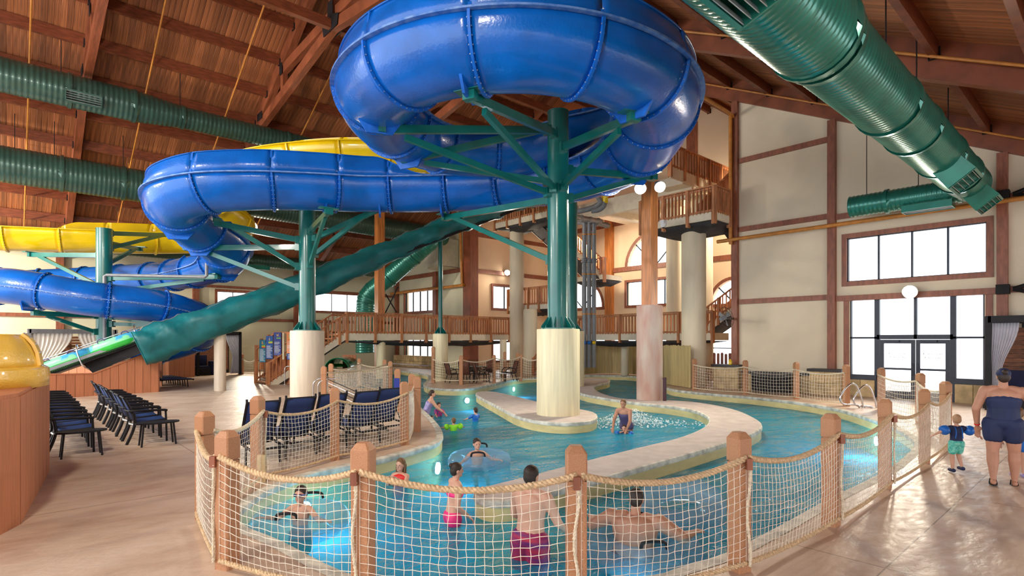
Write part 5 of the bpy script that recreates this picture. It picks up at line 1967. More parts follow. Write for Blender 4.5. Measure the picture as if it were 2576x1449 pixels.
# ================================================================== ROPE FENCES
def fence_post(label, px, d, h=1.25, group='brown rope fence posts', w_=.155, rz=None):
    c = PD(px, d)
    root = thing('fence_post', label, 'post', tuple(c), R(rz if rz is not None else -42), group=None)
    b = MB()
    ch = .012

    def oct_(w2, z):
        a = w2 / 2
        return [Vector(p) for p in ((-a + ch, -a, z), (a - ch, -a, z), (a, -a + ch, z), (a, a - ch, z), (a - ch, a, z), (-a + ch, a, z), (-a, a - ch, z), (-a, -a + ch, z))]
    hz = h
    rows = [oct_(w_, 0), oct_(w_, hz - .27)]
    for s_ in rows[:1]:
        pass
    b.grid(rows, closed_u=True)
    b.f.append(tuple(range(7, -1, -1)))
    o = b.build('shaft', post_m)
    o.parent = root
    b = MB()
    b.grid([oct_(w_ - .02, hz - .275), oct_(w_ - .02, hz - .255)], closed_u=True)
    o = b.build('groove', post_m)
    o.parent = root
    b = MB()
    b.grid([oct_(w_ + .004, hz - .258), oct_(w_ + .006, hz - .25), oct_(w_ + .006, hz - .055), oct_(w_ * .62, hz - .004), oct_(w_ * .55, hz)], closed_u=True)
    b.f.append(tuple(32 + k for k in range(8)))
    o = b.build('cap', post_m)
    o.parent = root
    return root, c


def twisted(mb, pts, r_, pitch=.11, n=5, strands=3, step=.018):
    P = [Vector(p) for p in pts]
    L = [0]
    for a, c in zip(P[:-1], P[1:]):
        L.append(L[-1] + (c - a).length)
    m_ = max(4, int(L[-1] / step))
    fine = []
    i = 0
    for k in range(m_ + 1):
        s_ = L[-1] * k / m_
        while L[i + 1] < s_ and i < len(L) - 2:
            i += 1
        f = (s_ - L[i]) / max(1e-9, L[i + 1] - L[i])
        fine.append((P[i].lerp(P[i + 1], f), s_))
    for st in range(strands):
        q = []
        for k, (p, s_) in enumerate(fine):
            t = (fine[min(k + 1, m_)][0] - fine[max(k - 1, 0)][0]).normalized()
            u = t.cross(Vector((0, 0, 1)))
            u = u.normalized() if u.length > .05 else Vector((1, 0, 0))
            w2 = t.cross(u)
            a = 2 * math.pi * (s_ / pitch + st / strands)
            q.append(p + (u * math.cos(a) + w2 * math.sin(a)) * r_ * .52)
        mb.sweep(q, r_ * .56, n, cap=True)


def net_panel(label, A, B, za=1.02, zb=1.02, sag=.12, z0=.09, cell=.085, rr=.0038, rope=.03, offs=.0, fine=True, side=True, bulge=.03, nm=net_m, rm=None, bottom_sag=.03, bottom=True):
    A, B = Vector(A), Vector(B)
    u = (B - A)
    L = u.length
    u /= L
    nv = Vector((u.y, -u.x, 0))
    if (nv.x * -(A.x + B.x) + nv.y * -(A.y + B.y)) < 0:
        nv = -nv                      # towards the camera side
    A = A + nv * offs
    B = B + nv * offs
    root = thing('rope_net_panel', label, 'net', tuple((A + B) / 2))
    rm = rm or (rope_m if fine else rope2_m)

    def top(f):
        return za + (zb - za) * f - sag * 4 * f * (1 - f)

    def bot(f):
        return z0 - bottom_sag * 4 * f * (1 - f)

    def pt(f, g_):
        zt_, zb_ = top(f), bot(f)
        bl_ = bulge * math.sin(math.pi * f) * math.sin(math.pi * g_)
        return A + u * (L * f) + nv * bl_ + Vector((0, 0, zb_ + (zt_ - zb_) * g_))
    nu = max(4, int(L / cell))
    nvv = max(4, int((za - z0) / cell * .98))
    b = MB()
    rnd = random.Random(int(L * 1e5))
    J = [[(rnd.uniform(-1, 1) * .007, rnd.uniform(-1, 1) * .007) for _ in range(nvv + 1)] for _ in range(nu + 1)]

    def node(i, j):
        p = pt(i / nu, j / nvv)
        if 0 < i < nu and 0 < j < nvv:
            p = p + u * J[i][j][0] + Vector((0, 0, J[i][j][1]))
        return p
    for i in range(nu + 1):
        b.sweep([node(i, j) for j in range(nvv + 1)], rr, 4, cap=False)
    for j in range(nvv + 1):
        b.sweep([node(i, j) + nv * .002 for i in range(nu + 1)], rr, 4, cap=False)
    b.build('net', nm, root, kind='stuff')
    tp = [pt(k / 16, 1) for k in range(17)]
    bt = [pt(k / 16, 0) for k in range(17)]
    b = MB()
    if fine:
        twisted(b, tp, rope)
    else:
        b.sweep(tp, rope, 6)
    b.build('top_rope', rm, root, smooth=True, angle=180)
    if bottom:
        b = MB()
        if fine:
            twisted(b, bt, rope * .85, step=.025)
        else:
            b.sweep(bt, rope * .8, 6)
        b.build('bottom_rope', rm, root, smooth=True, angle=180)
    if side:
        b = MB()
        s_ = [B + Vector((0, 0, z)) + u * .02 * math.sin(z * 9) + nv * .03 for z in [zb - .02 - (zb - z0) * k / 10 for k in range(11)]]
        twisted(b, s_, rope * .55, step=.03, pitch=.08)
        b.build('side_rope', rope2_m, root, smooth=True, angle=180)
        MB().box(B + Vector((0, 0, zb - .05)) + nv * .03, (.05, .05, .1), R(-42)).build('rope_clamp', trim_m, root)
    return root


dt = lambda y: 1168 / (y - 855)
posts = {}
plist = [('P0', 515, 6.5, 'fence post at the far left corner behind the first near post'), ('P1', 572, 5.12, 'big near fence post at the left corner of the rope fence'), ('A', 914, 4.53, 'big near fence post left of the swimmer in pink'), ('B', 1449, 4.41, 'big near fence post between shirtless man and tube rider'), ('C', 1859, 5.06, 'big near fence post in front of the curved spit'), ('D', 2090, 6.3, 'fence post right of the spit along the right rope fence'), ('E', 2226, 7.9, 'fence post seen through net near the right end of the river'), ('F', 2325, 9.5, 'fence post closest to the toddler at the right end'), ('G', 2379, 11.2, 'small far corner post in front of the storefront'), ('H', 2315, 14.0, 'fence post in front of the right glass door'), ('I', 2217, 16.6, 'fence post in front of the left glass door'),
         ('J', 2129, 17.6, 'fence post left of the chrome ladder rails'), ('K', 2003, 19.6, 'right one of two posts against the long beige wall'), ('L', 1875, 21.4, 'left one of two posts against the long beige wall'), ('M', 1747, 23.2, 'fence post beside the end of the tan picket fence'),
         ('N', 648, 8.27, 'fence post with a pale wooden block at its foot'), ('O', 842, 9.7, 'fence post in the middle of the lounger enclosure'), ('Q', 1017, 11.1, 'fence post at the tip of the lounger enclosure'), ('R', 1050, 12.7, 'fence post at the water edge right of the enclosure'), ('R2', 1036, 13.6, 'fence post hidden behind the enclosure tip with a rope loop'), ('S', 1000, 16.0, 'post carrying a narrow blue sign'), ('T', 982, 21.8, 'farther right post of the beach entry net'), ('U', 904, 25.0, 'farthest post of the beach entry net'), ('V', 833, 19.6, 'taller left post of the beach entry net'), ('W', 815, 17.6, 'post holding the rope next to the cream pier'), ('T2', 968, 23.5, 'pale post behind the beach entry net')]
for k, px_, d_, lb in plist:
    rz = {'P1': -60, 'A': -50, 'B': -42, 'C': -18, 'D': -5, 'E': 8, 'F': 15, 'O': -25, 'Q': -20, 'N': -55, 'P0': -70}.get(k, -35)
    posts[k] = fence_post('brown composite ' + lb, px_, d_, 1.25 if k not in 'JKLM' else 1.3, rz=rz)[1]
NP = [('P0', 'P1', 'leftmost net panel bending round the fence corner', 1), ('P1', 'A', 'near net panel in front of the boy with goggles', 1), ('A', 'B', 'near net panel in front of the swimmer in pink', 1), ('B', 'C', 'near net panel in front of the tube rider', 1), ('C', 'D', 'net panel right of the big near post by the spit', 1), ('D', 'E', 'right net panel over the bright rippled water', 1), ('E', 'F', 'right net panel near the end of the outer river', 1), ('F', 'G', 'short net panel at the far right corner', 1),
      ('G', 'H', 'far right net panel in front of the right glass door', 0), ('H', 'I', 'far right net panel in front of the left glass door', 0), ('M', 'L', 'far net panel in front of the picket gate', 0), ('L', 'K', 'far net panel in front of the black storage bench', 0), ('K', 'J', 'far net panel in front of the middle pedestal', 0),
      ('P0', 'N', 'net panel left of the blue loungers', 1), ('N', 'O', 'net panel in front of the left blue loungers', 1), ('O', 'Q', 'net panel in front of the right blue loungers', 1), ('Q', 'R2', 'narrow net panel at the tip of the lounger enclosure', 0), ('V', 'T', 'beach entry net panel with low sagging rope', 0), ('W', 'T2', 'second beach entry net panel behind the pier', 0), ('U', 'T', 'short far net panel by the pool ledge', 0), ('V', 'U', 'net panel in front of the green tunnel slide', 0)]
for a, c, lb, near_ in NP:
    pa, pc = posts[a], posts[c]
    far = not near_
    big = a in ('N', 'O') or c in ('N',)
    net_panel('cream ' + lb, pa, pc, za=1.03 if not far else 1.05, zb=1.03 if not far else 1.05, sag=.13 if not far else .1, cell=.070 if a in ('P0', 'P1', 'A', 'B', 'C', 'D', 'E', 'F') and c != 'N' else (.068 if big else .11), rr=.0028 if near_ else .0048, rope=.029 if a in ('P1', 'A', 'B', 'C', 'D', 'P0') else .024, offs=.085, fine=bool(near_) and not big or a in ('N', 'O'), side=a in ('P0', 'P1', 'A', 'B', 'C', 'D'), nm=net_m)
# loose wooden block and blue sign
p = posts['N'] + CW(.1, -.1)
tag(MB().box(p + Vector((0, 0, .2)), (.1, .05, .4), R(-45)).build('wood_block', M('raw_pine', (.72, .55, .30), .7)), 'pale raw wooden block leaning at the foot of a fence post', 'block')
p = posts['S'] + CW(.0, -.1)
tag(MB().box(p + Vector((0, 0, .68)), (.15, .02, .62), R(-42)).build('depth_sign', M('deep_blue_sign', (.015, .03, .30), .5)), 'narrow plain deep blue sign panel on a post by the water', 'sign')

# near posts on the chair island and their dark net
ip = {}
for k, px_, d_, h_, lb in (('a', 1090, 27.0, 1.75, 'tall pinkish post at the left tip of the chair island'), ('b', 1160, 26.0, 1.35, 'post in front of the left brown chairs'), ('c', 1243, 27.2, 1.35, 'post in the middle of the chair island'), ('e', 1270, 29.5, 1.45, 'post behind the right brown lounge chair'), ('f', 1302, 29.0, 1.4, 'left one of the paired posts by the yellow pier'), ('g', 1310, 28.0, 1.35, 'right one of the paired posts by the yellow pier')):
    ip[k] = fence_post('brown ' + lb, px_, d_, h_, w_=.17, rz=-42)[1]
for a, c, lb, za, zb in (('a', 'b', 'dark net panel sagging left of the brown chairs', 1.15, 1.15), ('b', 'c', 'dark net panel in front of the brown chairs', 1.15, 1.2), ('c', 'g', 'dark net panel in front of the brown lounge chair', 1.2, 1.25)):
    net_panel(lb, ip[a], ip[c], za=za, zb=zb, sag=.15, cell=.12, rr=.007, rope=.03, fine=False, side=False, nm=netd_m, z0=.2, offs=.06)
net_panel('dark net panel running behind the yellow pier', ip['g'], PD(1350, 27.5), za=1.25, zb=1.1, sag=.1, cell=.12, rr=.007, rope=.03, fine=False, side=False, nm=netd_m, z0=.15)

# black-and-white stair ropes beside the pier, chrome rails
root = thing('rope_handrail', 'set of taut black and white ropes sloping from post to loungers', 'rope', tuple(posts['W']))
for k in range(5):
    a = posts['W'] + CW(.15 + .02 * k, -.1, .85 - .12 * k)
    c = PD(985 - 8 * k, 13.8, .42 - .08 * k)
    MB().sweep([a, c], .012, 6).build('rope', white_m if k % 2 else black_m, root)
def chrome_rail(label, pts, r_=.024):
    root = thing('hand_rail', label, 'rail', tuple(pts[0]))
    MB().sweep(cr(pts, 6), r_, 10).build('tube', chrome_m, root, smooth=True)
    for p in (pts[0], pts[-1]):
        if p.z < .05:
            MB().cyl(p, p + Vector((0, 0, .02)), .05, 14).build('foot_flange', chrome_m, root, smooth=True)
    return root


p1_, p2_ = G(788, 1018), G(800, 1022)
for q, lb in ((p1_, 'left chrome grab rail beside the cream pier'), (p2_, 'right chrome grab rail beside the cream pier')):
    chrome_rail(lb, [q, q + Vector((0, 0, .45)), q + Vector((0, 0, .72)) + CW(.04, -.02), q + CW(.22, .05, .84), q + CW(.5, .1, .86)])
q = G(716, 968)
chrome_rail('chrome handrail left of the cream pier by the ride signs', [q, q + Vector((0, 0, .5)), q + Vector((0, 0, .72)), q + CW(.1, .05, .85), q + CW(.6, .1, .88)])
for px_, lb in ((2150, 'left chrome ladder rail at the river edge'), (2184, 'right chrome ladder rail at the river edge')):
    f = lambda x, y: D(x + px_ - 2150, y, 17.0)
    a = G(px_ + 22, 1026)
    d_ = FX * a.x + FY * a.y
    f = lambda x, y: D(x + px_ - 2150, y + (px_ - 2150) * .12, d_)
    chrome_rail(lb, [f(2172, 1026), f(2166, 1000), f(2156, 974), f(2145, 965), f(2132, 972), f(2118, 990), f(2113, 1003), f(2121, 1016), f(2140, 1018), f(2158, 1020), f(2164, 1030)], .027)

# ================================================================== LOUNGERS, CHAIRS, TABLES
def lounger_proto(label, back=62, fabric=sling_m, name='sun_lounger'):
    """head end at -y, foot at +y, origin on the floor under the middle"""
    r0 = thing(name, label, 'sun lounger', (0, 0, 0))
    hw = .265
    b = MB()
    zs = .34
    for s_ in (-1, 1):
        MB().sweep([(s_ * hw, -.95, zs - .05), (s_ * hw, -.4, zs), (s_ * hw, .95, zs)], .022, 8).build('side_rail', black_m, r0)
    for y in (-.93, -.25, .35, .93):
        MB().beam((-hw, y, zs - .03), (hw, y, zs - .03), .03, .03).build('cross_bar', black_m, r0)
    for s_ in (-1, 1):
        for y in (-.62, .68):
            MB().sweep([(s_ * hw, y, zs), (s_ * (hw + .01), y + .03 * (1 if y > 0 else -1), 0)], .022, 8).build('leg', black_m, r0)
    rows = [[(x, y, zs + .015 - .03 * (1 - (x / hw) ** 2) + .0) for x in (-hw, -hw / 2, 0, hw / 2, hw)] for y in (-.28, .1, .5, .95)]
    MB().grid(rows).build('seat_sling', fabric, r0, smooth=True, solid=.012)
    a = R(back)
    pv = Vector((0, -.3, zs + .02))
    bl = .78
    dirb = Vector((0, -math.cos(a), math.sin(a)))
    nb = Vector((0, math.sin(a), math.cos(a)))
    rows = [[pv + dirb * (bl * k / 5) + Vector((x, 0, 0)) - nb * .02 * (1 - (x / hw) ** 2) for x in (-hw + .02, -hw / 2, 0, hw / 2, hw - .02)] for k in range(6)]
    MB().grid(rows).build('back_sling', fabric, r0, smooth=True, solid=.012)
    MB().sweep([pv + Vector((-hw, 0, 0)), pv + Vector((-hw, 0, 0)) + dirb * bl, pv + Vector((-hw, 0, 0)) + dirb * (bl + .05) + nb * .03], .02, 8).build('back_rail', black_m, r0)
    MB().sweep([pv + Vector((hw, 0, 0)), pv + Vector((hw, 0, 0)) + dirb * bl, pv + Vector((hw, 0, 0)) + dirb * (bl + .05) + nb * .03], .02, 8).build('back_rail', black_m, r0)
    MB().beam(pv + dirb * bl + Vector((-hw, 0, 0)), pv + dirb * bl + Vector((hw, 0, 0)), .03, .03).build('top_bar', black_m, r0)
    for s_ in (-1, 1):
        q = pv + dirb * .34 + Vector((s_ * (hw - .05), 0, 0))
        MB().sweep([q, (s_ * (hw - .05), -.72, zs - .02)], .012, 6).build('prop', black_m, r0)
    return r0


base = lounger_proto('navy sling lounger half hidden behind the post with the wooden block')
lpos = [(3.16, 10.35, 0), (3.86, 10.57, 1), (4.6, 10.8, -2), (5.3, 10.85, 2), (6.0, 11.14, 0)]
llab = ['navy sling lounger half hidden behind the post with the wooden block', 'navy sling lounger left of the middle enclosure post', 'navy sling lounger right behind the middle enclosure post', 'navy sling lounger in the centre of the right net panel', 'navy sling lounger near the enclosure tip', 'navy sling lounger farthest along the enclosure by the blue sign']
for k, ((x, y, a), lb) in enumerate(zip(lpos, llab)):
    o = base if k == 0 else copy_tree(base)
    o.location = (x, y, 0)
    o.rotation_euler.z = R(a)
    o['label'] = lb
    USED[lb] = 1
    o['group'] = 'navy loungers in the enclosure'
base2 = lounger_proto('navy lounger frontmost of the row beside the plank screen', back=60)
c = G(455, 966)
for k in range(5):
    o = base2 if k == 0 else copy_tree(base2)
    o.location = (c.x - .9, c.y + .33 * k, .0 if k == 0 else .0)
    o.location = CW(-15.0, 24.4) + Vector((.0, .0, 0)) + Vector((-.05 * k, .72 * k, 0))
    o.rotation_euler.z = R(-90)
    lb = 'navy lounger %s the row beside the plank screen' % ['frontmost of', 'second in', 'third in', 'fourth in', 'rearmost of'][k]
    o['label'] = lb
    USED[lb] = 1
    o['group'] = 'navy loungers by the plank screen'


def armchair_proto(label):
    """faces +x"""
    r0 = thing('armchair', label, 'chair', (0, 0, 0))
    hw = .27
    zs = .42
    rows = [[(x, y, zs + .03 * (abs(y) / hw) ** 2 + (x + .25) * .06 - .01) for y in (-hw + .02, -.13, 0, .13, hw - .02)] for x in (-.24, -.1, .1, .27)]
    MB().grid(rows).build('seat', seat_m, r0, smooth=True, solid=.015)
    for s_ in (-1, 1):
        MB().sweep(cr([(-.42, s_ * hw, 0), (-.33, s_ * hw, .22), (-.28, s_ * hw, .42), (-.30, s_ * hw, .62)], 4), .028, 8).build('rear_leg', black_m, r0, smooth=True)
        MB().sweep([(.27, s_ * hw, 0), (.26, s_ * hw, .42), (.25, s_ * hw, .63)], .02, 8).build('front_leg', black_m, r0)
        MB().sweep(cr([(-.36, s_ * (hw - .02), .66), (-.28, s_ * (hw + .03), .66), (.0, s_ * (hw + .03), .655), (.22, s_ * (hw + .03), .645), (.27, s_ * (hw + .02), .63)], 3), .024, 8).build('armrest', black_m, r0, smooth=True)
        MB().sweep([(-.27, s_ * hw, zs - .0), (.27, s_ * hw, zs + .03)], .018, 6).build('seat_rail', black_m, r0)
        MB().sweep(cr([(-.26, s_ * (hw - .04), .42), (-.34, s_ * (hw - .04), .68), (-.45, s_ * (hw - .05), .92)], 4), .022, 8).build('back_rail', black_m, r0, smooth=True)
    rows = [[(x - .02 * (1 - (y / hw) ** 2), y, z) for y in (-hw + .05, -.12, 0, .12, hw - .05)] for x, z in ((-.27, .46), (-.33, .65), (-.43, .90))]
    MB().grid(rows).build('back_sling', sling_m, r0, smooth=True, solid=.012)
    MB().sweep(cr([(-.45, -hw + .05, .92), (-.48, 0, .945), (-.45, hw - .05, .92)], 4), .022, 8).build('top_bar', black_m, r0, smooth=True)
    MB().sweep(cr([(-.36, -hw + .02, .66), (-.40, 0, .66), (-.36, hw - .02, .66)], 4), .02, 8).build('middle_bar', black_m, r0, smooth=True)
    MB().sweep([(-.29, -hw, .38), (-.33, 0, .38), (-.29, hw, .38)], .022, 6).build('lower_bar', bolt_m, r0)
    return r0


ac = armchair_proto('black armchair with blue seat nearest in the right row')
for row, (x, y0, n_, st, nm) in enumerate(((2.15, 13.6, 8, .78, 'right row'), (.92, 13.2, 10, .72, 'left row'))):
    for k in range(n_):
        o = ac if (row == 0 and k == 0) else copy_tree(ac)
        o.location = (x + random.uniform(-.02, .02), y0 + st * k, 0)
        o.rotation_euler.z = R(random.uniform(-3, 3))
        lb = 'black armchair with blue seat, %s from the table in the %s' % (ORD[k], nm)
        o['label'] = lb
        USED[lb] = 1
        o['group'] = 'black armchairs in two rows'
for x, y, lb in ((2.2, 12.95, 'low black oval side table at the front of the right chair row'), (.97, 12.6, 'low black oval side table at the front of the left chair row')):
    r0 = thing('side_table', lb, 'table', (x, y, 0))
    MB().prism([(x + .38 * math.cos(2 * math.pi * k / 24), y + .2 * math.sin(2 * math.pi * k / 24)) for k in range(24)], .43, .46).build('table_top', black_m, r0)
    for sx in (-1, 1):
        for sy in (-1, 1):
            MB().sweep([(x + sx * .25, y + sy * .12, .44), (x + sx * .29, y + sy * .14, 0)], .018, 6).build('leg', black_m, r0)


def patio_chair(label, loc, rz, first=[None]):
    if first[0] is None:
        r0 = thing('patio_chair', label, 'chair', (0, 0, 0), group='brown patio chairs on the island')
        hw = .27
        rows = [[(x, y, .42 + (x) * .08 - .02 * math.cos(y * 4)) for y in (-hw, 0, hw)] for x in (-.25, 0, .28)]
        MB().grid(rows).build('seat', brown_m, r0, smooth=True, solid=.015)
        rows = [[(x - .03 * (1 - (y / hw) ** 2), y, z) for y in (-hw, -hw / 2, 0, hw / 2, hw)] for x, z in ((-.24, .42), (-.33, .75), (-.42, 1.02))]
        MB().grid(rows).build('back', brown_m, r0, smooth=True, solid=.015)
        for s_ in (-1, 1):
            MB().sweep(cr([(-.42, s_ * hw, 1.02), (-.3, s_ * hw, .6), (-.24, s_ * hw, .42), (.28, s_ * hw, .44), (.3, s_ * hw, .2), (.32, s_ * hw, 0)], 4), .018, 6).build('frame', black_m, r0, smooth=True)
            MB().sweep(cr([(-.3, s_ * hw, .62), (-.05, s_ * (hw + .04), .68), (.2, s_ * (hw + .04), .62), (.28, s_ * hw, .42)], 4), .02, 6).build('armrest', black_m, r0, smooth=True)
            MB().sweep([(-.22, s_ * hw, .42), (-.36, s_ * hw, 0)], .018, 6).build('rear_leg', black_m, r0)
        first[0] = r0
        o = r0
    else:
        o = copy_tree(first[0])
    o.location = loc
    o.rotation_euler.z = R(rz)
    o['label'] = label
    USED[label] = 1
    return o


for px_, d_, rz, lb in ((1174, 27.4, 75, 'brown patio chair at the near left of the round table'), (1212, 27.0, 20, 'brown patio chair at the near right of the round table'), (1176, 29.2, 0, 'brown patio chair at the far left of the round table'), (1199, 29.8, -60, 'brown patio chair at the far side of the round table'), (1226, 28.8, -120, 'brown patio chair at the right of the round table'), (1142, 27.2, 30, 'brown patio chair behind the left dark net'), (1280, 28.2, 200, 'brown patio chair alone by the paired posts')):
    patio_chair(lb, PD(px_, d_), rz - 42)
c = PD(1196, 28.3)
r0 = thing('patio_table', 'round dark patio table among the brown chairs', 'table', tuple(c))
MB().lathe([(.58, .70), (.6, .715), (.6, .735), (.58, .74)], tuple(c), 28).build('table_top', black_m, r0)
for k in range(4):
    a = R(45 + 90 * k)
    MB().sweep([c + Vector((.5 * math.cos(a), .5 * math.sin(a), .7)), c + Vector((.42 * math.cos(a), .42 * math.sin(a), 0))], .02, 6).build('leg', black_m, r0)
c = PD(1256, 27.8)
r0 = thing('side_table', 'low slatted white-topped side table beside the lone brown chair', 'table', tuple(c))
MB().box(c + Vector((0, 0, .42)), (.7, .45, .03), R(-42)).build('table_top', bolt_m, r0)
for sx in (-1, 1):
    for sy in (-1, 1):
        MB().cyl(c + CW(sx * .3, sy * .18, .42), c + CW(sx * .32, sy * .19, 0), .016, 6).build('leg', black_m, r0)

# storage bench by the long wall
a, c = onX(1895, 985, XW - 1.0), onX(1990, 985, XW - 1.0)
r0 = thing('storage_bench', 'long black ribbed storage bench against the beige wall', 'bench', (XW - .9, (a.y + c.y) / 2, 0))
L = abs(a.y - c.y)
MB().box((XW - .85, (a.y + c.y) / 2, .34), (.6, L, .62)).build('body', black_m, r0)
MB().box((XW - .85, (a.y + c.y) / 2, .68), (.66, L + .06, .06)).build('lid', sill_m, r0)
for k in range(18):
    MB().box((XW - 1.16, a.y + (c.y - a.y) * (k + .5) / 18, .34), (.03, .05, .58)).build('rib', black_m, r0)
p = onX(1837, 912, XW - .5)
r0 = thing('tool_bottle', 'small yellow bottle standing on the corner pedestal', 'bottle', tuple((p.x, p.y, 1.02)))
MB().lathe([(.07, 0), (.075, .02), (.07, .16), (.03, .22), (.03, .25)], (p.x, p.y, 1.02), 14).build('body', yel_m, r0, smooth=True)
MB().cyl((p.x, p.y, 1.27), (p.x, p.y, 1.31), .03, 10).build('cap', black_m, r0, smooth=True)

# ================================================================== CABANAS
def curtain(mb, A, B, z0, z1, amp=.05, waves=8, pull=0.0, tie=None):
    """pleated cloth from A to B (ground points); pull gathers the lower part towards A"""
    rows = []
    A, B = Vector(A), Vector(B)
    u = B - A
    nv = Vector((-u.y, u.x, 0)).normalized()
    n_ = waves * 6
    for j in range(13):
        g_ = j / 12
        z = z1 + (z0 - z1) * g_
        w_ = 1 - pull * (math.sin(min(1, g_ / (tie or 1)) * math.pi / 2) ** 2) if tie is None or g_ < tie else 1 - pull * (1 - .35 * (g_ - tie) / (1 - tie))
        rows.append([A + u * (k / n_) * w_ + nv * amp * math.sin(2 * math.pi * waves * k / n_) * (.6 + .4 * g_) + Vector((0, 0, z)) for k in range(n_ + 1)])
    mb.grid(rows)


def cabana(label, A, B, depth_dir, depth, h, curtains, frame_m=grey_m, slats=14, cm=curt_m, slat_mat=slat_m, post_w=.14):
    """A,B front corners on the floor; depth_dir = ground vector backwards"""
    A, B, dd = Vector(A), Vector(B), Vector(depth_dir)
    r0 = thing('cabana', label, 'cabana', tuple((A + B) / 2))
    up = Vector((0, 0, 1))
    for p in (A, B, A + dd * depth, B + dd * depth):
        MB().beam(p, p + up * h, post_w, post_w, (1, 0, 0)).build('post', frame_m, r0)
    for p, q in ((A, B), (A + dd * depth, B + dd * depth), (A, A + dd * depth), (B, B + dd * depth)):
        MB().beam(p + up * (h - .09), q + up * (h - .09), post_w, .2).build('beam', frame_m, r0)
    for k in range(slats):
        z = .25 + (h - .5) * k / slats
        MB().beam(A + dd * (depth - .1) + up * z, B + dd * (depth - .1) + up * z, .04, .12).build('slat', slat_mat, r0)
    MB().beam(A.lerp(B, .5) + dd * (depth - .02), A.lerp(B, .5) + dd * (depth - .02) + up * h, .12, .08, (1, 0, 0)).build('back_post', frame_m, r0)
    for (f0, f1, pull, tie) in curtains:
        b = MB()
        curtain(b, A.lerp(B, f0) + dd * .05, A.lerp(B, f1) + dd * .05, .08, h - .2, .035, 9, pull, tie)
        b.build('curtain', cm, r0, smooth=True, angle=180, solid=.006)
    return r0


A_, B_ = onY(74, 900, 35.6), onY(292, 900, 35.6)
A_.z = B_.z = 0
cabana('left cabana with white drapes and slatted back behind the rafts', A_, B_, (0, 1, 0), 2.6, H0 + (HY - 831) / F * 30.5, [(.02, .48, .78, None), (.98, .54, .78, None)], slat_mat=slat_m)
b = MB()
curtain(b, A_ + Vector((-.05, .1, 0)), A_ + Vector((-.3, 2.6, 0)), .1, 2.35, .05, 6)
tag(b.build('side_drape', curt_m, smooth=True, angle=180), 'white drape closing the left side of the left cabana', 'drape')
p = onY(166, 842, 36.6)
tag(MB().lathe([(.05, .25), (.07, .2), (.2, .02), (.21, 0)], tuple(p - Vector((0, 0, .1))), 18).build('pendant_lamp', trim_m, smooth=True), 'small brown pendant shade hanging in the left cabana', 'lamp')
A_, B_ = onY(498, 930, 35.9), onY(604, 930, 35.9)
A_.z = B_.z = 0
r0 = cabana('middle dark cabana with tied grey drape behind the cream pillar', A_, B_, (0, 1, 0), 2.6, 2.55, [(.97, .66, .5, .62)], slats=17, cm=gcurt_m, frame_m=black_m)
c = A_.lerp(B_, .18) + Vector((0, 1.2, 0))
r1 = thing('cushioned_bench', 'navy cushioned seat in the middle cabana', 'seat', tuple(c))
MB().box(c + Vector((0, 0, .2)), (.9, .8, .4)).build('base', black_m, r1)
MB().box(c + Vector((0, 0, .46)), (.85, .75, .14)).build('cushion', cush_m, r1)
MB().box(c + Vector((0, .42, .8)), (.85, .16, .7)).build('backrest', cush_m, r1)
c = A_.lerp(B_, .48) + Vector((0, 1.0, 0))
o = MB().lathe([(.24, 0), (.3, .05), (.32, .8), (.3, .82)], tuple(c), 20).build('waste_bin', cush_m, smooth=True)
tag(o, 'round dark bin inside the middle cabana', 'bin')
patio = None
# right cabana against the end wall
Xc = 21.6
A_, B_ = onX(2486, 900, Xc), onX(2640, 900, Xc)
A_.z = B_.z = 0
hR = onX(2480, 796, Xc).z
r0 = cabana('right cabana with grey tied drape beside the storefront', A_, B_, (1, 0, 0), 1.5, hR, [(.03, .52, .62, .62)], slats=17, cm=gcurt_m, frame_m=black_m)
c = A_.lerp(B_, .62) + Vector((.9, 0, 0))
r1 = thing('cabana_sofa', 'navy cushioned sofa inside the right cabana', 'sofa', tuple(c))
MB().box(c + Vector((0, 0, .2)), (.9, 2.0, .4)).build('base', black_m, r1)
MB().box(c + Vector((0, 0, .48)), (.85, 1.9, .16)).build('cushion', cush_m, r1)
MB().box(c + Vector((.36, 0, .85)), (.2, 1.9, .6)).build('backrest', cush_m, r1)

# ================================================================== SIGN STAND with stair
g0 = lambda x, y: G(x, y)
base_pts = [g0(655, 958), g0(680, 964), g0(735, 968)]
c = base_pts[1]
sroot = plank_wall('sign_stand', 'terracotta plank stand carrying four tall ride signs', [g0(668, 961), g0(700, 965), g0(745, 966)], [1.2, 1.25, 1.25], pw=.22, cat='stand')
MB().prism([(p.x, p.y) for p in (g0(668, 960), g0(745, 965), g0(745, 965) + CW(0, 1.5), g0(668, 960) + CW(0, 1.5))], 1.2, 1.28).build('deck', conc_m, sroot)
for k in range(6):
    p = g0(661, 958) + CW(.13 * k - .05, .3)
    MB().box(p + Vector((0, 0, .1 + .095 * k)), (.2, .7, .2 + .19 * k), R(-42)).build('step', conc_m, sroot)
dS = 26.2
for px_, y0, y1, w_ in ((645, 868, 955, .16), (658, 852, 930, .16), (676, 842, 925, .16), (692, 836, 915, .16), (712, 836, 910, .16), (732, 836, 912, .16)):
    a, c2_ = D(px_, y1, dS + .15), D(px_, y0, dS + .15)
    MB().beam(a, c2_, w_, .12, (1, 0, 0)).build('post', rail_m, sroot)
MB().beam(D(643, 880, dS + .1), D(690, 838, dS + .1), .1, .08).build('hand_rail', rail_m, sroot)
MB().beam(D(690, 837, dS + .1), D(736, 837, dS + .1), .1, .08).build('hand_rail', rail_m, sroot)
txt_m = M('white_sign_print', (.75, .80, .85), .6, var=.02)
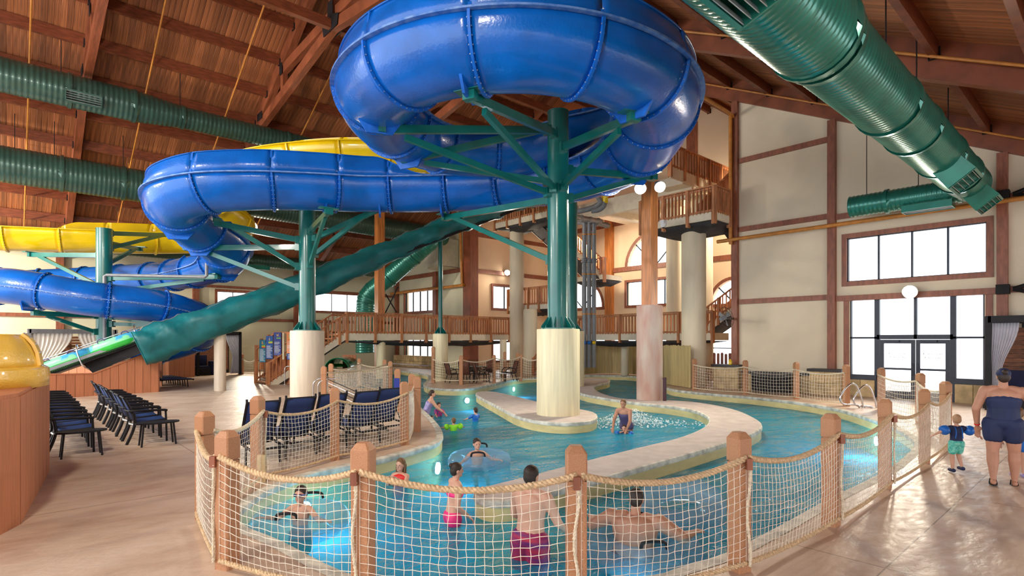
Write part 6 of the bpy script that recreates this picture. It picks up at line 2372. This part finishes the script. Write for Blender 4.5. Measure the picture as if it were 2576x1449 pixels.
sg_cols = [((652.5, 667.5, 855, 911), (.01, .20, .34), 'teal', 'teal ride rules sign, lowest of the four tall signs'), ((669, 686, 845, 903), (.01, .09, .38), 'blue', 'blue ride rules sign, second of the four tall signs'), ((688.5, 707, 836, 894), (.03, .06, .30), 'navy', 'navy ride rules sign, third of the four tall signs'), ((721, 736, 836, 889), (.80, .25, .08), 'orange', 'orange ride rules sign beside the cream pier')]
yelp, redp, grnp = M('sign_yellow_band', (.85, .62, .02), .6), M('sign_red_band', (.75, .03, .03), .6), M('sign_green_band', (.25, .55, .06), .6)
tanp = M('sign_tan_emblem', (.62, .42, .20), .6)
for (x0, x1, y0, y1), colr, cn, lb in sg_cols:
    r1 = thing('ride_sign', lb, 'sign', tuple(D((x0 + x1) / 2, (y0 + y1) / 2, dS)))
    P_ = lambda fx, fy, e=0: D(x0 + (x1 - x0) * fx, y0 + (y1 - y0) * fy, dS - e)
    nv = CW(0, 1)
    qd = lambda f0, f1, g0_, g1_, e: [P_(f0, g1_, e), P_(f1, g1_, e), P_(f1, g0_, e), P_(f0, g0_, e)]
    MB().slab(qd(0, 1, 0, 1, 0), nv, .04).build('board', M(cn + '_sign_board', colr, .5, var=.04), r1)
    b = MB()
    rn = random.Random(len(lb))
    y = .42
    while y < .96:
        ln = rn.uniform(.5, .85)
        if rn.random() < .2:
            y += .03
        b.slab(qd(.1, .1 + ln, y, y + .012, .004), nv, .003)
        y += .03
    b.build('print_lines', txt_m, r1, kind='stuff')
    for mt, g0_ in ((grnp, .23), (yelp, .275), (redp, .32)):
        if cn == 'navy' and mt is not grnp:
            continue
        if cn == 'blue' and mt is redp:
            continue
        MB().slab(qd(.38, .97, g0_, g0_ + .042, .006), nv, .004).build('height_band', mt, r1)
    b = MB()
    em = {'teal': [(.35, .16), (.4, .08), (.5, .05), (.6, .09), (.66, .15), (.6, .2), (.45, .2)], 'blue': [(.45, .2), (.42, .15), (.48, .1), (.5, .05), (.55, .1), (.6, .16), (.56, .2)], 'navy': [(.3, .06), (.5, .11), (.7, .05), (.62, .13), (.75, .19), (.5, .15), (.42, .2), (.42, .13)], 'orange': [(.35, .22), (.3, .12), (.45, .07), (.6, .05), (.55, .13), (.68, .17), (.5, .24), (.45, .3), (.42, .24)]}[cn]
    b.slab([P_(x, y, .006) for x, y in em], nv, .004)
    b.build('emblem', tanp, r1)
p = D(729, 897, dS - .3)
r1 = thing('small_sign', 'small blue square sign with white print under the orange sign', 'sign', tuple(p))
MB().box(p, (.26, .03, .28), R(-42)).build('board', MATS['blue_sign_board'], r1)
b = MB()
for k in range(3):
    b.box(p + CW(0, -.02, .08 - .07 * k), (.16, .01, .035), R(-42))
b.build('print_lines', txt_m, r1, kind='stuff')
p = D(713, 888, dS - .05)
o = MB().cyl(p - Vector((0, 0, .3)), p + Vector((0, 0, .95)), .05, 12).build('measuring_tube', hvac_m, smooth=True)
tag(o, 'pale vertical tube between the navy and orange signs', 'tube')
# posts and net right of the middle cabana
pa, pb = G(606, 941), G(648, 944)
net_panel('tan net panel between cabana and sign stand', pa, pb, za=1.0, zb=1.0, sag=.25, cell=.12, rr=.006, rope=.04, fine=False, side=False, nm=rope2_m)
tag(MB().box(pa + Vector((0, 0, .6)), (.3, .12, 1.2), R(-42)).build('end_post', comp_m), 'terracotta end post right of the middle cabana', 'post')

# ================================================================== GREEN TUNNEL SLIDE EXIT
c = PD(846, 34.5)
root = thing('tunnel_slide', 'green half-round tunnel slide exit at the back of the pool', 'water slide', tuple(c))
rows = []
for y in (0, .5, 1.2, 2.6):
    rows.append([c + CW(.82 * math.cos(R(a)), y, .0 + .95 * math.sin(R(a))) for a in range(0, 181, 15)])
MB().grid(rows).build('tunnel', gtube_m, root, smooth=True, angle=180, solid=.05)
rows = []
for y, s_ in ((-1.2, .5), (-.4, .56), (.2, .6), (2.6, .62)):
    rows.append([c + CW(.8 * x, y, z * s_) for x, z in ((-1, .6), (-.95, .15), (-.6, -.15), (0, -.2), (.6, -.15), (.95, .15), (1, .6))])
MB().grid(rows).build('trough', gtube_m, root, smooth=True, angle=180, solid=.05)
MB().lathe([(.45, -.04), (.42, .0), (.3, .12), (.01, .16)], tuple(c + CW(-.35, 1.6, .4)), 16).build('glowing_patch', gglow_m, root, smooth=True)
plank_wall('plank_screen', 'small terracotta plank screen behind the green tunnel slide', [PD(862, 36.8), PD(896, 36.8)], [1.05, 1.05], pw=.22)

# pool lights under water
for x, y, lb in ((1192, 982, 'glowing underwater light below the chair island'), (1340, 958, 'glowing underwater light left of the yellow pier'), (1122, 1118, 'glowing underwater light at the enclosure tip'), (1720, 1046, 'glowing underwater light under the spit bend'), (2185, 1064, 'glowing underwater light in the right river wall'), (820, 1204, 'glowing underwater light beside the boy with goggles'), (1690, 1448, 'glowing underwater light under the near right edge')):
    # nearest pool wall point
    p = G(x, y)
    q = min(pool, key=lambda v: (v - p).length)
    k = pool.index(q)
    t = (pool[(k + 1) % len(pool)] - pool[k - 1]).normalized()
    sgn = 1 if area2(pool) > 0 else -1
    nv = Vector((-t.y, t.x, 0)) * sgn
    r1 = thing('pool_light', lb, 'light', (q.x, q.y, -.5))
    b = MB()
    b.cyl(q + Vector((0, 0, -.5)) + nv * .0, q + Vector((0, 0, -.5)) + nv * .05, .15, 18)
    b.build('rim', chrome_m, r1, smooth=True)
    b = MB()
    b.cyl(q + Vector((0, 0, -.5)) + nv * .05, q + Vector((0, 0, -.5)) + nv * .07, .12, 18)
    b.build('lens', plamp_m, r1, smooth=True)
    l = lamp('POINT', q + Vector((0, 0, -.5)) + nv * .5, 26, (.5, .85, 1), .2)
    l.parent = r1
    l.location = nv * .5
# ================================================================== PEOPLE
def remesh(o, vox, it=4):
    m = o.modifiers.new('one_surface', 'REMESH')
    m.mode = 'VOXEL'
    m.voxel_size = vox
    m.use_smooth_shade = True
    s = o.modifiers.new('soften', 'SMOOTH')
    s.factor = .5
    s.iterations = it


def person(label, loc, a, H, skin=skin_m, hair=hair_m, lean=0, arms=None, legs=None, hipz=.53, head=(0, 0), child=False, build=1.0, hairstyle='short', clothes=(), feet=True, extras=()):
    """a: heading relative to the camera (0 = facing away, 180 = facing it, 90 = facing left)"""
    loc = Vector(loc)
    M4 = Matrix.Translation(loc) @ Matrix.Rotation(R(-42 + a), 4, 'Z')
    root = thing('person', label, 'person', tuple(loc))
    W = lambda p: (M4 @ Vector(p))
    hh = H * (.175 if child else .133)
    bw = build
    pel = Vector((0, 0, hipz * H))
    ln = R(lean)
    tu, tf, tr = Vector((0, math.sin(ln), math.cos(ln))), Vector((0, math.cos(ln), -math.sin(ln))), Vector((1, 0, 0))
    tl = H * (.285 if not child else .27)
    T = lambda x, y, z: pel + tr * x * H + tf * y * H + tu * z * tl
    sw = .105 if not child else .10
    shL, shR = T(-sw * bw, 0, .95), T(sw * bw, 0, .95)
    neck = T(0, .0, 1.05)
    hy_, hp_ = R(head[0]), R(head[1])
    hu = (Matrix.Rotation(hp_, 3, 'X') @ (tu * .4 + Vector((0, 0, 1)) * .6)).normalized()
    hc = neck + hu * (hh * .62 + H * .012)
    hm = Matrix.Rotation(hy_, 3, 'Z') @ Matrix.Rotation(hp_, 3, 'X')
    prims = []     # (tag, kind, args)

    def cap(tag_, p0, p1, r0, r1):
        prims.append((tag_, p0, p1, r0 * H * 1.0, r1 * H * 1.0))
    b = MB()
    rotT = Matrix((tr, tf, tu)).transposed()

    def ell(p, r, rot=rotT):
        b.ell(p, tuple(k * H for k in r), rot, 14, 10)
    # torso
    wv = bw
    TORSO = [(T(0, 0, .0), (.098 * wv, .068 * wv, .07)), (T(0, .003, .22), (.088 * wv, .062 * wv, .075)), (T(0, .004, .45), (.086 * wv, .06 * wv, .075)), (T(0, .002, .66), (.10 * wv, .066 * wv, .075)), (T(0, 0, .84), (.108 * wv, .06 * wv, .06))]
    TF = []
    for k in range(4):
        (pa, ra), (pb, rb) = TORSO[k], TORSO[k + 1]
        for j in range(3):
            TF.append((k + j / 3, pa.lerp(pb, j / 3), tuple(ra[i] + (rb[i] - ra[i]) * j / 3 for i in range(3))))
    TF.append((4, *TORSO[4]))
    for _, p, r in TF:
        ell(p, r)
    b.cap(shL.lerp(neck, .55), shL, .036 * H, .036 * H)
    b.cap(shR.lerp(neck, .55), shR, .036 * H, .036 * H)
    b.cap(T(0, -.004, .95), hc - hu * hh * .3, .034 * H, .032 * H)
    # head
    HM = hm
    hp = lambda x, y, z: hc + HM @ Vector((x * hh, y * hh, z * hh))
    b.ell(hc + HM @ Vector((0, -.02 * hh, .07 * hh)), (.335 * hh, .40 * hh, .43 * hh), HM, 16, 12)
    b.ell(hp(0, .08, -.22), (.26 * hh, .27 * hh, .27 * hh), HM, 14, 10)
    b.ell(hp(0, .40, -.08), (.055 * hh, .09 * hh, .12 * hh), HM, 8, 6)
    b.ell(hp(0, .33, -.36), (.10 * hh, .07 * hh, .08 * hh), HM, 8, 6)
    for s_ in (-1, 1):
        b.ell(hp(.335 * s_, -.03, -.03), (.045 * hh, .09 * hh, .14 * hh), HM, 8, 6)
    # arms
    arms = arms or [[(-.03, .02, -.17), (-.02, .08, -.155)], [(.03, .02, -.17), (.02, .08, -.155)]]
    AR = []
    for s_, sh, (e, w_) in ((-1, shL, arms[0]), (1, shR, arms[1])):
        el = sh + Vector(e) * H
        wr = el + Vector(w_) * H
        AR.append((sh, el, wr))
        b.cap(sh, el, .036 * H * bw, .027 * H * bw)
        b.cap(el, wr, .027 * H * bw, .019 * H)
        # hand: palm, four fingers, thumb
        hd = (wr - el).normalized()
        sd = hd.cross(Vector((0, 0, 1)))
        sd = sd.normalized() if sd.length > .1 else Vector((0, 1, 0))
        pn = sd.cross(hd)
        rm_ = Matrix((sd, pn, hd)).transposed()
        pc = wr + hd * .04 * H
        b.ell(pc, (.026 * H, .012 * H, .034 * H), rm_, 10, 8)
        for k, fl_ in enumerate((.040, .047, .044, .034)):
            f0 = pc + hd * .028 * H + sd * (.0165 - .011 * k) * H
            f1 = f0 + hd * fl_ * .6 * H - pn * .006 * H
            f2 = f1 + hd * fl_ * .4 * H - pn * .014 * H
            b.cap(f0, f1, .0062 * H, .0056 * H, 6)
            b.cap(f1, f2, .0056 * H, .005 * H, 6)
        t0 = wr + hd * .02 * H + sd * .02 * H
        t1 = t0 + hd * .026 * H + sd * .018 * H
        b.cap(t0, t1, .0075 * H, .0065 * H, 6)
        b.cap(t1, t1 + hd * .02 * H - pn * .006 * H, .0065 * H, .0055 * H, 6)
    # legs
    hx = .052 * bw
    legs = legs or [[(-.01, .01, -.245), (0, -.01, -.235)], [(.01, .01, -.245), (0, -.01, -.235)]]
    LG = []
    for s_, (k_, an_) in ((-1, legs[0]), (1, legs[1])):
        hip = pel + Vector((hx * s_ * H, 0, -.02 * H))
        kn = hip + Vector(k_) * H
        an = kn + Vector(an_) * H
        LG.append((hip, kn, an))
        b.cap(hip, kn, .062 * H * bw, .036 * H * bw)
        b.cap(kn.lerp(hip, .02), kn.lerp(an, .3), .037 * H * bw, .037 * H * bw)
        b.cap(kn.lerp(an, .3), an, .037 * H * bw, .021 * H)
        if feet:
            ft = an + Vector((0, .0, -.022 * H))
            b.cap(ft + Vector((0, -.022 * H, .0)), ft + Vector((.004 * s_ * H, .085 * H, -.008 * H)), .022 * H, .017 * H)
            b.cap(ft + Vector((0, .07 * H, -.006 * H)), ft + Vector((.006 * s_ * H, .115 * H, -.011 * H)), .02 * H, .014 * H)
    b.v = [W(p) for p in b.v]
    o = b.build('body', skin, root)
    remesh(o, max(.0042, H * .0048))
    # face
    e = MB()
    for s_ in (-1, 1):
        e.ell(hp(.13 * s_, .355, .04), (.045 * hh, .03 * hh, .026 * hh), HM, 8, 6)
    e.v = [W(p) for p in e.v]
    e.build('eyes', eye_m, root, smooth=True, kind='stuff')
    e = MB()
    e.ell(hp(0, .36, -.26), (.095 * hh, .035 * hh, .024 * hh), HM, 8, 6)
    e.v = [W(p) for p in e.v]
    e.build('mouth', lip2_m, root, smooth=True)
    # hair
    b = MB()
    b.ell(hp(0, -.07, .17), (.37 * hh, .41 * hh, .40 * hh), HM, 16, 12)
    b.ell(hp(0, -.2, -.02), (.34 * hh, .29 * hh, .36 * hh), HM, 14, 10)
    if hairstyle == 'bun':
        b.ell(hp(0, -.42, .33), (.17 * hh, .17 * hh, .17 * hh), HM, 10, 8)
    elif hairstyle == 'long':
        for x in (-.26, -.1, .1, .26):
            b.cap(hp(x, -.22, 0), hp(x * 1.15, -.26, -.75), .16 * hh, .09 * hh, 8)
        for x in (-.34, .34):
            b.cap(hp(x, -.05, .05), hp(x * 1.1, .0, -.6), .10 * hh, .06 * hh, 8)
    elif hairstyle == 'tail':
        b.cap(hp(0, -.42, .22), hp(0, -.62, -.35), .12 * hh, .06 * hh, 8)
    if hairstyle != 'bald':
        b.v = [W(p) for p in b.v]
        o = b.build('hair', hair, root)
        remesh(o, max(.005, hh * .035), 3)
    # clothes
    for c in clothes:
        nm, mt = c[0], c[1]
        b = MB()
        g_ = .010 * H if nm not in ('shorts', 'trunks') else .014 * H
        if nm in ('onepiece', 'vest', 'shirt', 'bikini_bottom', 'trunks', 'shorts'):
            rng = {'onepiece': (0, 1, 2, 3), 'vest': (1, 2, 3, 4), 'shirt': (0, 1, 2, 3, 4), 'bikini_bottom': (0,), 'trunks': (0,), 'shorts': (0,)}[nm]
            for kf, p, r in TF:
                if not rng[0] <= kf <= rng[-1]:
                    continue
                gg = g_ * (1.8 if nm == 'vest' else 1)
                kz = .8 if nm in ('bikini_bottom',) else 1
                b.ell(p, (r[0] * H + gg, r[1] * H + gg, r[2] * H * kz + gg * .3), rotT, 16, 10)
        if nm == 'bikini_top':
            p, r = TORSO[3]
            b.ell(p, (r[0] * H + g_, r[1] * H + g_, .045 * H), rotT, 16, 10)
        if nm in ('trunks', 'shorts', 'onepiece', 'bikini_bottom'):
            f = {'trunks': .62, 'shorts': .42, 'onepiece': .1, 'bikini_bottom': .08}[nm]
            for hip, kn, an in LG:
                b.cap(hip, hip.lerp(kn, f), .062 * H * bw + g_, (.062 - .026 * f) * H * bw + g_ * (1.5 if nm == 'trunks' else 1), 14)
        if nm == 'shirt':
            for sh, el, wr in AR:
                b.cap(sh, sh.lerp(el, .75), .036 * H + g_, .03 * H + g_, 12)
            b.cap(shL, shR, .04 * H + g_ * .6, .04 * H + g_ * .6)
        if nm in ('onepiece', 'bikini_top', 'vest'):
            for s_, sh in ((-1, shL), (1, shR)):
                q = sh.lerp(neck, .45)
                for y in (.06, -.06):
                    b.cap(T(.055 * s_, y * .95, .7), q + tu * .03 * H, .011 * H, .010 * H, 8)
        b.v = [W(p) for p in b.v]
        o = b.build({'onepiece': 'swimsuit', 'vest': 'swim_vest', 'shirt': 'rash_top', 'bikini_top': 'swim_top', 'bikini_bottom': 'swim_bottom', 'trunks': 'swim_trunks', 'shorts': 'shorts'}[nm], mt, root)
        remesh(o, max(.006, H * .0062), 3)
    for x in extras:
        if x[0] == 'goggles':
            b = MB()
            for s_ in (-1, 1):
                b.ell(hp(.15 * s_, .385, .05), (.14 * hh, .07 * hh, .09 * hh), HM, 10, 8)
            b.v = [W(p) for p in b.v]
            b.build('goggle_lens', gog_m, root, smooth=True, kind='stuff')
            b = MB()
            b.sweep([hp(.375 * math.cos(t), -.02 + .42 * math.sin(t), .05) for t in [2 * math.pi * k / 20 for k in range(20)]], .028 * hh, 6, closed=True)
            b.v = [W(p) for p in b.v]
            b.build('goggle_strap', blueflo_m, root, smooth=True)
        if x[0] == 'floaties':
            for i, (sh, el, wr) in enumerate(AR):
                b = MB()
                t = (el - sh).normalized()
                b.sweep([sh.lerp(el, f) for f in (.25, .35, .6, .85, 1.0, 1.08)], [.035 * H, .075 * H, .088 * H, .086 * H, .07 * H, .03 * H], 16)
                b.v = [W(p) for p in b.v]
                b.build('arm_floaty', x[1], root, smooth=True, angle=180)
        if x[0] == 'wristband':
            sh, el, wr = AR[x[1]]
            b = MB()
            t = (wr - el).normalized()
            b.cyl(el.lerp(wr, .9), el.lerp(wr, .97), .022 * H, 14)
            b.v = [W(p) for p in b.v]
            b.build('wristband', x[2], root, smooth=True)
        if x[0] == 'cap':
            b = MB()
            b.ell(hp(0, -.06, .22), (.39 * hh, .43 * hh, .36 * hh), HM, 16, 12)
            b.ell(hp(0, .42, .2), (.27 * hh, .3 * hh, .035 * hh), HM, 12, 6)
            b.v = [W(p) for p in b.v]
            b.build('cap', x[1], root, smooth=True, angle=180)
        if x[0] == 'sandals':
            for i, (hip, kn, an) in enumerate(LG):
                ft = an + Vector((0, .042 * H, -.049 * H))
                b = MB()
                b.prism([(ft.x + .03 * H * math.cos(t) , ft.y + .083 * H * math.sin(t)) for t in [2 * math.pi * k / 20 for k in range(20)]], ft.z, ft.z + .010 * H)
                q = Vector((ft.x, ft.y + .055 * H, ft.z + .03 * H))
                for s_ in (-1, 1):
                    b.sweep([q, Vector((ft.x + s_ * .02 * H, ft.y + .02 * H, ft.z + .04 * H)), Vector((ft.x + s_ * .026 * H, ft.y - .01 * H, ft.z + .01 * H))], .004 * H, 6)
                b.v = [W(p) for p in b.v]
                b.build('flip_flop', black_m, root)
        if x[0] == 'shoes':
            for i, (hip, kn, an) in enumerate(LG):
                ft = an + Vector((0, 0, -.022 * H))
                b = MB()
                b.cap(ft + Vector((0, -.025 * H, .004 * H)), ft + Vector((0, .09 * H, -.004 * H)), .034 * H, .028 * H, 14)
                b.v = [W(p) for p in b.v]
                b.build('water_shoe', x[1], root, smooth=True, angle=180)
        if x[0] == 'straps':
            for s_ in (-1, 1):
                b = MB()
                b.sweep(cr([T(.06 * s_, -.078, .3), T(.05 * s_, -.082, .6), T(.05 * s_, -.07, .88), T(.05 * s_, -.03, 1.02)], 4), .008 * H, 6)
                b.v = [W(p) for p in b.v]
                b.build('float_strap', x[1], root, smooth=True)
    return root


def swim_tube(label, c, Rm=.40, r_=.15, tilt=(0, 0), handles=True):
    c = Vector(c)
    root = thing('swim_tube', label, 'tube', tuple(c))
    mt = Matrix.Rotation(R(tilt[0]), 3, Vector((RX, RY, 0))) @ Matrix.Rotation(R(tilt[1]), 3, Vector((FX, FY, 0)))
    rows = []
    n_ = 48
    for i in range(n_ + 1):
        th = 2 * math.pi * i / n_
        k_ = 1 - .05 * abs(math.sin(th * 6))
        rows.append([c + mt @ Vector(((Rm + r_ * k_ * math.cos(R(a))) * math.cos(th), (Rm + r_ * k_ * math.cos(R(a))) * math.sin(th), r_ * k_ * math.sin(R(a)))) for a in range(0, 361, 20)])
    MB().grid(rows).build('ring', clear_m, root, smooth=True, angle=180)
    if handles:
        for s_ in (1, -1):
            th = R(48 + (0 if s_ > 0 else 180))
            b = MB()
            q = lambda dt_, rr: c + mt @ Vector(((Rm + .02) * math.cos(th + dt_), (Rm + .02) * math.sin(th + dt_), rr))
            b.sweep(cr([q(-.28, r_), q(-.2, r_ + .07), q(.2, r_ + .07), q(.28, r_)], 4), .018, 8)
            b.build('grab_handle', black_m, root, smooth=True)
    return root


PF = -.92
crouch = [[(-.03, .20, -.14), (0, -.14, -.2)], [(.03, .20, -.14), (0, -.14, -.2)]]


def AT(px, d, z=PF):
    return PD(px, d, z)


# 1 boy with goggles in a clear tube
person('boy with blue goggles and short dark hair standing inside a clear swim tube', AT(756, 7.15, -1.02), 172, 1.2, child=True, hairstyle='short', arms=[[(-.13, .05, -.10), (-.10, .06, .02)], [(.13, .05, -.10), (.10, .06, .02)]], clothes=[('trunks', navy_m)], extras=[('goggles',)], head=(4, 0), legs=[[(-.01, .03, -.235), (0, -.03, -.22)], [(.01, .03, -.235), (0, -.03, -.22)]])
swim_tube('clear swim tube with black handles around the boy with goggles', PD(757, 7.1, -.22), .45, .16)
# 2 girl in pink
person('girl with bun in a hot pink two-piece wading to the right', AT(1138, 7.15, -.92), -68, 1.44, hair=hair_m, hairstyle='bun', arms=[[(-.06, .10, -.12), (.02, .15, .0)], [(.05, -.03, -.16), (-.02, .10, -.09)]], clothes=[('bikini_top', pinkc_m), ('bikini_bottom', pinkc_m)], head=(0, -4), extras=[('wristband', 0, redc_m)], lean=6)
# 3 man in purple red trunks
person('shirtless man in purple and red striped trunks wading behind the near net', AT(1333, 6.0, -.92), -35, 1.66, skin=skin_m, hairstyle='short', build=1.12, arms=[[(-.05, .05, -.16), (.02, .12, -.08)], [(.05, .05, -.16), (-.02, .12, -.08)]], clothes=[('trunks', plaid_m)], lean=4)
# 4 man in tube
person('heavy shirtless man seen from behind lounging in a clear tube', AT(1592, 6.15, -1.30), -25, 1.74, skin=skind_m, hairstyle='short', build=1.45, hipz=.53, lean=14, arms=[[(-.14, .04, -.09), (-.05, .13, .0)], [(.14, .04, -.09), (.05, .13, .0)]], legs=[[(-.05, .23, .03), (0, .12, -.19)], [(.05, .23, .03), (0, .12, -.19)]], clothes=[('shorts', navy_m)], head=(0, -14))
swim_tube('clear swim tube under the heavy man near the right big post', PD(1618, 6.2, -.23), .47, .17)
swim_tube('empty clear swim tube floating behind the heavy man', PD(1708, 7.5, -.14), .43, .17, tilt=(14, -10), handles=False)
# 5 girl in red vest
person('smiling girl with long brown hair in a red swim vest', AT(1007, 9.1, -1.06), 165, 1.18, hair=hairb_m, hairstyle='long', child=True, arms=[[(-.03, .10, -.10), (.06, .10, .10)], [(.03, .10, -.10), (-.06, .10, .10)]], clothes=[('vest', redc_m), ('bikini_bottom', navy_m)], head=(-6, 3))
# 6 boy in tube
person('dark haired boy riding a clear tube in the middle of the pool', AT(1200, 10.6, -.98), 200, 1.2, child=True, arms=[[(-.13, .03, -.10), (-.06, .12, .01)], [(.13, .03, -.10), (.06, .12, .01)]], clothes=[('trunks', navy_m)], legs=[[(-.04, .23, -.03), (0, .1, -.2)], [(.04, .23, -.03), (0, .1, -.2)]], hipz=.50)
swim_tube('clear swim tube carrying the dark haired boy', PD(1206, 10.6, -.2), .44, .16)
# 7 lime floaties
person('toddler with light brown hair and lime green arm floaties', AT(1141, 14.5, -.86), 20, .90, hair=hairb_m, child=True, arms=[[(-.15, .03, -.03), (-.06, .09, -.02)], [(.15, .03, -.03), (.06, .09, -.02)]], clothes=[('shirt', lime_m), ('trunks', navy_m)], extras=[('floaties', lime_m)])
# 8 kid in blue
person('child with dark hair in a bright blue swim top', AT(1196, 16.2, -.88), 40, .98, child=True, arms=[[(-.1, .1, -.08), (0, .12, -.04)], [(.1, .1, -.08), (0, .12, -.04)]], clothes=[('shirt', blueflo_m), ('trunks', navy_m)])
# 9 woman lavender with a child
person('woman in a lavender swimsuit bending over a small child at the post', AT(1070, 16.9, -.95), -75, 1.56, hairstyle='tail', hair=hair_m, lean=24, arms=[[(-.02, .10, -.14), (.0, .12, -.09)], [(.02, .10, -.14), (.0, .12, -.09)]], clothes=[('onepiece', lav_m)], extras=[('wristband', 1, redc_m)])
person('small child with green float held by the woman in lavender', PD(1086, 16.7, -.98), -120, .78, child=True, clothes=[('vest', lime_m)])
# 10 girl
person('little girl in a pink and navy top beside the woman in lavender', AT(1104, 17.3, -.92), -150, 1.04, child=True, hairstyle='tail', arms=[[(-.05, .1, -.1), (0, .1, -.05)], [(.05, .1, -.1), (0, .1, -.05)]], clothes=[('shirt', flor_m), ('bikini_bottom', navy_m)])
# 11, 12 woman with child in the white water
person('woman in a purple swimsuit leaning over a child in white water', AT(1576, 14.6, -.95), 150, 1.58, hair=hairb_m, hairstyle='tail', lean=30, arms=[[(-.03, .09, -.15), (.02, .10, -.11)], [(.03, .09, -.15), (-.02, .10, -.11)]], clothes=[('onepiece', purp_m)], skin=skind_m)
person('small child in blue and green arm floaties held in the white water', AT(1570, 14.1, -.92), 165, .84, child=True, arms=[[(-.15, .05, -.04), (-.05, .1, -.02)], [(.15, .05, -.04), (.05, .1, -.02)]], clothes=[('vest', navy_m)], extras=[('floaties', blueflo_m)])
# 13 toddler on the deck
person('toddler walking away in navy top, blue floaties and aqua trunks', PD(2406, 8.75, .012), -8, .88, child=True, hair=M('blond_fuzz', (.45, .26, .14), .6), hairstyle='short', arms=[[(-.15, -.02, -.06), (-.09, .02, -.06)], [(.15, -.02, -.06), (.09, .02, -.06)]], legs=[[(-.005, .02, -.225), (0, -.015, -.235)], [(.015, .06, -.215), (.0, -.10, -.20)]], clothes=[('shirt', navy_m), ('trunks', aqua_m)], extras=[('floaties', blueflo_m), ('straps', blueflo_m), ('shoes', navy_m)])
# 14 woman on the deck
person('woman in navy swimsuit, shorts and cap walking away in flip-flops', PD(2524, 8.05, .015), -38, 1.66, skin=skind_m, hairstyle='bun', build=1.18, arms=[[(-.06, -.02, -.165), (.01, .06, -.15)], [(.09, .05, -.14), (.02, .14, -.04)]], legs=[[(-.01, -.02, -.245), (0, -.10, -.215)], [(.012, .03, -.243), (0, -.02, -.235)]], clothes=[('onepiece', navy_m), ('shorts', navy_m)], extras=[('cap', navy_m), ('sandals',), ('wristband', 0, redc_m)], head=(8, 0))
# 15 child at the right edge
person('young child in floral swimsuit walking beside the woman with the cap', PD(2562, 8.5, .012), -30, 1.02, child=True, hair=hairb_m, hairstyle='tail', clothes=[('onepiece', flor_m), ('shorts', blueflo_m)], arms=[[(-.06, .0, -.15), (-.02, .05, -.14)], [(.08, .05, -.10), (.06, .06, .03)]], extras=[('shoes', lav_m)])

# white water behind the leaning woman
rn = random.Random(5)
c = PD(1585, 15.6)
b = MB()
for k in range(900):
    a = rn.uniform(0, 6.28)
    rr = abs(rn.gauss(0, .75))
    p = c + CW(rr * math.cos(a) * 1.3, rr * math.sin(a) * .55)
    hgt = max(0, .42 * math.exp(-rr * rr * 2.5) * rn.random())
    b.ell(p + Vector((0, 0, WZ + .01 + hgt)), (rn.uniform(.008, .035), rn.uniform(.008, .035), rn.uniform(.004, .02)), None, 6, 4)
o = b.build('white_water', foam_m, smooth=True, angle=180)
tag(o, 'burst of white water and foam behind the leaning woman', 'foam', kind='stuff')
